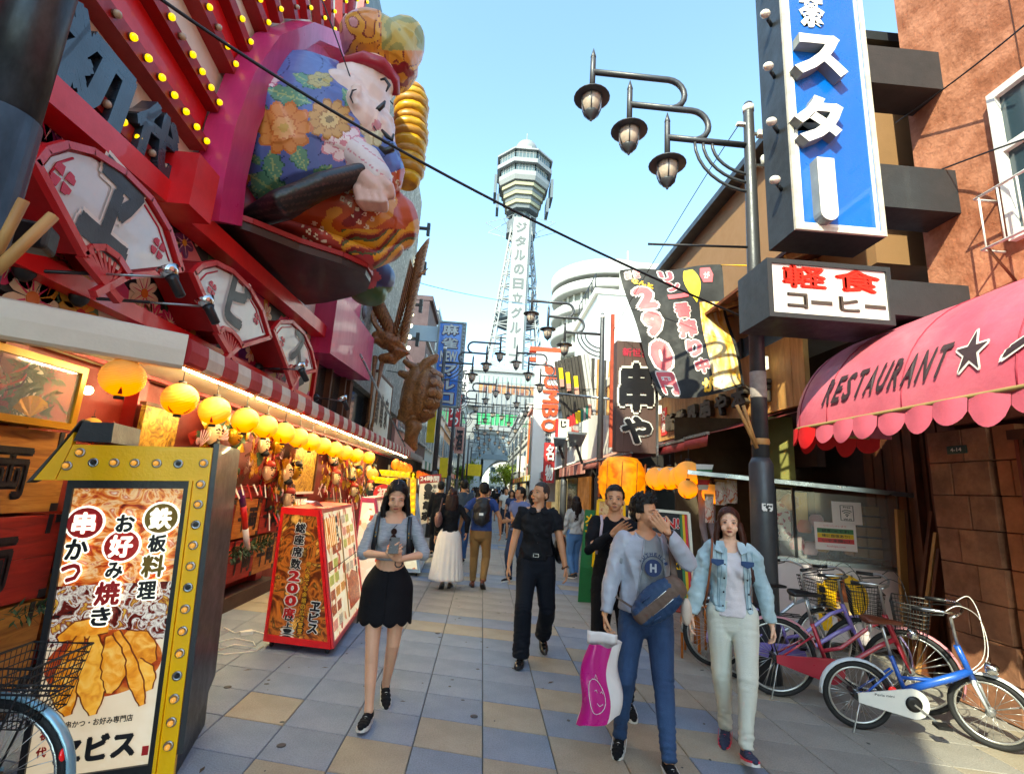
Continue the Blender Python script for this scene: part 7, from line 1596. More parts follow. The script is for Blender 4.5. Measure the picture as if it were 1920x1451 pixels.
def bicycle(label,loc,rz,lean,R=.33,wb=1.06,m=red,fm=None,steer=.35,basket='front',saddle=blackp,rack=True,guard=None,group='bicycles parked before the stall',seat_h=.86,bar_h=.98,style='city',nsp=28):
    t=thing('bicycle',label,'bicycle',loc,rz,group);t.rotation_euler=(lean,0,rz)
    fm=fm or rimm;rc=V((0,0,R));fc=V((wb,0,R));bb_=V((.42*wb/1.06,0,R-.05 if R>.3 else R+.01));st_=V((.30*wb/1.06,0,seat_h-.22));ht=V((wb-.17,0,R+.42));hb=V((wb-.10,0,R+.25))
    wheel(t,rc,R,(0,1,0),nsp,'rear_wheel');M=Matrix.Rotation(steer,3,'Z');wheel(t,fc,R,M @ V((0,1,0)),nsp,'front_wheel')
    fr=MB()
    if style == 'mini':
        fr.tube([bb_+V((-.03,0,.06)),hb+V((-.12,0,-.04)),hb+V((0,0,.02))],[.026,.03,.024],10);fr.tube([st_.lerp(bb_,.5),hb.lerp(bb_,.3)],.013,8)
    else:
        fr.tube([bb_+V((0,0,.02)),bb_.lerp(hb,.35)-V((0,0,.03)),bb_.lerp(hb,.75),hb],.019,10);fr.tube([st_.lerp(bb_,.62),st_.lerp(ht,.35)+V((.02,0,-.22)),st_.lerp(ht,.8)+V((0,0,-.06)),ht-V((0,0,.03))],.016,10)
    fr.tube([bb_,st_],.017,10);fr.tube([hb-V((-.012,0,.05)),ht+V((-.008,0,.02))],.021,10)
    fr.build('frame',m,t,local=True)
    for s in (-1,1):
        MB().tube([bb_+V((0,s*.03,0)),rc+V((0,s*.055,0))],.009,8).build('chain_stay',m,t,local=True);MB().tube([st_-V((0,-s*.02,.1)),rc+V((0,s*.055,0))],.008,8).build('seat_stay',m,t,local=True)
        sp=hb+M @ V((0,s*.05,0))-V((-.02,0,.06));MB().tube([hb-V((-.01,0,.04)),sp,fc+M @ V((0,s*.05,0))],[.016,.014,.009],8).build('fork_blade',m if style != 'mini' else fm,t,local=True)
    fender(t,rc,R,.1 if style == 'mini' else .3,PI*1.02,.055,fm,steer=0);fender(t,fc,R,-.35,PI*.62,.055,fm,steer=steer)
    MB().tube([bb_+V((0,-.06,0)),bb_+V((0,.06,0))],.02,10).build('bottom_bracket',spk,t,local=True)
    MB().lathe([(.085,-.003),(.09,0),(.085,.003)],bb_+V((0,-.05,0)),20,(0,1,0)).build('chainring',spk,t,local=True)
    gm_=guard or m;n=12;rg=.105
    P=[V((rc.x-.02,-.062,rc.z+.035))]+[V((bb_.x+rg*math.sin(a),-.062,bb_.z+rg*math.cos(a))) for a in [k*PI/9 for k in range(0,10)]]+[V((rc.x-.02,-.062,rc.z-.03))]
    MB().prism(P,(0,-.012,0)).build('chain_guard',gm_,t,local=True)
    if guard:MB().lathe([(.03,0),(.055,.001),(.055,.006),(.03,.008)],bb_+V((0,-.074,0)),20,(0,-1,0)).build('chainring_cap',blackp,t,local=True);m_=MB();put_text(m_,'Perla mini',(bb_.x-.19,-.0745,bb_.z+.035),(1,0,.02),(0,0,1),.13,.018,depth=.002,bold=0);m_.build('lettering',ink,t,local=True)
    for s,d in ((-1,V((.14,0,-.1))),(1,V((-.14,0,.1)))):
        e=bb_+d+V((0,s*.085,0));cr_=MB().bar(bb_+V((0,s*.08,0)),e,.018,.012).build('crank',spk,t,local=True)
        pd=MB().box(e+V((0,s*.055,0)),(.09,.08,.022)).build('pedal',blackp,t,local=True);MB().box(e+V((.047,s*.055,0)),(.006,.05,.016)).build('pedal_reflector',orangep,pd,local=True)
    top=V((st_.x-.05,0,seat_h));MB().tube([st_,top],.013,8).build('seat_post',spk,t,local=True)
    mb=MB();loft(mb,[(top+V((-.11,0,.03)),(.09,.03)),(top+V((-.04,0,.03)),(.075,.03)),(top+V((.05,0,.025)),(.035,.022)),(top+V((.14,0,.02)),(.018,.016))],12);me=voxel(mb,.012,3);me.materials.append(saddle);me.name='saddle';link('saddle',me,t)
    for s in (-1,1):MB().lathe([(.012,0),(.016,.01),(.016,.05),(.012,.06)],top+V((-.1,s*.05,-.05)),8).build('saddle_spring',spk,t,local=True)
    stem=V((ht.x-.03,0,bar_h));MB().tube([ht,stem,stem+M @ V((.03,0,.02))],.012,8).build('stem',spk,t,local=True)
    o_=stem+M @ V((.03,0,.02));bw=.27
    for s in (-1,1):
        P=[o_,o_+M @ V((.03,s*.09,.04)),o_+M @ V((-.03,s*bw*.9,.06)),o_+M @ V((-.2,s*bw,.05))];MB().tube(smooth(P,5),.011,8).build('handlebar',spk if style != 'mini' else chrome,t,local=True)
        MB().tube([P[-2].lerp(P[-1],.35),P[-1]+(P[-1]-P[-2]).normalized()*.02],.016,8).build('grip',blackp,t,local=True);MB().tube([P[-2]+V((.0,0,-.0)),P[-2].lerp(P[-1],.2)+M @ V((.03,s*.01,-.02)),P[-1]+M @ V((.02,s*-.02,-.04))],.006,6).build('brake_lever',blackp,t,local=True)
        MB().tube(smooth([P[-2],P[-2]+V((.1,0,.05)),o_+V((.16,0,-.02)),hb+V((.09,s*.02,.1)),bb_.lerp(hb,.6)],6),.0032,6).build('brake_cable',white if style == 'mini' else ink,t,local=True)
    if basket:
        bc=(stem+M @ V((.2,0,-.05))) if basket == 'front' else V((-.08,0,R+.50));w1,w2,hh,dd=.17,.12,.24,.13
        def ringp(f,z):
            a_,b_=w2+(w1-w2)*f,dd*(.8+.2*f);return [bc+(M if basket == 'front' else Matrix.Identity(3)) @ V((sx*b_,sy*a_,z)) for sx,sy in ((-1,-1),(1,-1),(1,1),(-1,1))]
        m_=MB();nz=7
        for k in range(nz+1):m_.tube(ringp(k/nz,-hh+hh*k/nz),.0035 if k<nz else .006,5,closed=True,sm=False)
        lo,hi=ringp(0,-hh),ringp(1,0)
        for q in range(4):
            for k in range(12):f=k/12;m_.tube([lo[q].lerp(lo[(q+1)%4],f),hi[q].lerp(hi[(q+1)%4],f)],.0018,4)
        for k in range(9):m_.tube([lo[0].lerp(lo[1],k/8),lo[3].lerp(lo[2],k/8)],.002,4)
        tag(m_.build('basket',blackp,t,local=True),kind='stuff')
    if rack:
        z=R+.36 if R>.3 else R+.3;m_=MB()
        for s in (-1,0,1):m_.tube([(.22,s*.05,z),(-.22,s*.05,z)],.005,5)
        for x in (-.22,-.1,.02,.14):m_.tube([(x,-.055,z),(x,.055,z)],.004,5)
        m_.build('rack',blackp,t,local=True)
        for s in (-1,1):MB().tube([(-.1,s*.06,z),rc+V((0,s*.06,0))],.005,5).build('rack_stay',blackp,t,local=True)
    MB().lathe([(.028,0),(.03,.006),(.024,.012)],V((-R*.82-.02,0,R+.12)) if style != 'mini' else V((.22,-.05,R+.08)),14,(-1,0,.2) if style != 'mini' else (0,-1,0)).build('rear_reflector',mat('reflector_red','c8141a',.15,var=0,bump=0,coat=1,emis=.15),t,local=True)
    for s in (-1,1):MB().tube([rc+V((0,s*.06,0)),rc+V((-.08,s*.1,-R+.01)),rc+V((-.02,s*.12,-R+.005))],.006,6).build('kickstand',spk,t,local=True)
    MB().tube([rc+V((-.02,-.06,.0)),rc+V((-.02,.06,0))],.025,10).build('brake_drum',blackp,t,local=True)
    MB().lathe([(.035,0),(.045,.02),(.04,.06),(.02,.08)],hb+M @ V((.08,.0,.02))+V((0,0,.05)),12,M @ V((1,0,0))).build('headlamp',chrome,t,local=True)
    return t
def place(p0,p1):d=V((p1[0]-p0[0],p1[1]-p0[1],0));return (p0[0],p0[1],0),math.atan2(d.y,d.x)
l_,r_=place((3.02,4.08),(3.86,3.84))
bicycle('small blue folding bicycle with white fenders and brown saddle, nearest in the row',l_,r_,.05,R=.245,wb=.87,m=mat('bike_blue','1b54b0',.3,var=.1,coat=.6,bump=0),fm=mat('fender_white','c9cdd2',.35,var=.1,bump=0),steer=-.62,basket=None,saddle=mat('saddle_brown','5f2c18',.5),rack=False,guard=white,seat_h=.78,bar_h=.88,style='mini',nsp=24)
l_,r_=place((2.72,4.66),(3.72,4.42))
bicycle('red and pink city bicycle with rear rack behind the small blue bicycle',l_,r_,.07,m=mat('bike_red','b02a3c',.35,var=.15,coat=.5,bump=0),fm=mat('fender_pink','cf8a94',.35,bump=0),steer=-.5,guard=None)
l_,r_=place((2.62,5.02),(3.62,4.8))
bicycle('lilac city bicycle with black basket, third in the row',l_,r_,.05,m=mat('bike_lilac','8a78c4',.35,coat=.5,bump=0),fm=mat('fender_lilac','a89ad0',.35,bump=0),steer=-.3)
l_,r_=place((2.5,5.36),(3.5,5.2))
bicycle('silver city bicycle closest to the white stall counter',l_,r_,.03,m=mat('bike_silver','a8adb4',.3,metal=.5,bump=0),fm=rimm,steer=.2)
c=at(-45,1478,Z=.33)
bicycle('pale blue bicycle with rear wire basket cut off at the lower left corner',(c.x,c.y+.02,0),PI+.05,0,m=mat('bike_paleblue','7fb0c8',.3,metal=.3,coat=.5,bump=0),fm=mat('fender_paleblue','8fb8c8',.25,metal=.4,coat=.5,bump=0),basket='rear',rack=True,group='bicycle at the left edge',nsp=36)
# ------------------------------------------------------------------ people
def ik(a,b,l1,l2,hint):
    a,b=V(a),V(b);d=b-a;L=min(d.length,(l1+l2)*.9995);d.normalize();x=(l1*l1-l2*l2+L*L)/(2*L);h=math.sqrt(max(0,l1*l1-x*x));hv=V(hint)-d*V(hint).dot(d)
    return a+d*x+hv.normalized()*h,a+d*L
SKINS={}
def skin_mat(h):
    if h not in SKINS:SKINS[h]=mat('skin_'+h,h,.5,var=.06,vs=14,bump=.04,bs=220,sss=.12,spec=.35)
    return SKINS[h]
def cloth_mat(h,rough=.85,**k):
    key='cloth_'+h+str(sorted(k.items()))[:40]
    return mat(key,h,rough,var=k.pop('var',.1),bump=k.pop('bump',.35),bs=k.pop('bs',160),spec=.2,**k)
hairm={}
def hair_mat(h):
    if h not in hairm:hairm[h]=mat('hair_'+h,h,.5,var=.4,vs=40,bump=.6,bs=90,stretch=(1,1,.06),spec=.25)
    return hairm[h]
def person(label,loc,rz,H=1.7,female=False,pose=None,skin='c98f6c',wear=None,hair=None,vox=.0055,scale_w=1.0,detail=True,lean=0,group=None,name='person'):
    """faces local -Y ; side -1 is local -X"""
    P=dict(head_yaw=0,head_pitch=0,hands={},feet={-1:(-.10,0,0,0),1:(.10,0,0,0)},curl={-1:.35,1:.35},elbow={-1:(-.5,.6,0),1:(.5,.6,0)},hand_dir={},palm={},twist=0);P.update(pose or {})
    s=H/1.72;t=thing(name,label,'person',loc,rz,group);t.scale=(s,s,s);sw=(.88 if female else 1.0)*scale_w
    hips={q:V((q*.088*(1.05 if female else 1),0,.90)) for q in (-1,1)}
    pel=V((0,0,.95));W_=wear or {};sh={q:V((q*.172*sw,.01,1.405)) for q in (-1,1)}
    tw=Matrix.Rotation(P['twist'],3,'Z')
    for q in (-1,1):sh[q]=tw @ sh[q]
    body=MB()
    wst=.118 if female else .142
    tor=[(V((0,0,.84)),(.150*sw,.10)),(V((0,.005,.92)),(.165*(1.03 if female else .98)*sw,.115)),(V((0,0,1.03)),((wst+.015)*sw,.098)),(V((0,-.002,1.12)),(wst*sw,.09)),(V((0,-.004,1.24)),(.148*sw,.105)),(V((0,.0,1.33)),(.158*sw,.105)),(V((0,.006,1.40)),(.135*sw,.08)),(V((0,.01,1.44)),(.07,.06))]
    tor=[(tw @ p if p.z>1.1 else p,r) for p,r in tor]
    loft(body,tor,20,up=V((0,1,0)))
    if female:
        for q in (-1,1):body.ell(tw @ V((q*.062,-.085,1.262)),(.052,.045,.05))
    for q in (-1,1):loft(body,[(tw @ V((q*.02,.02,1.455)),(.035,.04)),(tw @ V((q*.075,.018,1.425)),(.03,.042)),(tw @ V((q*.14,.012,1.41)),(.034,.045))],10)
    # head
    hb=tw @ V((0,.0,1.487));Mh=Matrix.Rotation(P['head_yaw'],3,'Z') @ Matrix.Rotation(P['head_pitch'],3,'X')
    HS=1.07;hd=lambda x,y,z:hb+Mh @ V((x*HS,y*HS,z*HS))
    loft(body,[(tw @ V((0,.015,1.40)),(.062,.062)),(tw @ V((0,.012,1.46)),(.050 if female else .056,.055)),(hd(0,.012,.04),(.050,.056))],14,up=V((0,1,0)))
    fw=.95 if female else 1
    body.ell(hd(0,.018,.135),(.077,.097,.094),Mh);body.ell(hd(0,-.022,.085),(.064*fw,.066,.085),Mh);body.ell(hd(0,-.008,.112),(.069*fw,.072,.062),Mh);body.ell(hd(0,-.036,.052),(.049*fw,.046,.042),Mh);body.ell(hd(0,-.045,.040),(.038*fw,.040,.032),Mh);body.ell(hd(0,-.068,.022),(.020,.016,.014),Mh)
    for q in (-1,1):
        body.ell(hd(q*.034,-.052,.068),(.026,.026,.026),Mh);body.ell(hd(q*.030,-.064,.121),(.024,.018,.010),Mh);body.ell(hd(q*.071,.018,.088),(.008,.018,.030),Mh @ Matrix.Rotation(-q*.25,3,'Z'))
    mb_n=[(hd(0,-.080,.108),(.007,.006)),(hd(0,-.088,.092),(.008,.008)),(hd(0,-.097,.074),(.011,.010)),(hd(0,-.090,.068),(.010,.008))]
    loft(body,mb_n,10)
    for q in (-1,1):body.ell(hd(q*.010,-.087,.070),(.008,.009,.007),Mh)
    body.ell(hd(0,-.078,.048),(.021,.011,.007),Mh);body.ell(hd(0,-.077,.039),(.018,.011,.007),Mh)
    # legs
    J={}
    for q in (-1,1):
        fx,fy,fz,fp=P['feet'][q];ank=V((fx,fy,.085+fz));kn,ank=ik(hips[q],ank,.43,.41,(q*.12,-1,.1));J[q]=(hips[q],kn,ank,fp)
        k1=hips[q].lerp(kn,.5);c1=kn.lerp(ank,.28)+V((0,.012,0));th=.083 if not female else .082
        loft(body,[(hips[q]+V((0,0,.02)),(th,.09)),(hips[q].lerp(kn,.3),(th*.92,th*.98)),(hips[q].lerp(kn,.65),(.064,.066)),(kn,(.051,.054)),(kn.lerp(ank,.14),(.049,.052)),(c1,(.052 if not female else .048,.056)),(kn.lerp(ank,.62),(.040,.043)),(kn.lerp(ank,.9),(.032,.035)),(ank,(.033,.038))],14,up=V((0,1,0)))
        fd_=V((math.sin(q*.12),-math.cos(fp),-math.sin(fp))).normalized();loft(body,[(ank+V((0,0,-.02)),(.030,.03)),(ank+fd_*.03-V((0,0,.035)),(.026,.02))],10)
    # arms and hands
    A={}
    for q in (-1,1):
        wr=P['hands'].get(q) or (q*.245*sw,-.02,.86);el,wr=ik(sh[q],wr,.285,.25,P['elbow'][q]);A[q]=(sh[q],el,wr)
        loft(body,[(sh[q]-V((q*.02,0,0)),(.052*sw,.055)),(sh[q].lerp(el,.25),(.046*sw,.05)),(sh[q].lerp(el,.6),(.041*sw,.043)),(el,(.037*sw,.038)),(el.lerp(wr,.22),(.038*sw,.040)),(el.lerp(wr,.6),(.030*sw,.031)),(wr,(.022,.026))],12,up=V((0,1,0)))
        d=V(P['hand_dir'].get(q,(wr-el))).normalized();pn=V(P['palm'].get(q,(-q,0,0)));pn=(pn-d*pn.dot(d)).normalized();sd_=d.cross(pn).normalized()
        # sd_: across the palm; thumb on the forward (-Y-ish / up) side
        ts=1 if (sd_.dot(V((0,-1,.3)))>0) else-1
        if 'thumb' in P and q in P['thumb']:ts=P['thumb'][q]
        k=.94 if female else 1.03
        def lo(pts):  # palm oriented loft
            for i in range(len(pts)-1):
                pass
        # palm as three side by side rods plus web
        for j in range(4):
            off=(j-1.5)*.0185*k;loft(body,[(wr+sd_*off*.55,(.014,.014)),(wr+d*.045*k+sd_*off*.9+pn*.002,(.0145,.0145)),(wr+d*.085*k+sd_*off*1.05,(.0112,.0112))],8)
        cu=P['curl'][q]
        if detail:
            for j in range(4):
                idx=j if ts<0 else 3-j   # 0 = index side
                off=(j-1.5)*.0200*k;Lf=[.076,.083,.077,.060][idx if ts<0 else idx]*k
                b0=wr+d*.085*k+sd_*off*1.08;a1=cu*.8;a2=cu*1.9;a3=cu*2.6
                dirr=lambda a:(d*math.cos(a)+pn*math.sin(a)+sd_*(off*1.6)*math.cos(a)).normalized()
                p1=b0+dirr(a1)*Lf*.44;p2=p1+dirr(a2)*Lf*.32;p3=p2+dirr(a3)*Lf*.24
                loft(body,[(b0-d*.01,(.0095,.0095)),(b0.lerp(p1,.5),(.0086,.0086)),(p1,(.0082,.0082)),(p2,(.0074,.0074)),(p3,(.0062,.0062))],8)
            b0=wr+d*.022*k+sd_*ts*.024;p1=b0+(d*.6+sd_*ts*.75+pn*.35).normalized()*.036*k;p2=p1+(d*.85+sd_*ts*.25+pn*.45).normalized()*.030*k;p3=p2+(d*.9+pn*.4).normalized()*.02*k
            loft(body,[(b0,(.0155,.0155)),(p1,(.0118,.0118)),(p2,(.0100,.0100)),(p3,(.0080,.0080))],8)
        else:loft(body,[(wr+d*.08,(.03,.014)),(wr+d*.15+pn*.02,(.022,.012))],8)
    me=voxel(body,vox,2,.45);me.name='body';me.materials.append(skin_mat(skin));B_=link('body',me,t)
    # face details
    if detail:
        for q in (-1,1):
            op=P.get('eyes',.55);e=MB().ell(hd(q*.030,-.0755,.104),(.0125,.006,.0052*op+.001),Mh,10,6);e.build('eye',mat('eye_white','d8d0c8',.25,var=0,bump=0),t,local=True)
            if op>.3:MB().ell(hd(q*.030,-.0795,.104),(.0052,.003,.0050),Mh,8,6).build('iris',mat('iris_dark','1c120c',.15,var=0,bump=0),t,local=True)
            m=MB();m.tube([hd(q*.016,-.078,.1055),hd(q*.024,-.0825,.1088+.001*op),hd(q*.034,-.0815,.109+.001*op),hd(q*.044,-.073,.1045)],[.0010,.0020,.0020,.0012],6);m.build('eyelid_line',mat('lash','1a1210',.6,var=0,bump=0),t,local=True)
            m=MB();m.tube([hd(q*.013,-.083,.123),hd(q*.025,-.0845,.1275),hd(q*.038,-.079,.1275),hd(q*.050,-.067,.122)],[.0018,.0030 if not female else .0022,.0026 if not female else .002,.0010],6);m.build('eyebrow',hair_mat((hair or {}).get('col','1c1512')) ,t,local=True)
            MB().ell(hd(q*.007,-.094,.0645),(.0035,.004,.002),Mh,8,5).build('nostril',mat('nostril','5a2c20',.8,var=0,bump=0),t,local=True)
        lipm=mat('lip_f','a8483f',.4,var=.05,bump=0) if female else mat('lip_m','9a5a48',.5,var=.05,bump=0)
        m=MB();m.tube([hd(-.021,-.080,.0440),hd(-.008,-.0895,.0478),hd(0,-.0900,.0468),hd(.008,-.0895,.0478),hd(.021,-.080,.0440)],[.001,.0034,.0030,.0034,.001],6);m.build('upper_lip',lipm,t,local=True)
        m=MB();m.tube([hd(-.019,-.080,.0432),hd(-.007,-.0885,.0392),hd(.007,-.0885,.0392),hd(.019,-.080,.0432)],[.001,.0042,.0042,.001],6);m.build('lower_lip',lipm,t,local=True)
        m=MB();m.tube([hd(-.021,-.0825,.0438),hd(0,-.0925,.0432),hd(.021,-.0825,.0438)],.0008,5);m.build('mouth_line',mat('nostril','',.8),t,local=True)
    # hair
    if hair:
        hm=hair_mat(hair['col']);hs=MB();st=hair['style']
        if st in ('short','spiky','buzz'):
            th={'short':.008,'spiky':.012,'buzz':.0025}[st]
            hs.ell(hd(0,.022,.140),(.079+th,.098+th,.096+th),Mh);hs.ell(hd(0,.045,.095),(.073+th*.8,.066+th,.064),Mh)
            def pr(c):
                l=Mh.inverted() @ (c-hb)/HS;x,y,z=l
                lim=(.172-.9*abs(x) ** 1.3*.2+.007*noise.noise(V((x*110,0,3)))) if y<-.03 else (.130+.01*noise.noise(V((y*90,x*20,1))) if y<.0 else (.100-(y-.0)*.9+.008*noise.noise(V((y*80,x*60,2)))))
                if abs(x)>.052 and-.03<y<.012:lim=.105+.006*noise.noise(V((y*120,0,4)))
                return z<lim
            if st == 'spiky':
                for k in range(70):
                    a=random.uniform(-1.9,1.9)+PI/2*0;u=random.uniform(-1,1);ph=random.uniform(.35,1.4);n_=V((math.cos(ph)*math.sin(a*1.6),-math.cos(ph)*math.cos(a*1.6),math.sin(ph)));p=V((n_.x*.078,.02+n_.y*.095,.14+n_.z*.095));q_=p+n_*.018+V((.012,-.012,.014));hs.tube([hd(*p),hd(*q_)],[.012,.003],6)
            me=voxel(hs,.0055,1);me=cut(me,pr,lambda c,n:(.006 if st != 'buzz' else .0015)*noise.noise(V((c.x*75,c.y*45,c.z*40)))-.001);
        else:
            L=hair.get('len',.3);hs.ell(hd(0,.018,.140),(.088,.106,.103),Mh);hs.ell(hd(0,.05,.09),(.084,.076,.085),Mh)
            sway=V(hair.get('sway',(0,0,0)))
            for k in range(13):
                a=-PI*.62+k*PI*1.24/12;x,y=.078*math.sin(a),.028+.082*math.cos(a)
                if y<-.045:continue
                ll=L*(1 if y>-.01 else .86)*random.uniform(.92,1.04);fl=hair.get('flare',.15)
                p0=hd(x,y,.10);p1=hd(x*1.2+random.uniform(-.006,.006),y*1.08-(.012 if y<0 else 0),.02);p2=hb+Matrix.Rotation(P['head_yaw'],3,'Z') @ V((x*(1.25+fl),y*1.15,.06-ll*.6))+sway*.5;p3=hb+Matrix.Rotation(P['head_yaw'],3,'Z') @ V((x*(1.2+fl*1.5),y*1.15-(.03 if y<.03 else 0),.08-ll))+sway
                loft(hs,[(p0,(.026,.024)),(p1,(.024,.022)),(p2,(.023,.018)),(p3,(.012,.010)),(p3-V((random.uniform(-.01,.01),0,.04)),(.003,.003))],8)
            def pr(c):
                l=Mh.inverted() @ (c-hb)/HS;x,y,z=l
                if y<-.02 and z>-.03:return z<.180-(x/.062) ** 2*.045 and abs(x)<.062
                return False
            me=voxel(hs,.0065,2);me=cut(me,pr,lambda c,n:.005*noise.noise(V((c.x*70,c.y*70,c.z*7))))
        me.name='hair';me.materials.append(hm);link('hair',me,t)
    # clothes
    def fold(a,sc,st_=(1,1,1),seed=0):
        return lambda c,n:a*(1-3.2*abs(noise.noise(V((c.x*sc*st_[0]+seed,c.y*sc*st_[1],c.z*sc*st_[2]+c.x*3-c.y*2)))))*.8+a*.45*noise.noise(V((c.x*sc*2.6,c.y*sc*2.6+seed,c.z*sc*3.4)))
    cv=max(.009,vox*1.5);R_={'J':J,'A':A,'sh':sh,'hd':hd,'Mh':Mh,'hb':hb,'tw':tw,'t':t,'s':s}
    def sleeve(mb,q,inf,upto,cuff=0):
        a,e,w_=A[q];pts=[(a-V((q*.02,0,.004)),(.050*sw+inf*.5,.052+inf*.5)),(a.lerp(e,.25),(.047*sw+inf*.6,.05+inf*.6)),(a.lerp(e,.6),(.043*sw+inf*.65,.045+inf*.65)),(e,(.039+inf*.7,.041+inf*.7)),(e.lerp(w_,.4),(.036+inf*.7,.037+inf*.7)),(e.lerp(w_,.8),(.028+inf*.6,.030+inf*.6)),(w_,(.026+inf*.5,.027+inf*.5))]
        if upto<1:
            n_={.5:3,.6:4,.75:5,.45:3}.get(upto,4);pts=pts[:n_]
        loft(mb,pts,14,up=V((0,1,0)))
    def top(nm,inf,z0,upto,mtl,neck=.075,amp=.006,open_=None,sc=9,hem_flare=0,zneck=1.445,thick=.003,stripes=None):
        mb=MB();T_=[]
        for p,(ra,rb) in tor:
            if p.z<z0-.08:continue
            fl=hem_flare*max(0,(1.12-p.z));T_.append((p,(ra+inf+fl,rb+inf+fl*.7)))
        if T_[0][0].z>z0:T_.insert(0,(V((0,0,z0-.03)),T_[0][1]))
        T_[-1]=(T_[-1][0]+V((0,0,-.005)),(.075+inf*.6,.07+inf*.5));loft(mb,T_,22,up=V((0,1,0)))
        if female:
            for q in (-1,1):mb.ell(tw @ V((q*.062,-.085,1.262)),(.054+inf*.6,.047+inf,.054+inf*.6))
        for q in (-1,1):mb.ell(sh[q]-V((q*.025,0,.006)),(.054*sw+inf*.5,.052+inf*.6,.046+inf*.5));sleeve(mb,q,inf,upto)
        me=voxel(mb,cv,2)
        def pred(c):
            if c.z<z0 and abs(c.x)<.2*sw+inf+.06 and (upto<.4 or min((c-A[q][k]).length for q in (-1,1) for k in (1,2))>.09):return True
            l=tw.inverted() @ c
            if c.z>zneck-.012+max(0,l.y)*.25+min(0,l.y)*(-.1) and math.hypot(l.x,l.y-.01)<neck+.012:return True
            if math.hypot(l.x,(l.y+.02)*.9)<neck-.008 and c.z>1.415-(.03 if l.y<-.03 else 0):return True
            for q in (-1,1):
                a,e,w_=A[q]
                if upto >= 1:
                    if (c-w_).dot((w_-e).normalized())>-.012 and (c-w_).length<.1:return True
                elif upto <= .5:
                    d=(e-a).normalized();
                    if (c-a).dot(d)>(e-a).length*(.62 if upto<.5 else .72) and (c-e).length<.2 and abs((c-a).length)>.12 and (c-(a+d*(c-a).dot(d))).length<.1:return True
                else:
                    d=(w_-e).normalized()
                    if (c-e).dot(d)>(w_-e).length*(upto-.5)*1.2 and (c-e).length<.4 and (c-(e+d*(c-e).dot(d))).length<.075:return True
            if open_ and l.y<-.02 and abs(l.x-open_[2])<open_[0]+open_[1]*(1.45-c.z) and z0-1<c.z:return True
            return False
        fo=fold(amp*1.35,sc,(1,1,.6),len(label)%17);me=cut(me,pred,lambda c,n:max(-inf*.38,fo(c,n)),thick);me.name=nm;me.materials.append(mtl);return link(nm,me,t)
    def legs(nm,inf,z1,mtl,ankle=1.0,amp=.009,flare=0,waist=1.03,crumple=.012,slim=0):
        mb=MB();loft(mb,[(V((0,0,.86)),(.155*sw+inf,.11+inf)),(V((0,.005,.92)),(.168*sw+inf,.118+inf)),(V((0,0,waist)),(.135*sw+inf,.1+inf))],22,up=V((0,1,0)))
        for q in (-1,1):
            h_,k_,a_,fp=J[q];e=k_.lerp(a_,ankle)
            i2=inf-slim;loft(mb,[(h_+V((0,0,.03)),(.088+inf,.098+inf)),(h_.lerp(k_,.35),(.082+inf,.088+inf)),(h_.lerp(k_,.7),(.068+inf,.07+inf)),(k_,(.058+inf,.062+inf)),(k_.lerp(a_,.3),(.056+i2+flare*.3,.062+i2+flare*.3)),(k_.lerp(a_,.65),(.046+i2+flare*.7,.05+i2+flare*.7)),(e,(.041+i2+flare,.045+i2+flare))],16,up=V((0,1,0)))
        me=voxel(mb,cv,2)
        def pred(c):
            if c.z>waist:return True
            for q in (-1,1):
                h_,k_,a_,fp=J[q];d=(a_-k_).normalized()
                if (c-k_).dot(d)>(a_-k_).length*ankle and (c-a_).length<.25 and abs(c.x-a_.x)<.12:return True
            return False
        def dsp(c,n):
            kz=min(1,max(0,(.42-c.z)/.3))+.6*math.exp(-((c.z-.50)/.07) ** 2)+.4*math.exp(-((c.z-.84)/.06) ** 2)
            return amp*(noise.noise(V((c.x*9,c.y*9,c.z*5))) )+crumple*kz*noise.noise(V((c.x*11+3,c.y*11,c.z*42+c.y*20)))
        me=cut(me,pred,dsp,.003);me.name=nm;me.materials.append(mtl);return link(nm,me,t)
    def skirt(nm,z0,z1,r0,r1,mtl,scallop=0,pleat=0,waist=.115):
        n=72
        def fn(u,v):
            a=2*PI*u;z=z1+(z0-z1)*v;hipz=math.sin(min(1,v*(z1-z0)/.18)*PI/2);rx=(waist*1.12*sw)*(1-hipz)+.192*hipz+(r0-.192)*v;ry=rx*.72+.02*v
            pl_=1+pleat*v*math.sin(a*22+math.sin(a*3)*2)+.02*v*math.sin(a*5+1)
            zz=z+(scallop*abs(math.sin(a*7))*-1 if v>.999 else 0) ;
            if scallop and v>.9:zz=z-scallop*abs(math.sin(a*6))*(v-.9)/.1
            return V((rx*pl_*math.sin(a),-ry*pl_*math.cos(a)+.005+r1*v,zz))
        return MB().grid(fn,n*(2 if pleat or scallop else 1),20).build(nm,mtl,t,local=True,solid=.004)
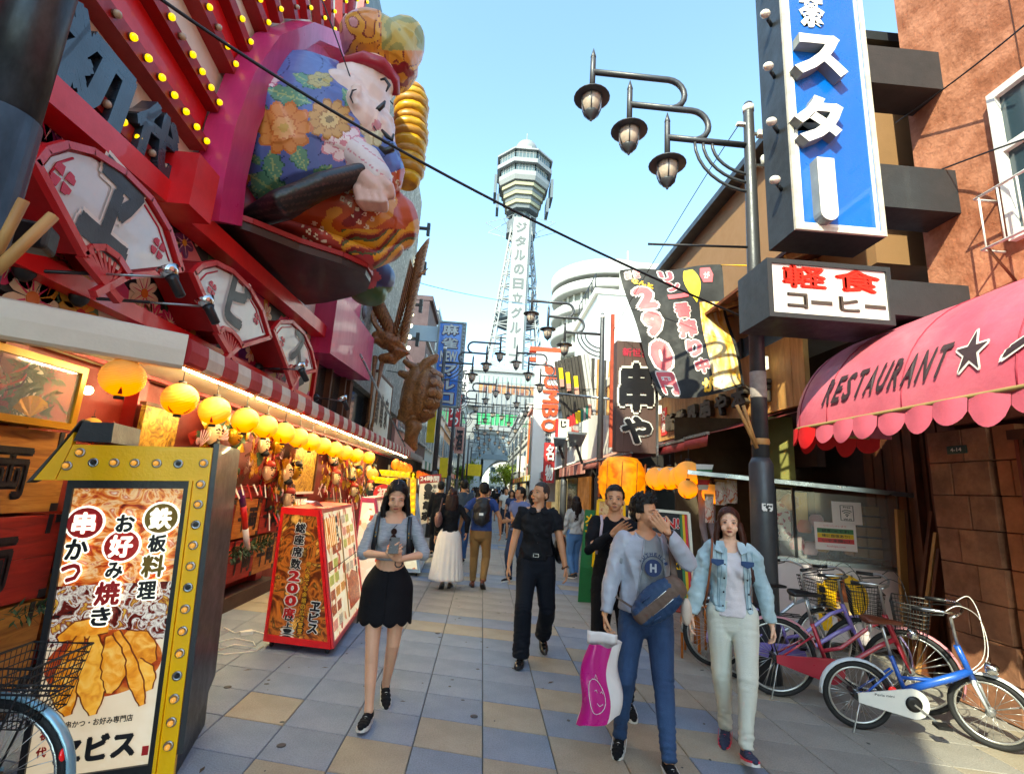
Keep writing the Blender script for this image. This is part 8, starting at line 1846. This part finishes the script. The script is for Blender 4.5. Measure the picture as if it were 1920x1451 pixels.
    def shoes(mu,ms,accent=None,heel=0,nm='shoe',logo=None,hi=.0):
        for q in (-1,1):
            h_,k_,a_,fp=J[q];M=Matrix.Rotation(q*.16,3,'Z') @ Matrix.Rotation(fp,3,'X');o_=a_+M @ V((0,0,-.085));L_=lambda x,y,z:o_+M @ V((x,y,z))
            mb=MB();Mi=M
            for (y,w_,h) in ((.055,.030,.070),(.03,.034,.078),(0,.036,.080),(-.04,.037,.066),(-.08,.041,.052),(-.12,.042,.044),(-.155,.036,.038),(-.18,.022,.030)):mb.ell(L_(0,y,h*.5+.012),(w_,.034,h*.52),Mi,12,8)
            if hi:mb.ell(L_(0,.02,.09),(.034,.04,.03),Mi)
            me=voxel(mb,max(.006,vox),2);me.name=nm;me.materials.append(mu);so_=link(nm,me,t)
            P=[(.070,.026),(.078,0),(.070,-.026),(.03,-.034),(-.04,-.036),(-.10,-.044),(-.15,-.040),(-.185,-.024),(-.195,0),(-.185,.024),(-.15,.040),(-.10,.044),(-.04,.036),(.03,.034)]
            MB().prism([L_(x,y,-.0) for y,x in P],(M @ V((0,0,.024)))).build('sole',ms,so_,local=True)
            for k in range(3):MB().tube([L_(-.018,-.055-k*.02,.064-k*.006),L_(0,-.055-k*.02,.072-k*.006),L_(.018,-.055-k*.02,.064-k*.006)],.0022,5).build('lace',logo or ms,so_,local=True)
            if logo:
                sx=-1
                for sx in (-1,1):
                    m=MB();m.prism([L_(sx*.046,y,z) for y,z in ((-.11,.026),(-.09,.024),(-.045,.034),(.02,.052),(-.045,.042),(-.085,.036))],M @ V((sx*.003,0,0)));m.build('swoosh',logo,so_,local=True)
            if accent:MB().prism([L_(x*1.02,y,.02) for y,x in P],(M @ V((0,0,.012)))).build('accent_band',accent,so_,local=True)
    R_.update(top=top,legs=legs,skirt=skirt,shoes=shoes,fold=fold,voxel=voxel,sleeve=sleeve,cv=cv,sw=sw)
    return t,R_
def strap(t,pts,w_,th,m,name='strap',up=V((0,-1,0))):
    mb=MB();P=[V(p) for p in pts]
    mb.tube(P,[(w_/2,th/2)]*len(P),8,sm=True);return mb.build(name,m,t,local=True)
blk=cloth_mat('131418');
# 1 woman with phone -------------------------------------------------
def xy(px,py):q=at(px,py,Z=0);return q
g_,R1=person('young woman in grey crop top and black scalloped skirt looking down at a phone',(-.68,4.08,0),.12,1.665,True,
    dict(head_yaw=.06,head_pitch=.34,hands={-1:(-.015,-.27,1.165),1:(.075,-.255,1.135)},elbow={-1:(-.8,.3,-.6),1:(.9,.3,-.6)},hand_dir={-1:(.55,-.55,.45),1:(-.45,-.6,.5)},palm={-1:(.45,.5,.3),1:(-.5,.35,.5)},curl={-1:.55,1:.5},feet={-1:(-.035,-.20,.0,-.12),1:(.055,.20,.035,.30)},eyes=.12),skin='dca888',
    hair=dict(col='120f12',style='long',len=.42,sway=(.05,.0,0),flare=.28),vox=.005)
gt=cloth_mat('9fa2a8',var=.35,vs=60,stretch=(.3,.3,3))
R1['top']('crop_top',.014,1.10,.8,gt,neck=.09,amp=.007,sc=12,zneck=1.43)
R1['skirt']('skirt',.655,1.055,.208,0,cloth_mat('121217',.8),scallop=.028)
R1['shoes'](cloth_mat('15161b'),mat('sole_white','d8d6d0',.6),logo=None)
T=g_
for q in (-1,1):strap(T,[(q*.115,.09,1.36),(q*.125,.02,1.462),(q*.125,-.07,1.42),(q*.128,-.122,1.32),(q*.135,-.112,1.2),(q*.14,-.03,1.12)],.034,.008,mat('strap_black_leather','14171f',.35,bump=.1),'backpack_strap')
for q in (-1,1):
    for z in (1.315,1.285):MB().ell((q*.128,-.130,z),(.006,.005,.007),nu=8,nv=6).build('strap_stud',mat('brass','b8923c',.25,metal=1,var=0),T,local=True)
bk=thing('backpack','black backpack on the back of the woman with the phone','backpack',(-.68,4.08,0),.12);mb=MB();mb.ell((0,.17,1.24),(.13,.08,.17));mb.ell((0,.17,1.14),(.13,.08,.1));me=voxel(mb,.012,2);me.materials.append(mat('bag_black','16171b',.5));link('bag',me,bk)
ph=thing('phone','dark smartphone held in both hands by the woman in the crop top','phone',(-.68,4.08,0),.12);ph.scale=(.968,)*3
Mp=Matrix.Rotation(-.75,3,'X');MB().box((.03,-.325,1.245),(.074,.009,.145),M=Mp).build('case',mat('phone_gold','6a5f52',.3,metal=.6),ph,local=True,bev=.003);MB().box(V((.03,-.325,1.245))+Mp @ V((0,.0055,0)),(.066,.002,.13),M=Mp).build('screen',mat('phone_screen','101418',.1,var=0,bump=0),ph,local=True)
MB().ell((.0,-.335,1.288),(.008,.004,.008),nu=8,nv=6).build('lens',ink,ph,local=True)
MB().tube([V((.075,-.255,1.135))+V((.028*math.cos(a*.7),.01+.01*math.sin(a*.7),.026*math.sin(a*.7)-.03)) for a in range(9)],.005,6,closed=True).build('bracelet',ink,T,local=True)
sg=thing('sunglasses','round dark sunglasses hooked on the grey crop top neckline','sunglasses',(-.68,4.08,0),.12);sg.scale=(.968,)*3
for q in (-1,1):MB().lathe([(.022,-.002),(.025,0),(.022,.002)],(.012,-.148,1.325-.02+q*.024),16,(.4,-1,.1)).build('lens',mat('lens_dark','1a0f12',.1,coat=1,var=0,bump=0),sg,local=True)
MB().tube([(.0,-.15,1.345),(.02,-.14,1.37),(.03,-.13,1.38)],.003,5).build('temple',ink,sg,local=True)
for q in (-1,):MB().tube([R1['hd'](-.02,-.07,.175),R1['hd'](0,-.03,.225),R1['hd'](0,.05,.24)],.0025,5).build('hair_parting',mat('scalp','b08a70',.7),T,local=True)
# 2 man in black ------------------------------------------------------
m2,R2=person('middle-aged man in black short-sleeved shirt and dark trousers looking up to the left',(.60,5.32,0),-.06,1.745,False,
    dict(head_yaw=-.75,head_pitch=-.16,feet={-1:(-.11,-.12,0,-.05),1:(.12,.26,.10,.55)},hands={-1:(-.275,-.02,.87),1:(.285,-.13,.90)},elbow={-1:(-.5,.8,0),1:(.6,.8,0)},curl={-1:.4,1:.5}),skin='c4906c',hair=dict(col='3a3634',style='buzz'),vox=.0055)
ns=cloth_mat('14161b',.75)
R2['top']('shirt',.026,.955,.45,ns,neck=.07,amp=.013,sc=7,hem_flare=.06,zneck=1.455)
R2['legs']('trousers',.022,1.03,cloth_mat('12161f',.8),ankle=1.04,amp=.01,flare=.02)
R2['shoes'](mat('leather_black','0f0f10',.25,var=.1,bump=0,coat=.6),ink)
MB().tube([(.155*math.sin(a*PI/16),-.118*math.cos(a*PI/16)+.0,1.0) for a in range(32)],[(.018,.006)]*32,6,closed=True,sm=False).build('belt',mat('belt_black','1a1715',.4),m2,local=True)
for (a,b) in (((-.018,1.018),(.035,1.012)),((-.018,.988),(.035,.982))):MB().bb((a[0]-.02,-.138,b[1]),(b[0]-.02,-.13,a[1])).build('buckle_bar',chrome,m2,local=True)
for x in (-.038,.012):MB().bb((x,-.138,.982),(x+.007,-.13,1.018)).build('buckle_bar',chrome,m2,local=True)
for q in (-1,1):
    m=MB();m.prism([(q*.03,-.07,1.452),(q*.078,-.03,1.456),(q*.100,-.085,1.412),(q*.055,-.118,1.392),(q*.018,-.105,1.42)],(0,-.004,.006));m.build('collar',ns,m2,local=True)
m=MB();[m.ell((.0,-.142+.012*abs(z-1.24),z),(.005,.003,.005),nu=6,nv=5) for z in (1.36,1.28,1.2,1.12)];tag(m.build('buttons',ink,m2,local=True),kind='stuff')
sb2=thing('shoulder_bag','black shoulder bag hanging at the left side of the man in black','bag',(.60,5.32,0),-.06)
mb=MB();mb.ell((.25,.05,1.09),(.06,.12,.13));mb.ell((.25,.05,1.02),(.055,.13,.09));me=cut(voxel(mb,.012,2),None,R2['fold'](.01,10));me.materials.append(mat('bag_black_leather','121214',.35,bump=.3));link('bag',me,sb2)
strap(sb2,[(.25,.0,1.15),(.2,-.06,1.35),(.155,-.02,1.49),(.2,.09,1.35),(.25,.1,1.15)],.03,.008,mat('bag_black_leather','',.3))
MB().tube([R2['A'][1][2]+V((.032*math.cos(a*.7),.032*math.sin(a*.7),.015*math.sin(a))) for a in range(9)],.007,6,closed=True).build('bracelet',brownwood,m2,local=True)
MB().tube([V((-.06,-.02,1.485)),V((-.04,-.07,1.45)),V((0,-.1,1.43)),V((.04,-.07,1.45)),V((.06,-.02,1.485))],.002,5).build('necklace',chrome,m2,local=True)
# 3 youth in black ----------------------------------------------------
m3,R3=person('young man in black long-sleeved shirt with one hand raised, behind the grey jacket man',(1.16,4.36,0),-.22,1.735,False,
    dict(head_yaw=-.05,head_pitch=-.10,hands={-1:(-.02,-.24,1.33),1:(.10,-.24,1.22)},elbow={-1:(-.9,.2,-.9),1:(.9,.2,-.9)},hand_dir={-1:(.75,-.25,.6)},palm={-1:(.2,-.9,-.1)},curl={-1:.12,1:.5},thumb={-1:1},feet={-1:(-.1,.1,0,.1),1:(.12,-.12,0,0)}),skin='c8946f',hair=dict(col='15110f',style='short'),vox=.0055)
R3['top']('shirt',.014,.86,1.0,cloth_mat('121318',.85),neck=.068,amp=.006,zneck=1.45,hem_flare=.03);R3['legs']('trousers',.014,1.0,cloth_mat('14151a'),ankle=1.0,slim=.006);R3['shoes'](cloth_mat('16171a'),mat('sole_white','',.6),logo=mat('logo_white','e8e8e6',.4,var=0,bump=0))
strap(m3,[(-.12,.05,1.44),(-.112,-.02,1.463),(-.105,-.09,1.40),(-.118,-.12,1.29),(-.15,-.08,1.15)],.022,.006,mat('strap_lilac','b8a8b0',.5),'bag_strap')
# 4 man in grey jacket --------------------------------------------------
m4,R4=person('man in pale grey jacket and blue jeans covering his face with one hand',(1.18,3.58,0),-.22,1.655,False,
    dict(head_yaw=.95,head_pitch=-.03,twist=.1,hands={-1:(-.295,-.08,.87),1:(.115,-.29,1.49)},elbow={-1:(-.5,.8,0),1:(.75,-.45,-1.0)},hand_dir={-1:(.05,-.05,-1),1:(-.55,.25,.62)},palm={1:(.3,.95,-.05),-1:(1,0,0)},curl={-1:.75,1:.25},feet={-1:(-.17,.06,0,.06),1:(.12,-.24,0,-.10)}),skin='cc9672',hair=dict(col='14110f',style='spiky'),vox=.005)
R4['top']('tee_shirt',.014,.93,.45,cloth_mat('8d9095',.9),neck=.07,amp=.005,zneck=1.452)
jk=mat('jacket_silver','a9adba',.42,var=.1,vs=6,bump=.25,bs=30,spec=.5)
R4['top']('jacket',.028,.92,1.0,jk,neck=.082,amp=.008,sc=7,open_=(.055,.12,.03),zneck=1.475,thick=.004)
dn=mat('denim_blue','1a2f54',.85,var=.25,vs=5,bump=.4,bs=200,col2='34537c',c2s=3.2,c2w=.25,stretch=(1,1,.5))
R4['legs']('jeans',.012,1.0,dn,ankle=1.02,amp=.008,slim=.004,crumple=.012)
R4['shoes'](cloth_mat('15161a'),mat('sole_white','',.6),logo=mat('logo_white','',.4))
navy=mat('print_navy','1c2f5c',.7,var=.1)
m=MB();cy_=V((.035,-.155,1.235));m.prism([cy_+V((.058*math.cos(a*PI/12),0,.058*math.sin(a*PI/12))) for a in range(24)],(0,-.004,0));m.build('print_disc',navy,m4,local=True)
m=MB();put_text(m,'H',cy_+V((0,-.005,0)),(1,0,0),(0,0,1),.045,.06,depth=.003,bold=.05);m.build('print_letter',mat('print_pale','b8bac0',.7),m4,local=True)
m=MB();m.tube([cy_+V((.078*math.cos(a*PI/12),0.004,.078*math.sin(a*PI/12))) for a in range(-1,14)],.003,5);m.build('print_ring',navy,m4,local=True)
m=MB();[put_text(m,ch,cy_+V((.093*math.cos(2.7-i*.33),.002,.093*math.sin(2.7-i*.33))),(math.sin(2.7-i*.33),0,-math.cos(2.7-i*.33)),(math.cos(2.7-i*.33),0,math.sin(2.7-i*.33)),.02,.022,depth=.003,bold=.03) for i,ch in enumerate('AUTHENTI')];m.build('lettering',navy,m4,local=True)
for q in (-1,1):MB().tube([V((q*(.055+.12*(1.44-z))+.03+(0),-.135-.03*math.sin((z-.95)*6),z)) for z in (1.44,1.3,1.15,1.0,.93)],.003,6).build('zip_edge',mat('zip_grey','8a8d94',.5),m4,local=True)
MB().tube([R4['A'][1][2]+V((.03*math.cos(a*.7),.03*math.sin(a*.7),.018*math.sin(a*.7))) for a in range(9)],.006,6,closed=True).build('watch_band',brownwood,m4,local=True)
sl=thing('sling_bag','navy and brown sling bag across the front of the grey jacket man','bag',(1.18,3.58,0),-.22)
bc=V((.06,-.235,1.0));Mb=Matrix.Rotation(-.72,3,'Y')
mb=MB()
for k in range(9):u=-1+k/4;mb.ell(bc+Mb @ V((u*.15,0,0)),(.05,.055,.105*(1-.35*u*u)+.01),Mb,14,10)
me=cut(voxel(mb,.009,3),None,lambda c,n:.003*noise.noise(c*40));brn=mat('bag_brown','5f4b40',.7);nv=mat('bag_navy','17375c',.6,var=.12,bump=.3,bs=150);me.materials.append(nv);me.materials.append(brn)
for p in me.polygons:
    l=Mb.inverted() @ (p.center-bc)
    if-.035<l.z<.03 or l.x>.125:p.material_index=1
link('bag',me,sl)
for z in (.030,-.034):MB().tube([bc+Mb @ V((x,-.056+.022*(x/.13) ** 2,z)) for x in (-.13,-.07,0,.07,.12)],.0022,6).build('zip',chrome,sl,local=True)
for x,z in ((-.06,.065),(-.09,-.065)):MB().tube([bc+Mb @ V((x-.03,-.055,z)),bc+Mb @ V((x,-.062,z+.005)),bc+Mb @ V((x+.04,-.055,z))],.006,6).build('piping',nv,sl,local=True)
mb=MB();mb.ell(bc+V((.17,-.0,-.05)),(.035,.04,.085));me=voxel(mb,.01,2);me.materials.append(mat('pouch_cream','c9b8a8',.7));link('pouch',me,sl)
strap(sl,[bc+V((.10,.0,.13)),(.16,-.165,1.22),(.15,-.13,1.36),(.11,-.03,1.49),(.02,.1,1.44)],.042,.008,brn);strap(sl,[bc+V((-.13,.02,-.08)),(-.2,-.08,.97),(-.22,.05,1.02),(-.1,.16,1.15)],.03,.007,brn)
pb_=thing('shopping_bag','magenta and white plastic shopping bag with white line print in the grey jacket man hand','shopping bag',(.86,3.45,.2))
mg_=mat('bag_magenta','b8127c',.28,var=.08,bump=.2,bs=14,coat=.3);mw_=mat('bag_plastic_white','ddd6d4',.35,var=.06,bump=.2,bs=14)
b0=V((.86,3.47,0));
def bagp(u,v,side):
    wv=.15*(1-.22*v);x=(u-.5)*2*wv-.03*(1-v);z=.24+.46*v;th=(.055+.03*(1-v))*math.sqrt(max(0,1-(2*u-1) ** 4));return V((b0.x+x+.02*math.sin(v*7),b0.y+side*th-.02+x*.25+.006*math.sin(u*17+v*9),z+.012*math.sin(u*9)+(.05*u*(1-v))))
MB().grid(lambda u,v:bagp(u*.62,v,-1),12,14).build('front',mg_,pb_);MB().grid(lambda u,v:bagp(.62+u*.38,v,-1),6,14).build('side',mw_,pb_);MB().grid(lambda u,v:bagp(1-u,v,1),14,14).build('back',mw_,pb_);MB().grid(lambda u,v:bagp(u,0,-1+2*v),12,3).build('bottom',mw_,pb_)
MB().grid(lambda u,v:V((b0.x-.11+.2*u,b0.y-.01-.01*math.sin(u*9),.695+(.08-.02*u)*v)),8,3).build('handle_flap',mw_,pb_,solid=.002)
m=MB();m.tube([bagp(.31+.19*math.cos(a*PI/10),.36+.22*math.sin(a*PI/10),-1.06) for a in range(20)],.002,5,closed=True);m.build('print_line',white,pb_)
for Pq in (((.27,.42),(.31,.44),(.33,.41)),((.40,.42),(.44,.44),(.46,.41)),((.30,.27),(.36,.24),(.43,.28)),((.31,.58),(.34,.64),(.38,.59))):MB().tube([bagp(u,v,-1.06) for u,v in Pq],.002,5).build('print_line',white,pb_)
# 5 woman in denim ---------------------------------------------------
m5,R5=person('young woman in pale denim jacket and white jeans with long auburn hair',(1.86,3.72,0),-.36,1.605,True,
    dict(head_yaw=-.06,head_pitch=-.10,hands={-1:(-.30,-.03,.86),1:(.29,.0,.82)},elbow={-1:(-.7,.6,0),1:(.7,.6,0)},curl={-1:.5,1:.55},feet={-1:(-.06,.12,0,.1),1:(.035,-.26,.03,-.32)}),skin='e6b79a',hair=dict(col='3f1f14',style='long',len=.36,sway=(.03,-.05,0),flare=.30),vox=.005,scale_w=1.06)
R5['top']('tee_shirt',.014,.92,.45,cloth_mat('d8d0d4',.9),neck=.085,amp=.006,zneck=1.43)
dnl=mat('denim_pale','9db8c4',.85,var=.16,vs=6,bump=.35,bs=200,col2='b9ced4',c2s=3,c2w=.25)
R5['top']('denim_jacket',.025,.95,1.0,dnl,neck=.085,amp=.012,sc=9,open_=(.045,.07,.02),zneck=1.45,thick=.005)
R5['legs']('jeans',.010,1.0,cloth_mat('cfd0c4',.85),ankle=1.0,amp=.007,slim=.004,crumple=.012);R5['shoes'](mat('shoe_navy','28304c',.7),mat('sole_white','',.6),accent=mat('shoe_pinkred','d8284a',.5),logo=mat('shoe_pinkred','',.5))
dd_=mat('denim_dark_patch','2f4a74',.85,var=.3)
for q in (-1,1):
    x0=q*.105+.0;y0=-.150;m=MB();m.prism([(x0-.045,y0,1.335),(x0+.045,y0,1.335),(x0+.045,y0+.004,1.305),(x0,y0-.004,1.285),(x0-.045,y0+.004,1.305)],(0,-.006,0));m.build('pocket_flap',dd_,m5,local=True)
    m=MB();m.prism([(q*.05,-.055,1.462),(q*.10,-.03,1.458),(q*.118,-.10,1.395),(q*.065,-.135,1.375),(q*.045,-.11,1.42)],(0,-.005,.006));m.build('collar',dnl,m5,local=True)
    for z in (1.30,1.20,1.10,1.0):MB().ell((q*(.045+.07*(1.45-z)+.018)+.02,-.150+.05*abs(z-1.22),z),(.007,.004,.007),nu=8,nv=6).build('jacket_button',ink,m5,local=True)
def on_front(me_o,x,z,off=.004):
    hit=me_o.ray_cast(V((x,-1,z)),V((0,1,0)));return (hit[1]+hit[2]*0+V((0,-off,0))) if hit[0] else None
jo=[o for o in bpy.data.objects if o.name.startswith('denim_jacket')][0];bpy.context.view_layer.update()
seamm=mat('denim_seam','6f8fa2',.8)
for q in (-1,1):
    for f in (lambda z:q*.105,lambda z:q*(.045+.07*(1.45-z)+.04)+.02,lambda z:q*(.15-.02*(1.3-z))):
        P=[p for p in (on_front(jo,f(z),z) for z in [1.40-k*.03 for k in range(15)]) if p is not None]
        if len(P)>3:MB().tube(P,.0022,5).build('seam',seamm,m5,local=True)
P=[p for p in (on_front(jo,-.16+k*.016,.99) for k in range(21)) if p is not None]
for q in (-1,1):
    Q=[p for p in P if p.x*q>.07]
    if len(Q)>2:MB().tube(Q,.003,5).build('seam',seamm,m5,local=True)
strap(m5,[(-.125,.08,1.42),(-.13,.0,1.475),(-.135,-.08,1.43),(-.15,-.125,1.3),(-.175,-.09,1.12),(-.2,-.02,.96)],.016,.006,mat('strap_tan','8a4a24',.5),'bag_strap')
tb=thing('brown_handbag','brown leather handbag behind the hip of the denim jacket woman','bag',(1.86,3.72,0),-.36);mb=MB();mb.ell((-.25,.06,.90),(.05,.1,.1));me=voxel(mb,.012,2);me.materials.append(mat('leather_brown','6f3418',.45,bump=.2));link('bag',me,tb)
# 6 couple walking away ------------------------------------------------
m6,R6=person('man in blue tee shirt with black backpack walking away in khaki trousers',(.02,8.75,0),PI-.05,1.74,False,dict(hands={-1:(-.33,.0,.92),1:(.36,.02,.93)},feet={-1:(-.09,.12,.06,.5),1:(.09,-.14,0,0)},head_yaw=.35),skin='b57f5c',hair=dict(col='15110f',style='short'),vox=.008)
R6['top']('tee_shirt',.022,.93,.45,cloth_mat('33477c',.85),amp=.01,zneck=1.46);R6['legs']('trousers',.012,1.0,cloth_mat('8a6a42',.85),ankle=.98,crumple=.012);R6['shoes'](mat('leather_tan','6a3218',.4),ink)
bk=thing('backpack','black backpack worn by the man in khaki trousers','backpack',(.02,8.75,0),PI-.05);mb=MB();mb.ell((0,.19,1.30),(.145,.09,.17));mb.ell((0,.20,1.16),(.14,.10,.13));mb.ell((0,.17,1.43),(.12,.07,.06));me=cut(voxel(mb,.014,2),None,R6['fold'](.012,8));me.materials.append(mat('bag_black','',.5));link('bag',me,bk)
MB().box((0,.305,1.22),(.07,.008,.04)).build('label',white,bk,local=True)
for q in (-1,1):strap(bk,[(q*.1,.12,1.42),(q*.12,.0,1.475),(q*.13,-.11,1.38),(q*.14,-.1,1.2),(q*.13,.08,1.1)],.04,.01,mat('bag_black','',.5))
m7,R7=person('woman in black sweater and long white pleated skirt walking away',(-.50,8.6,0),PI+.06,1.60,True,dict(hands={-1:(-.30,-.0,.96),1:(.25,-.05,.88)},feet={-1:(-.07,-.12,0,0),1:(.06,.12,.06,.5)}),skin='c99572',hair=dict(col='2c1a16',style='long',len=.22,flare=.1),vox=.008)
R7['top']('sweater',.022,.97,1.0,cloth_mat('121216',.85),amp=.009,zneck=1.43);R7['skirt']('skirt',.16,1.05,.30,.02,mat('skirt_white','d6cfc8',.8,var=.08,bump=.2),pleat=.035);R7['shoes'](mat('shoe_taupe','5a4a3c',.6),ink)
hb_=thing('brown_shoulder_bag','brown slouchy shoulder bag on the woman in the white skirt','bag',(-.50,8.6,0),PI+.06);mb=MB();mb.ell((.20,.1,1.10),(.06,.13,.12));me=cut(voxel(mb,.014,2),None,R7['fold'](.015,9));me.materials.append(mat('leather_mauve','6a4a44',.45));link('bag',me,hb_);strap(hb_,[(.2,.02,1.18),(.16,.0,1.44),(.2,.16,1.2)],.02,.008,mat('leather_mauve','',.4))
# 8 woman in grey hoodie at right walking away
m8,R8=person('long-haired woman in pale grey hoodie and blue jeans near the shops at right',(1.93,10.3,0),PI+.3,1.58,True,dict(hands={1:(.22,-.08,.9)},feet={-1:(-.07,-.05,0,0),1:(.07,.08,0,.1)}),hair=dict(col='1c1210',style='long',len=.36,flare=.1),vox=.009)
R8['top']('hoodie',.035,.93,1.0,cloth_mat('b3b3ae',.9),amp=.012,zneck=1.45);R8['legs']('jeans',.02,1.0,cloth_mat('5a84b4',.85),ankle=.97);R8['shoes'](cloth_mat('3a3a3c'),mat('sole_white','',.6))
cb_=thing('cream_bag','cream cloth bag beside the woman in the grey hoodie','bag',(1.93,10.3,0),PI+.3);mb=MB();mb.ell((-.16,.14,1.0),(.1,.05,.11));me=voxel(mb,.015,2);me.materials.append(creamp);link('bag',me,cb_)
# 9 man in slate polo by the man in black, dark suit man, others
def simple(label,loc,rz,H,female,topc,legc,hairc,style='short',pose=None,sk='bd8863',vox=.011,length=.3,long_sl=False,skirtc=None):
    p,R=person(label,loc,rz,H,female,dict(dict(feet={-1:(-.09,-.1,0,0),1:(.09,.12,.04,.3)}),**(pose or {})),skin=sk,hair=dict(col=hairc,style=style,len=length,flare=.08),vox=vox,detail=vox<.012)
    R['top']('top',.026,.92,1.0 if long_sl else .45,cloth_mat(topc,.85),amp=.01,zneck=1.455)
    if skirtc:R['skirt']('skirt',.55,1.03,.24,0,cloth_mat(skirtc,.85))
    else:R['legs']('trousers',.018,1.0,cloth_mat(legc,.85),ankle=.98)
    R['shoes'](cloth_mat('222224'),mat('sole_white','',.6));return p
simple('man in slate blue polo shirt looking left just behind the man in black',(.72,9.6,0),-.6,1.70,False,'66729a','2a3a54','15110f',pose=dict(head_yaw=-.5,hands={-1:(.05,-.25,1.12),1:(-.05,-.25,1.1)}))
simple('man in dark suit walking away on the left before the cream sign',(-1.0,12.2,0),PI,1.74,False,'14151a','17181d','15110f',long_sl=True)
simple('man in charcoal jacket with bag walking away left of the khaki couple',(-.42,11.4,0),PI+.1,1.80,False,'3a4450','33507a','15110f',long_sl=True)
p=simple('woman in pink top walking away in the middle distance',(-.1,15.5,0),PI,1.6,True,'c98a96','3a4458','1c1210','long',vox=.016,length=.25)
protos=[p,simple('person in white shirt walking toward the camera in the middle distance',(.9,19,0),.1,1.7,False,'c9c9c4','2a2e38','15110f',vox=.018),simple('woman in navy dress walking toward the camera past the slate polo man',(1.0,17,0),-.1,1.62,True,'2a3a5a','','15110f','long',vox=.018,length=.3,skirtc='1c2438')]
index_kids();rr=random.Random(11)
tops={n:cloth_mat(h,.85) for n,h in dict(white='d0ccc4',black='17171b',blue='4a6a9c',red='9c3034',grey='8c8e92',olive='6a6a48',sky='9ab4cc',brown='6a4a38',navy='232c48',yellow='c9a83c').items()}
bots={n:cloth_mat(h,.85) for n,h in dict(denim='3a5680',black='1a1b20',khaki='8a7450',grey='5a5c60').items()}
spots=[(-.55,17.5),(.2,18.2),(1.5,15.2),(-1.2,19.6),(.1,21.5),(1.3,22),(-.7,23.5),(1.9,24.5),(.6,26),(-1.1,27),(.1,29),(1.6,30),(-.4,32),(1.0,34),(2.2,33),(-1.3,36),(.4,38),(1.7,41),(-.6,43),(1.1,46),(.2,50),(-1.0,54),(1.5,57),(.6,62)]
near=['before the far lamps','beside the slate polo man','left of the street middle','in the street middle','right of the street middle']
for i,(x,y) in enumerate(spots):
    tn,bn_=rr.choice(list(tops)),rr.choice(list(bots));k=i%3
    if k == 2:mm={'top':tops[tn],'skirt':tops[tn]}
    else:mm={'top':tops[tn],'trousers':bots[bn_]}
    c=copy_tree(protos[k],None,mm);c.location=(x,y,0);away=rr.random()<.45;c.rotation_euler=(0,0,(PI if away else 0)+rr.uniform(-.4,.4));s=rr.uniform(.93,1.06);c.scale=tuple(q*s for q in c.scale)
    side='left' if x<-.2 else ('right' if x>1.1 else 'middle');dist='middle distance' if y<22 else ('far' if y<38 else 'very far')
    c['label']='%s%s in %s %s, %s, %s side of the street'%('woman' if k != 1 else 'man',' walking away' if away else '',tn,'dress' if k == 2 else 'top and %s trousers'%bn_,dist,side);c['group']='walkers filling the far street'
far_c=MB()
for i in range(60):
    x,y=rr.uniform(-1.4,2.6),rr.uniform(62,110);h=rr.uniform(1.5,1.75);far_c.tube([(x,y,0),(x,y,h*.5),(x,y,h*.8),(x,y,h*.86)],[.13,.17,.22,.07],7,mi=rr.randrange(3));far_c.ell((x,y,h*.93),(.1,.11,.13),nu=7,nv=5,mi=3)
o=far_c.build('distant_crowd',[tops['black'],tops['white'],tops['blue'],hair_mat('15110f')]);tag(o,'small mass of far walkers near the tower arch',None,None,'stuff')

bpy.data.scenes.remove(TS)
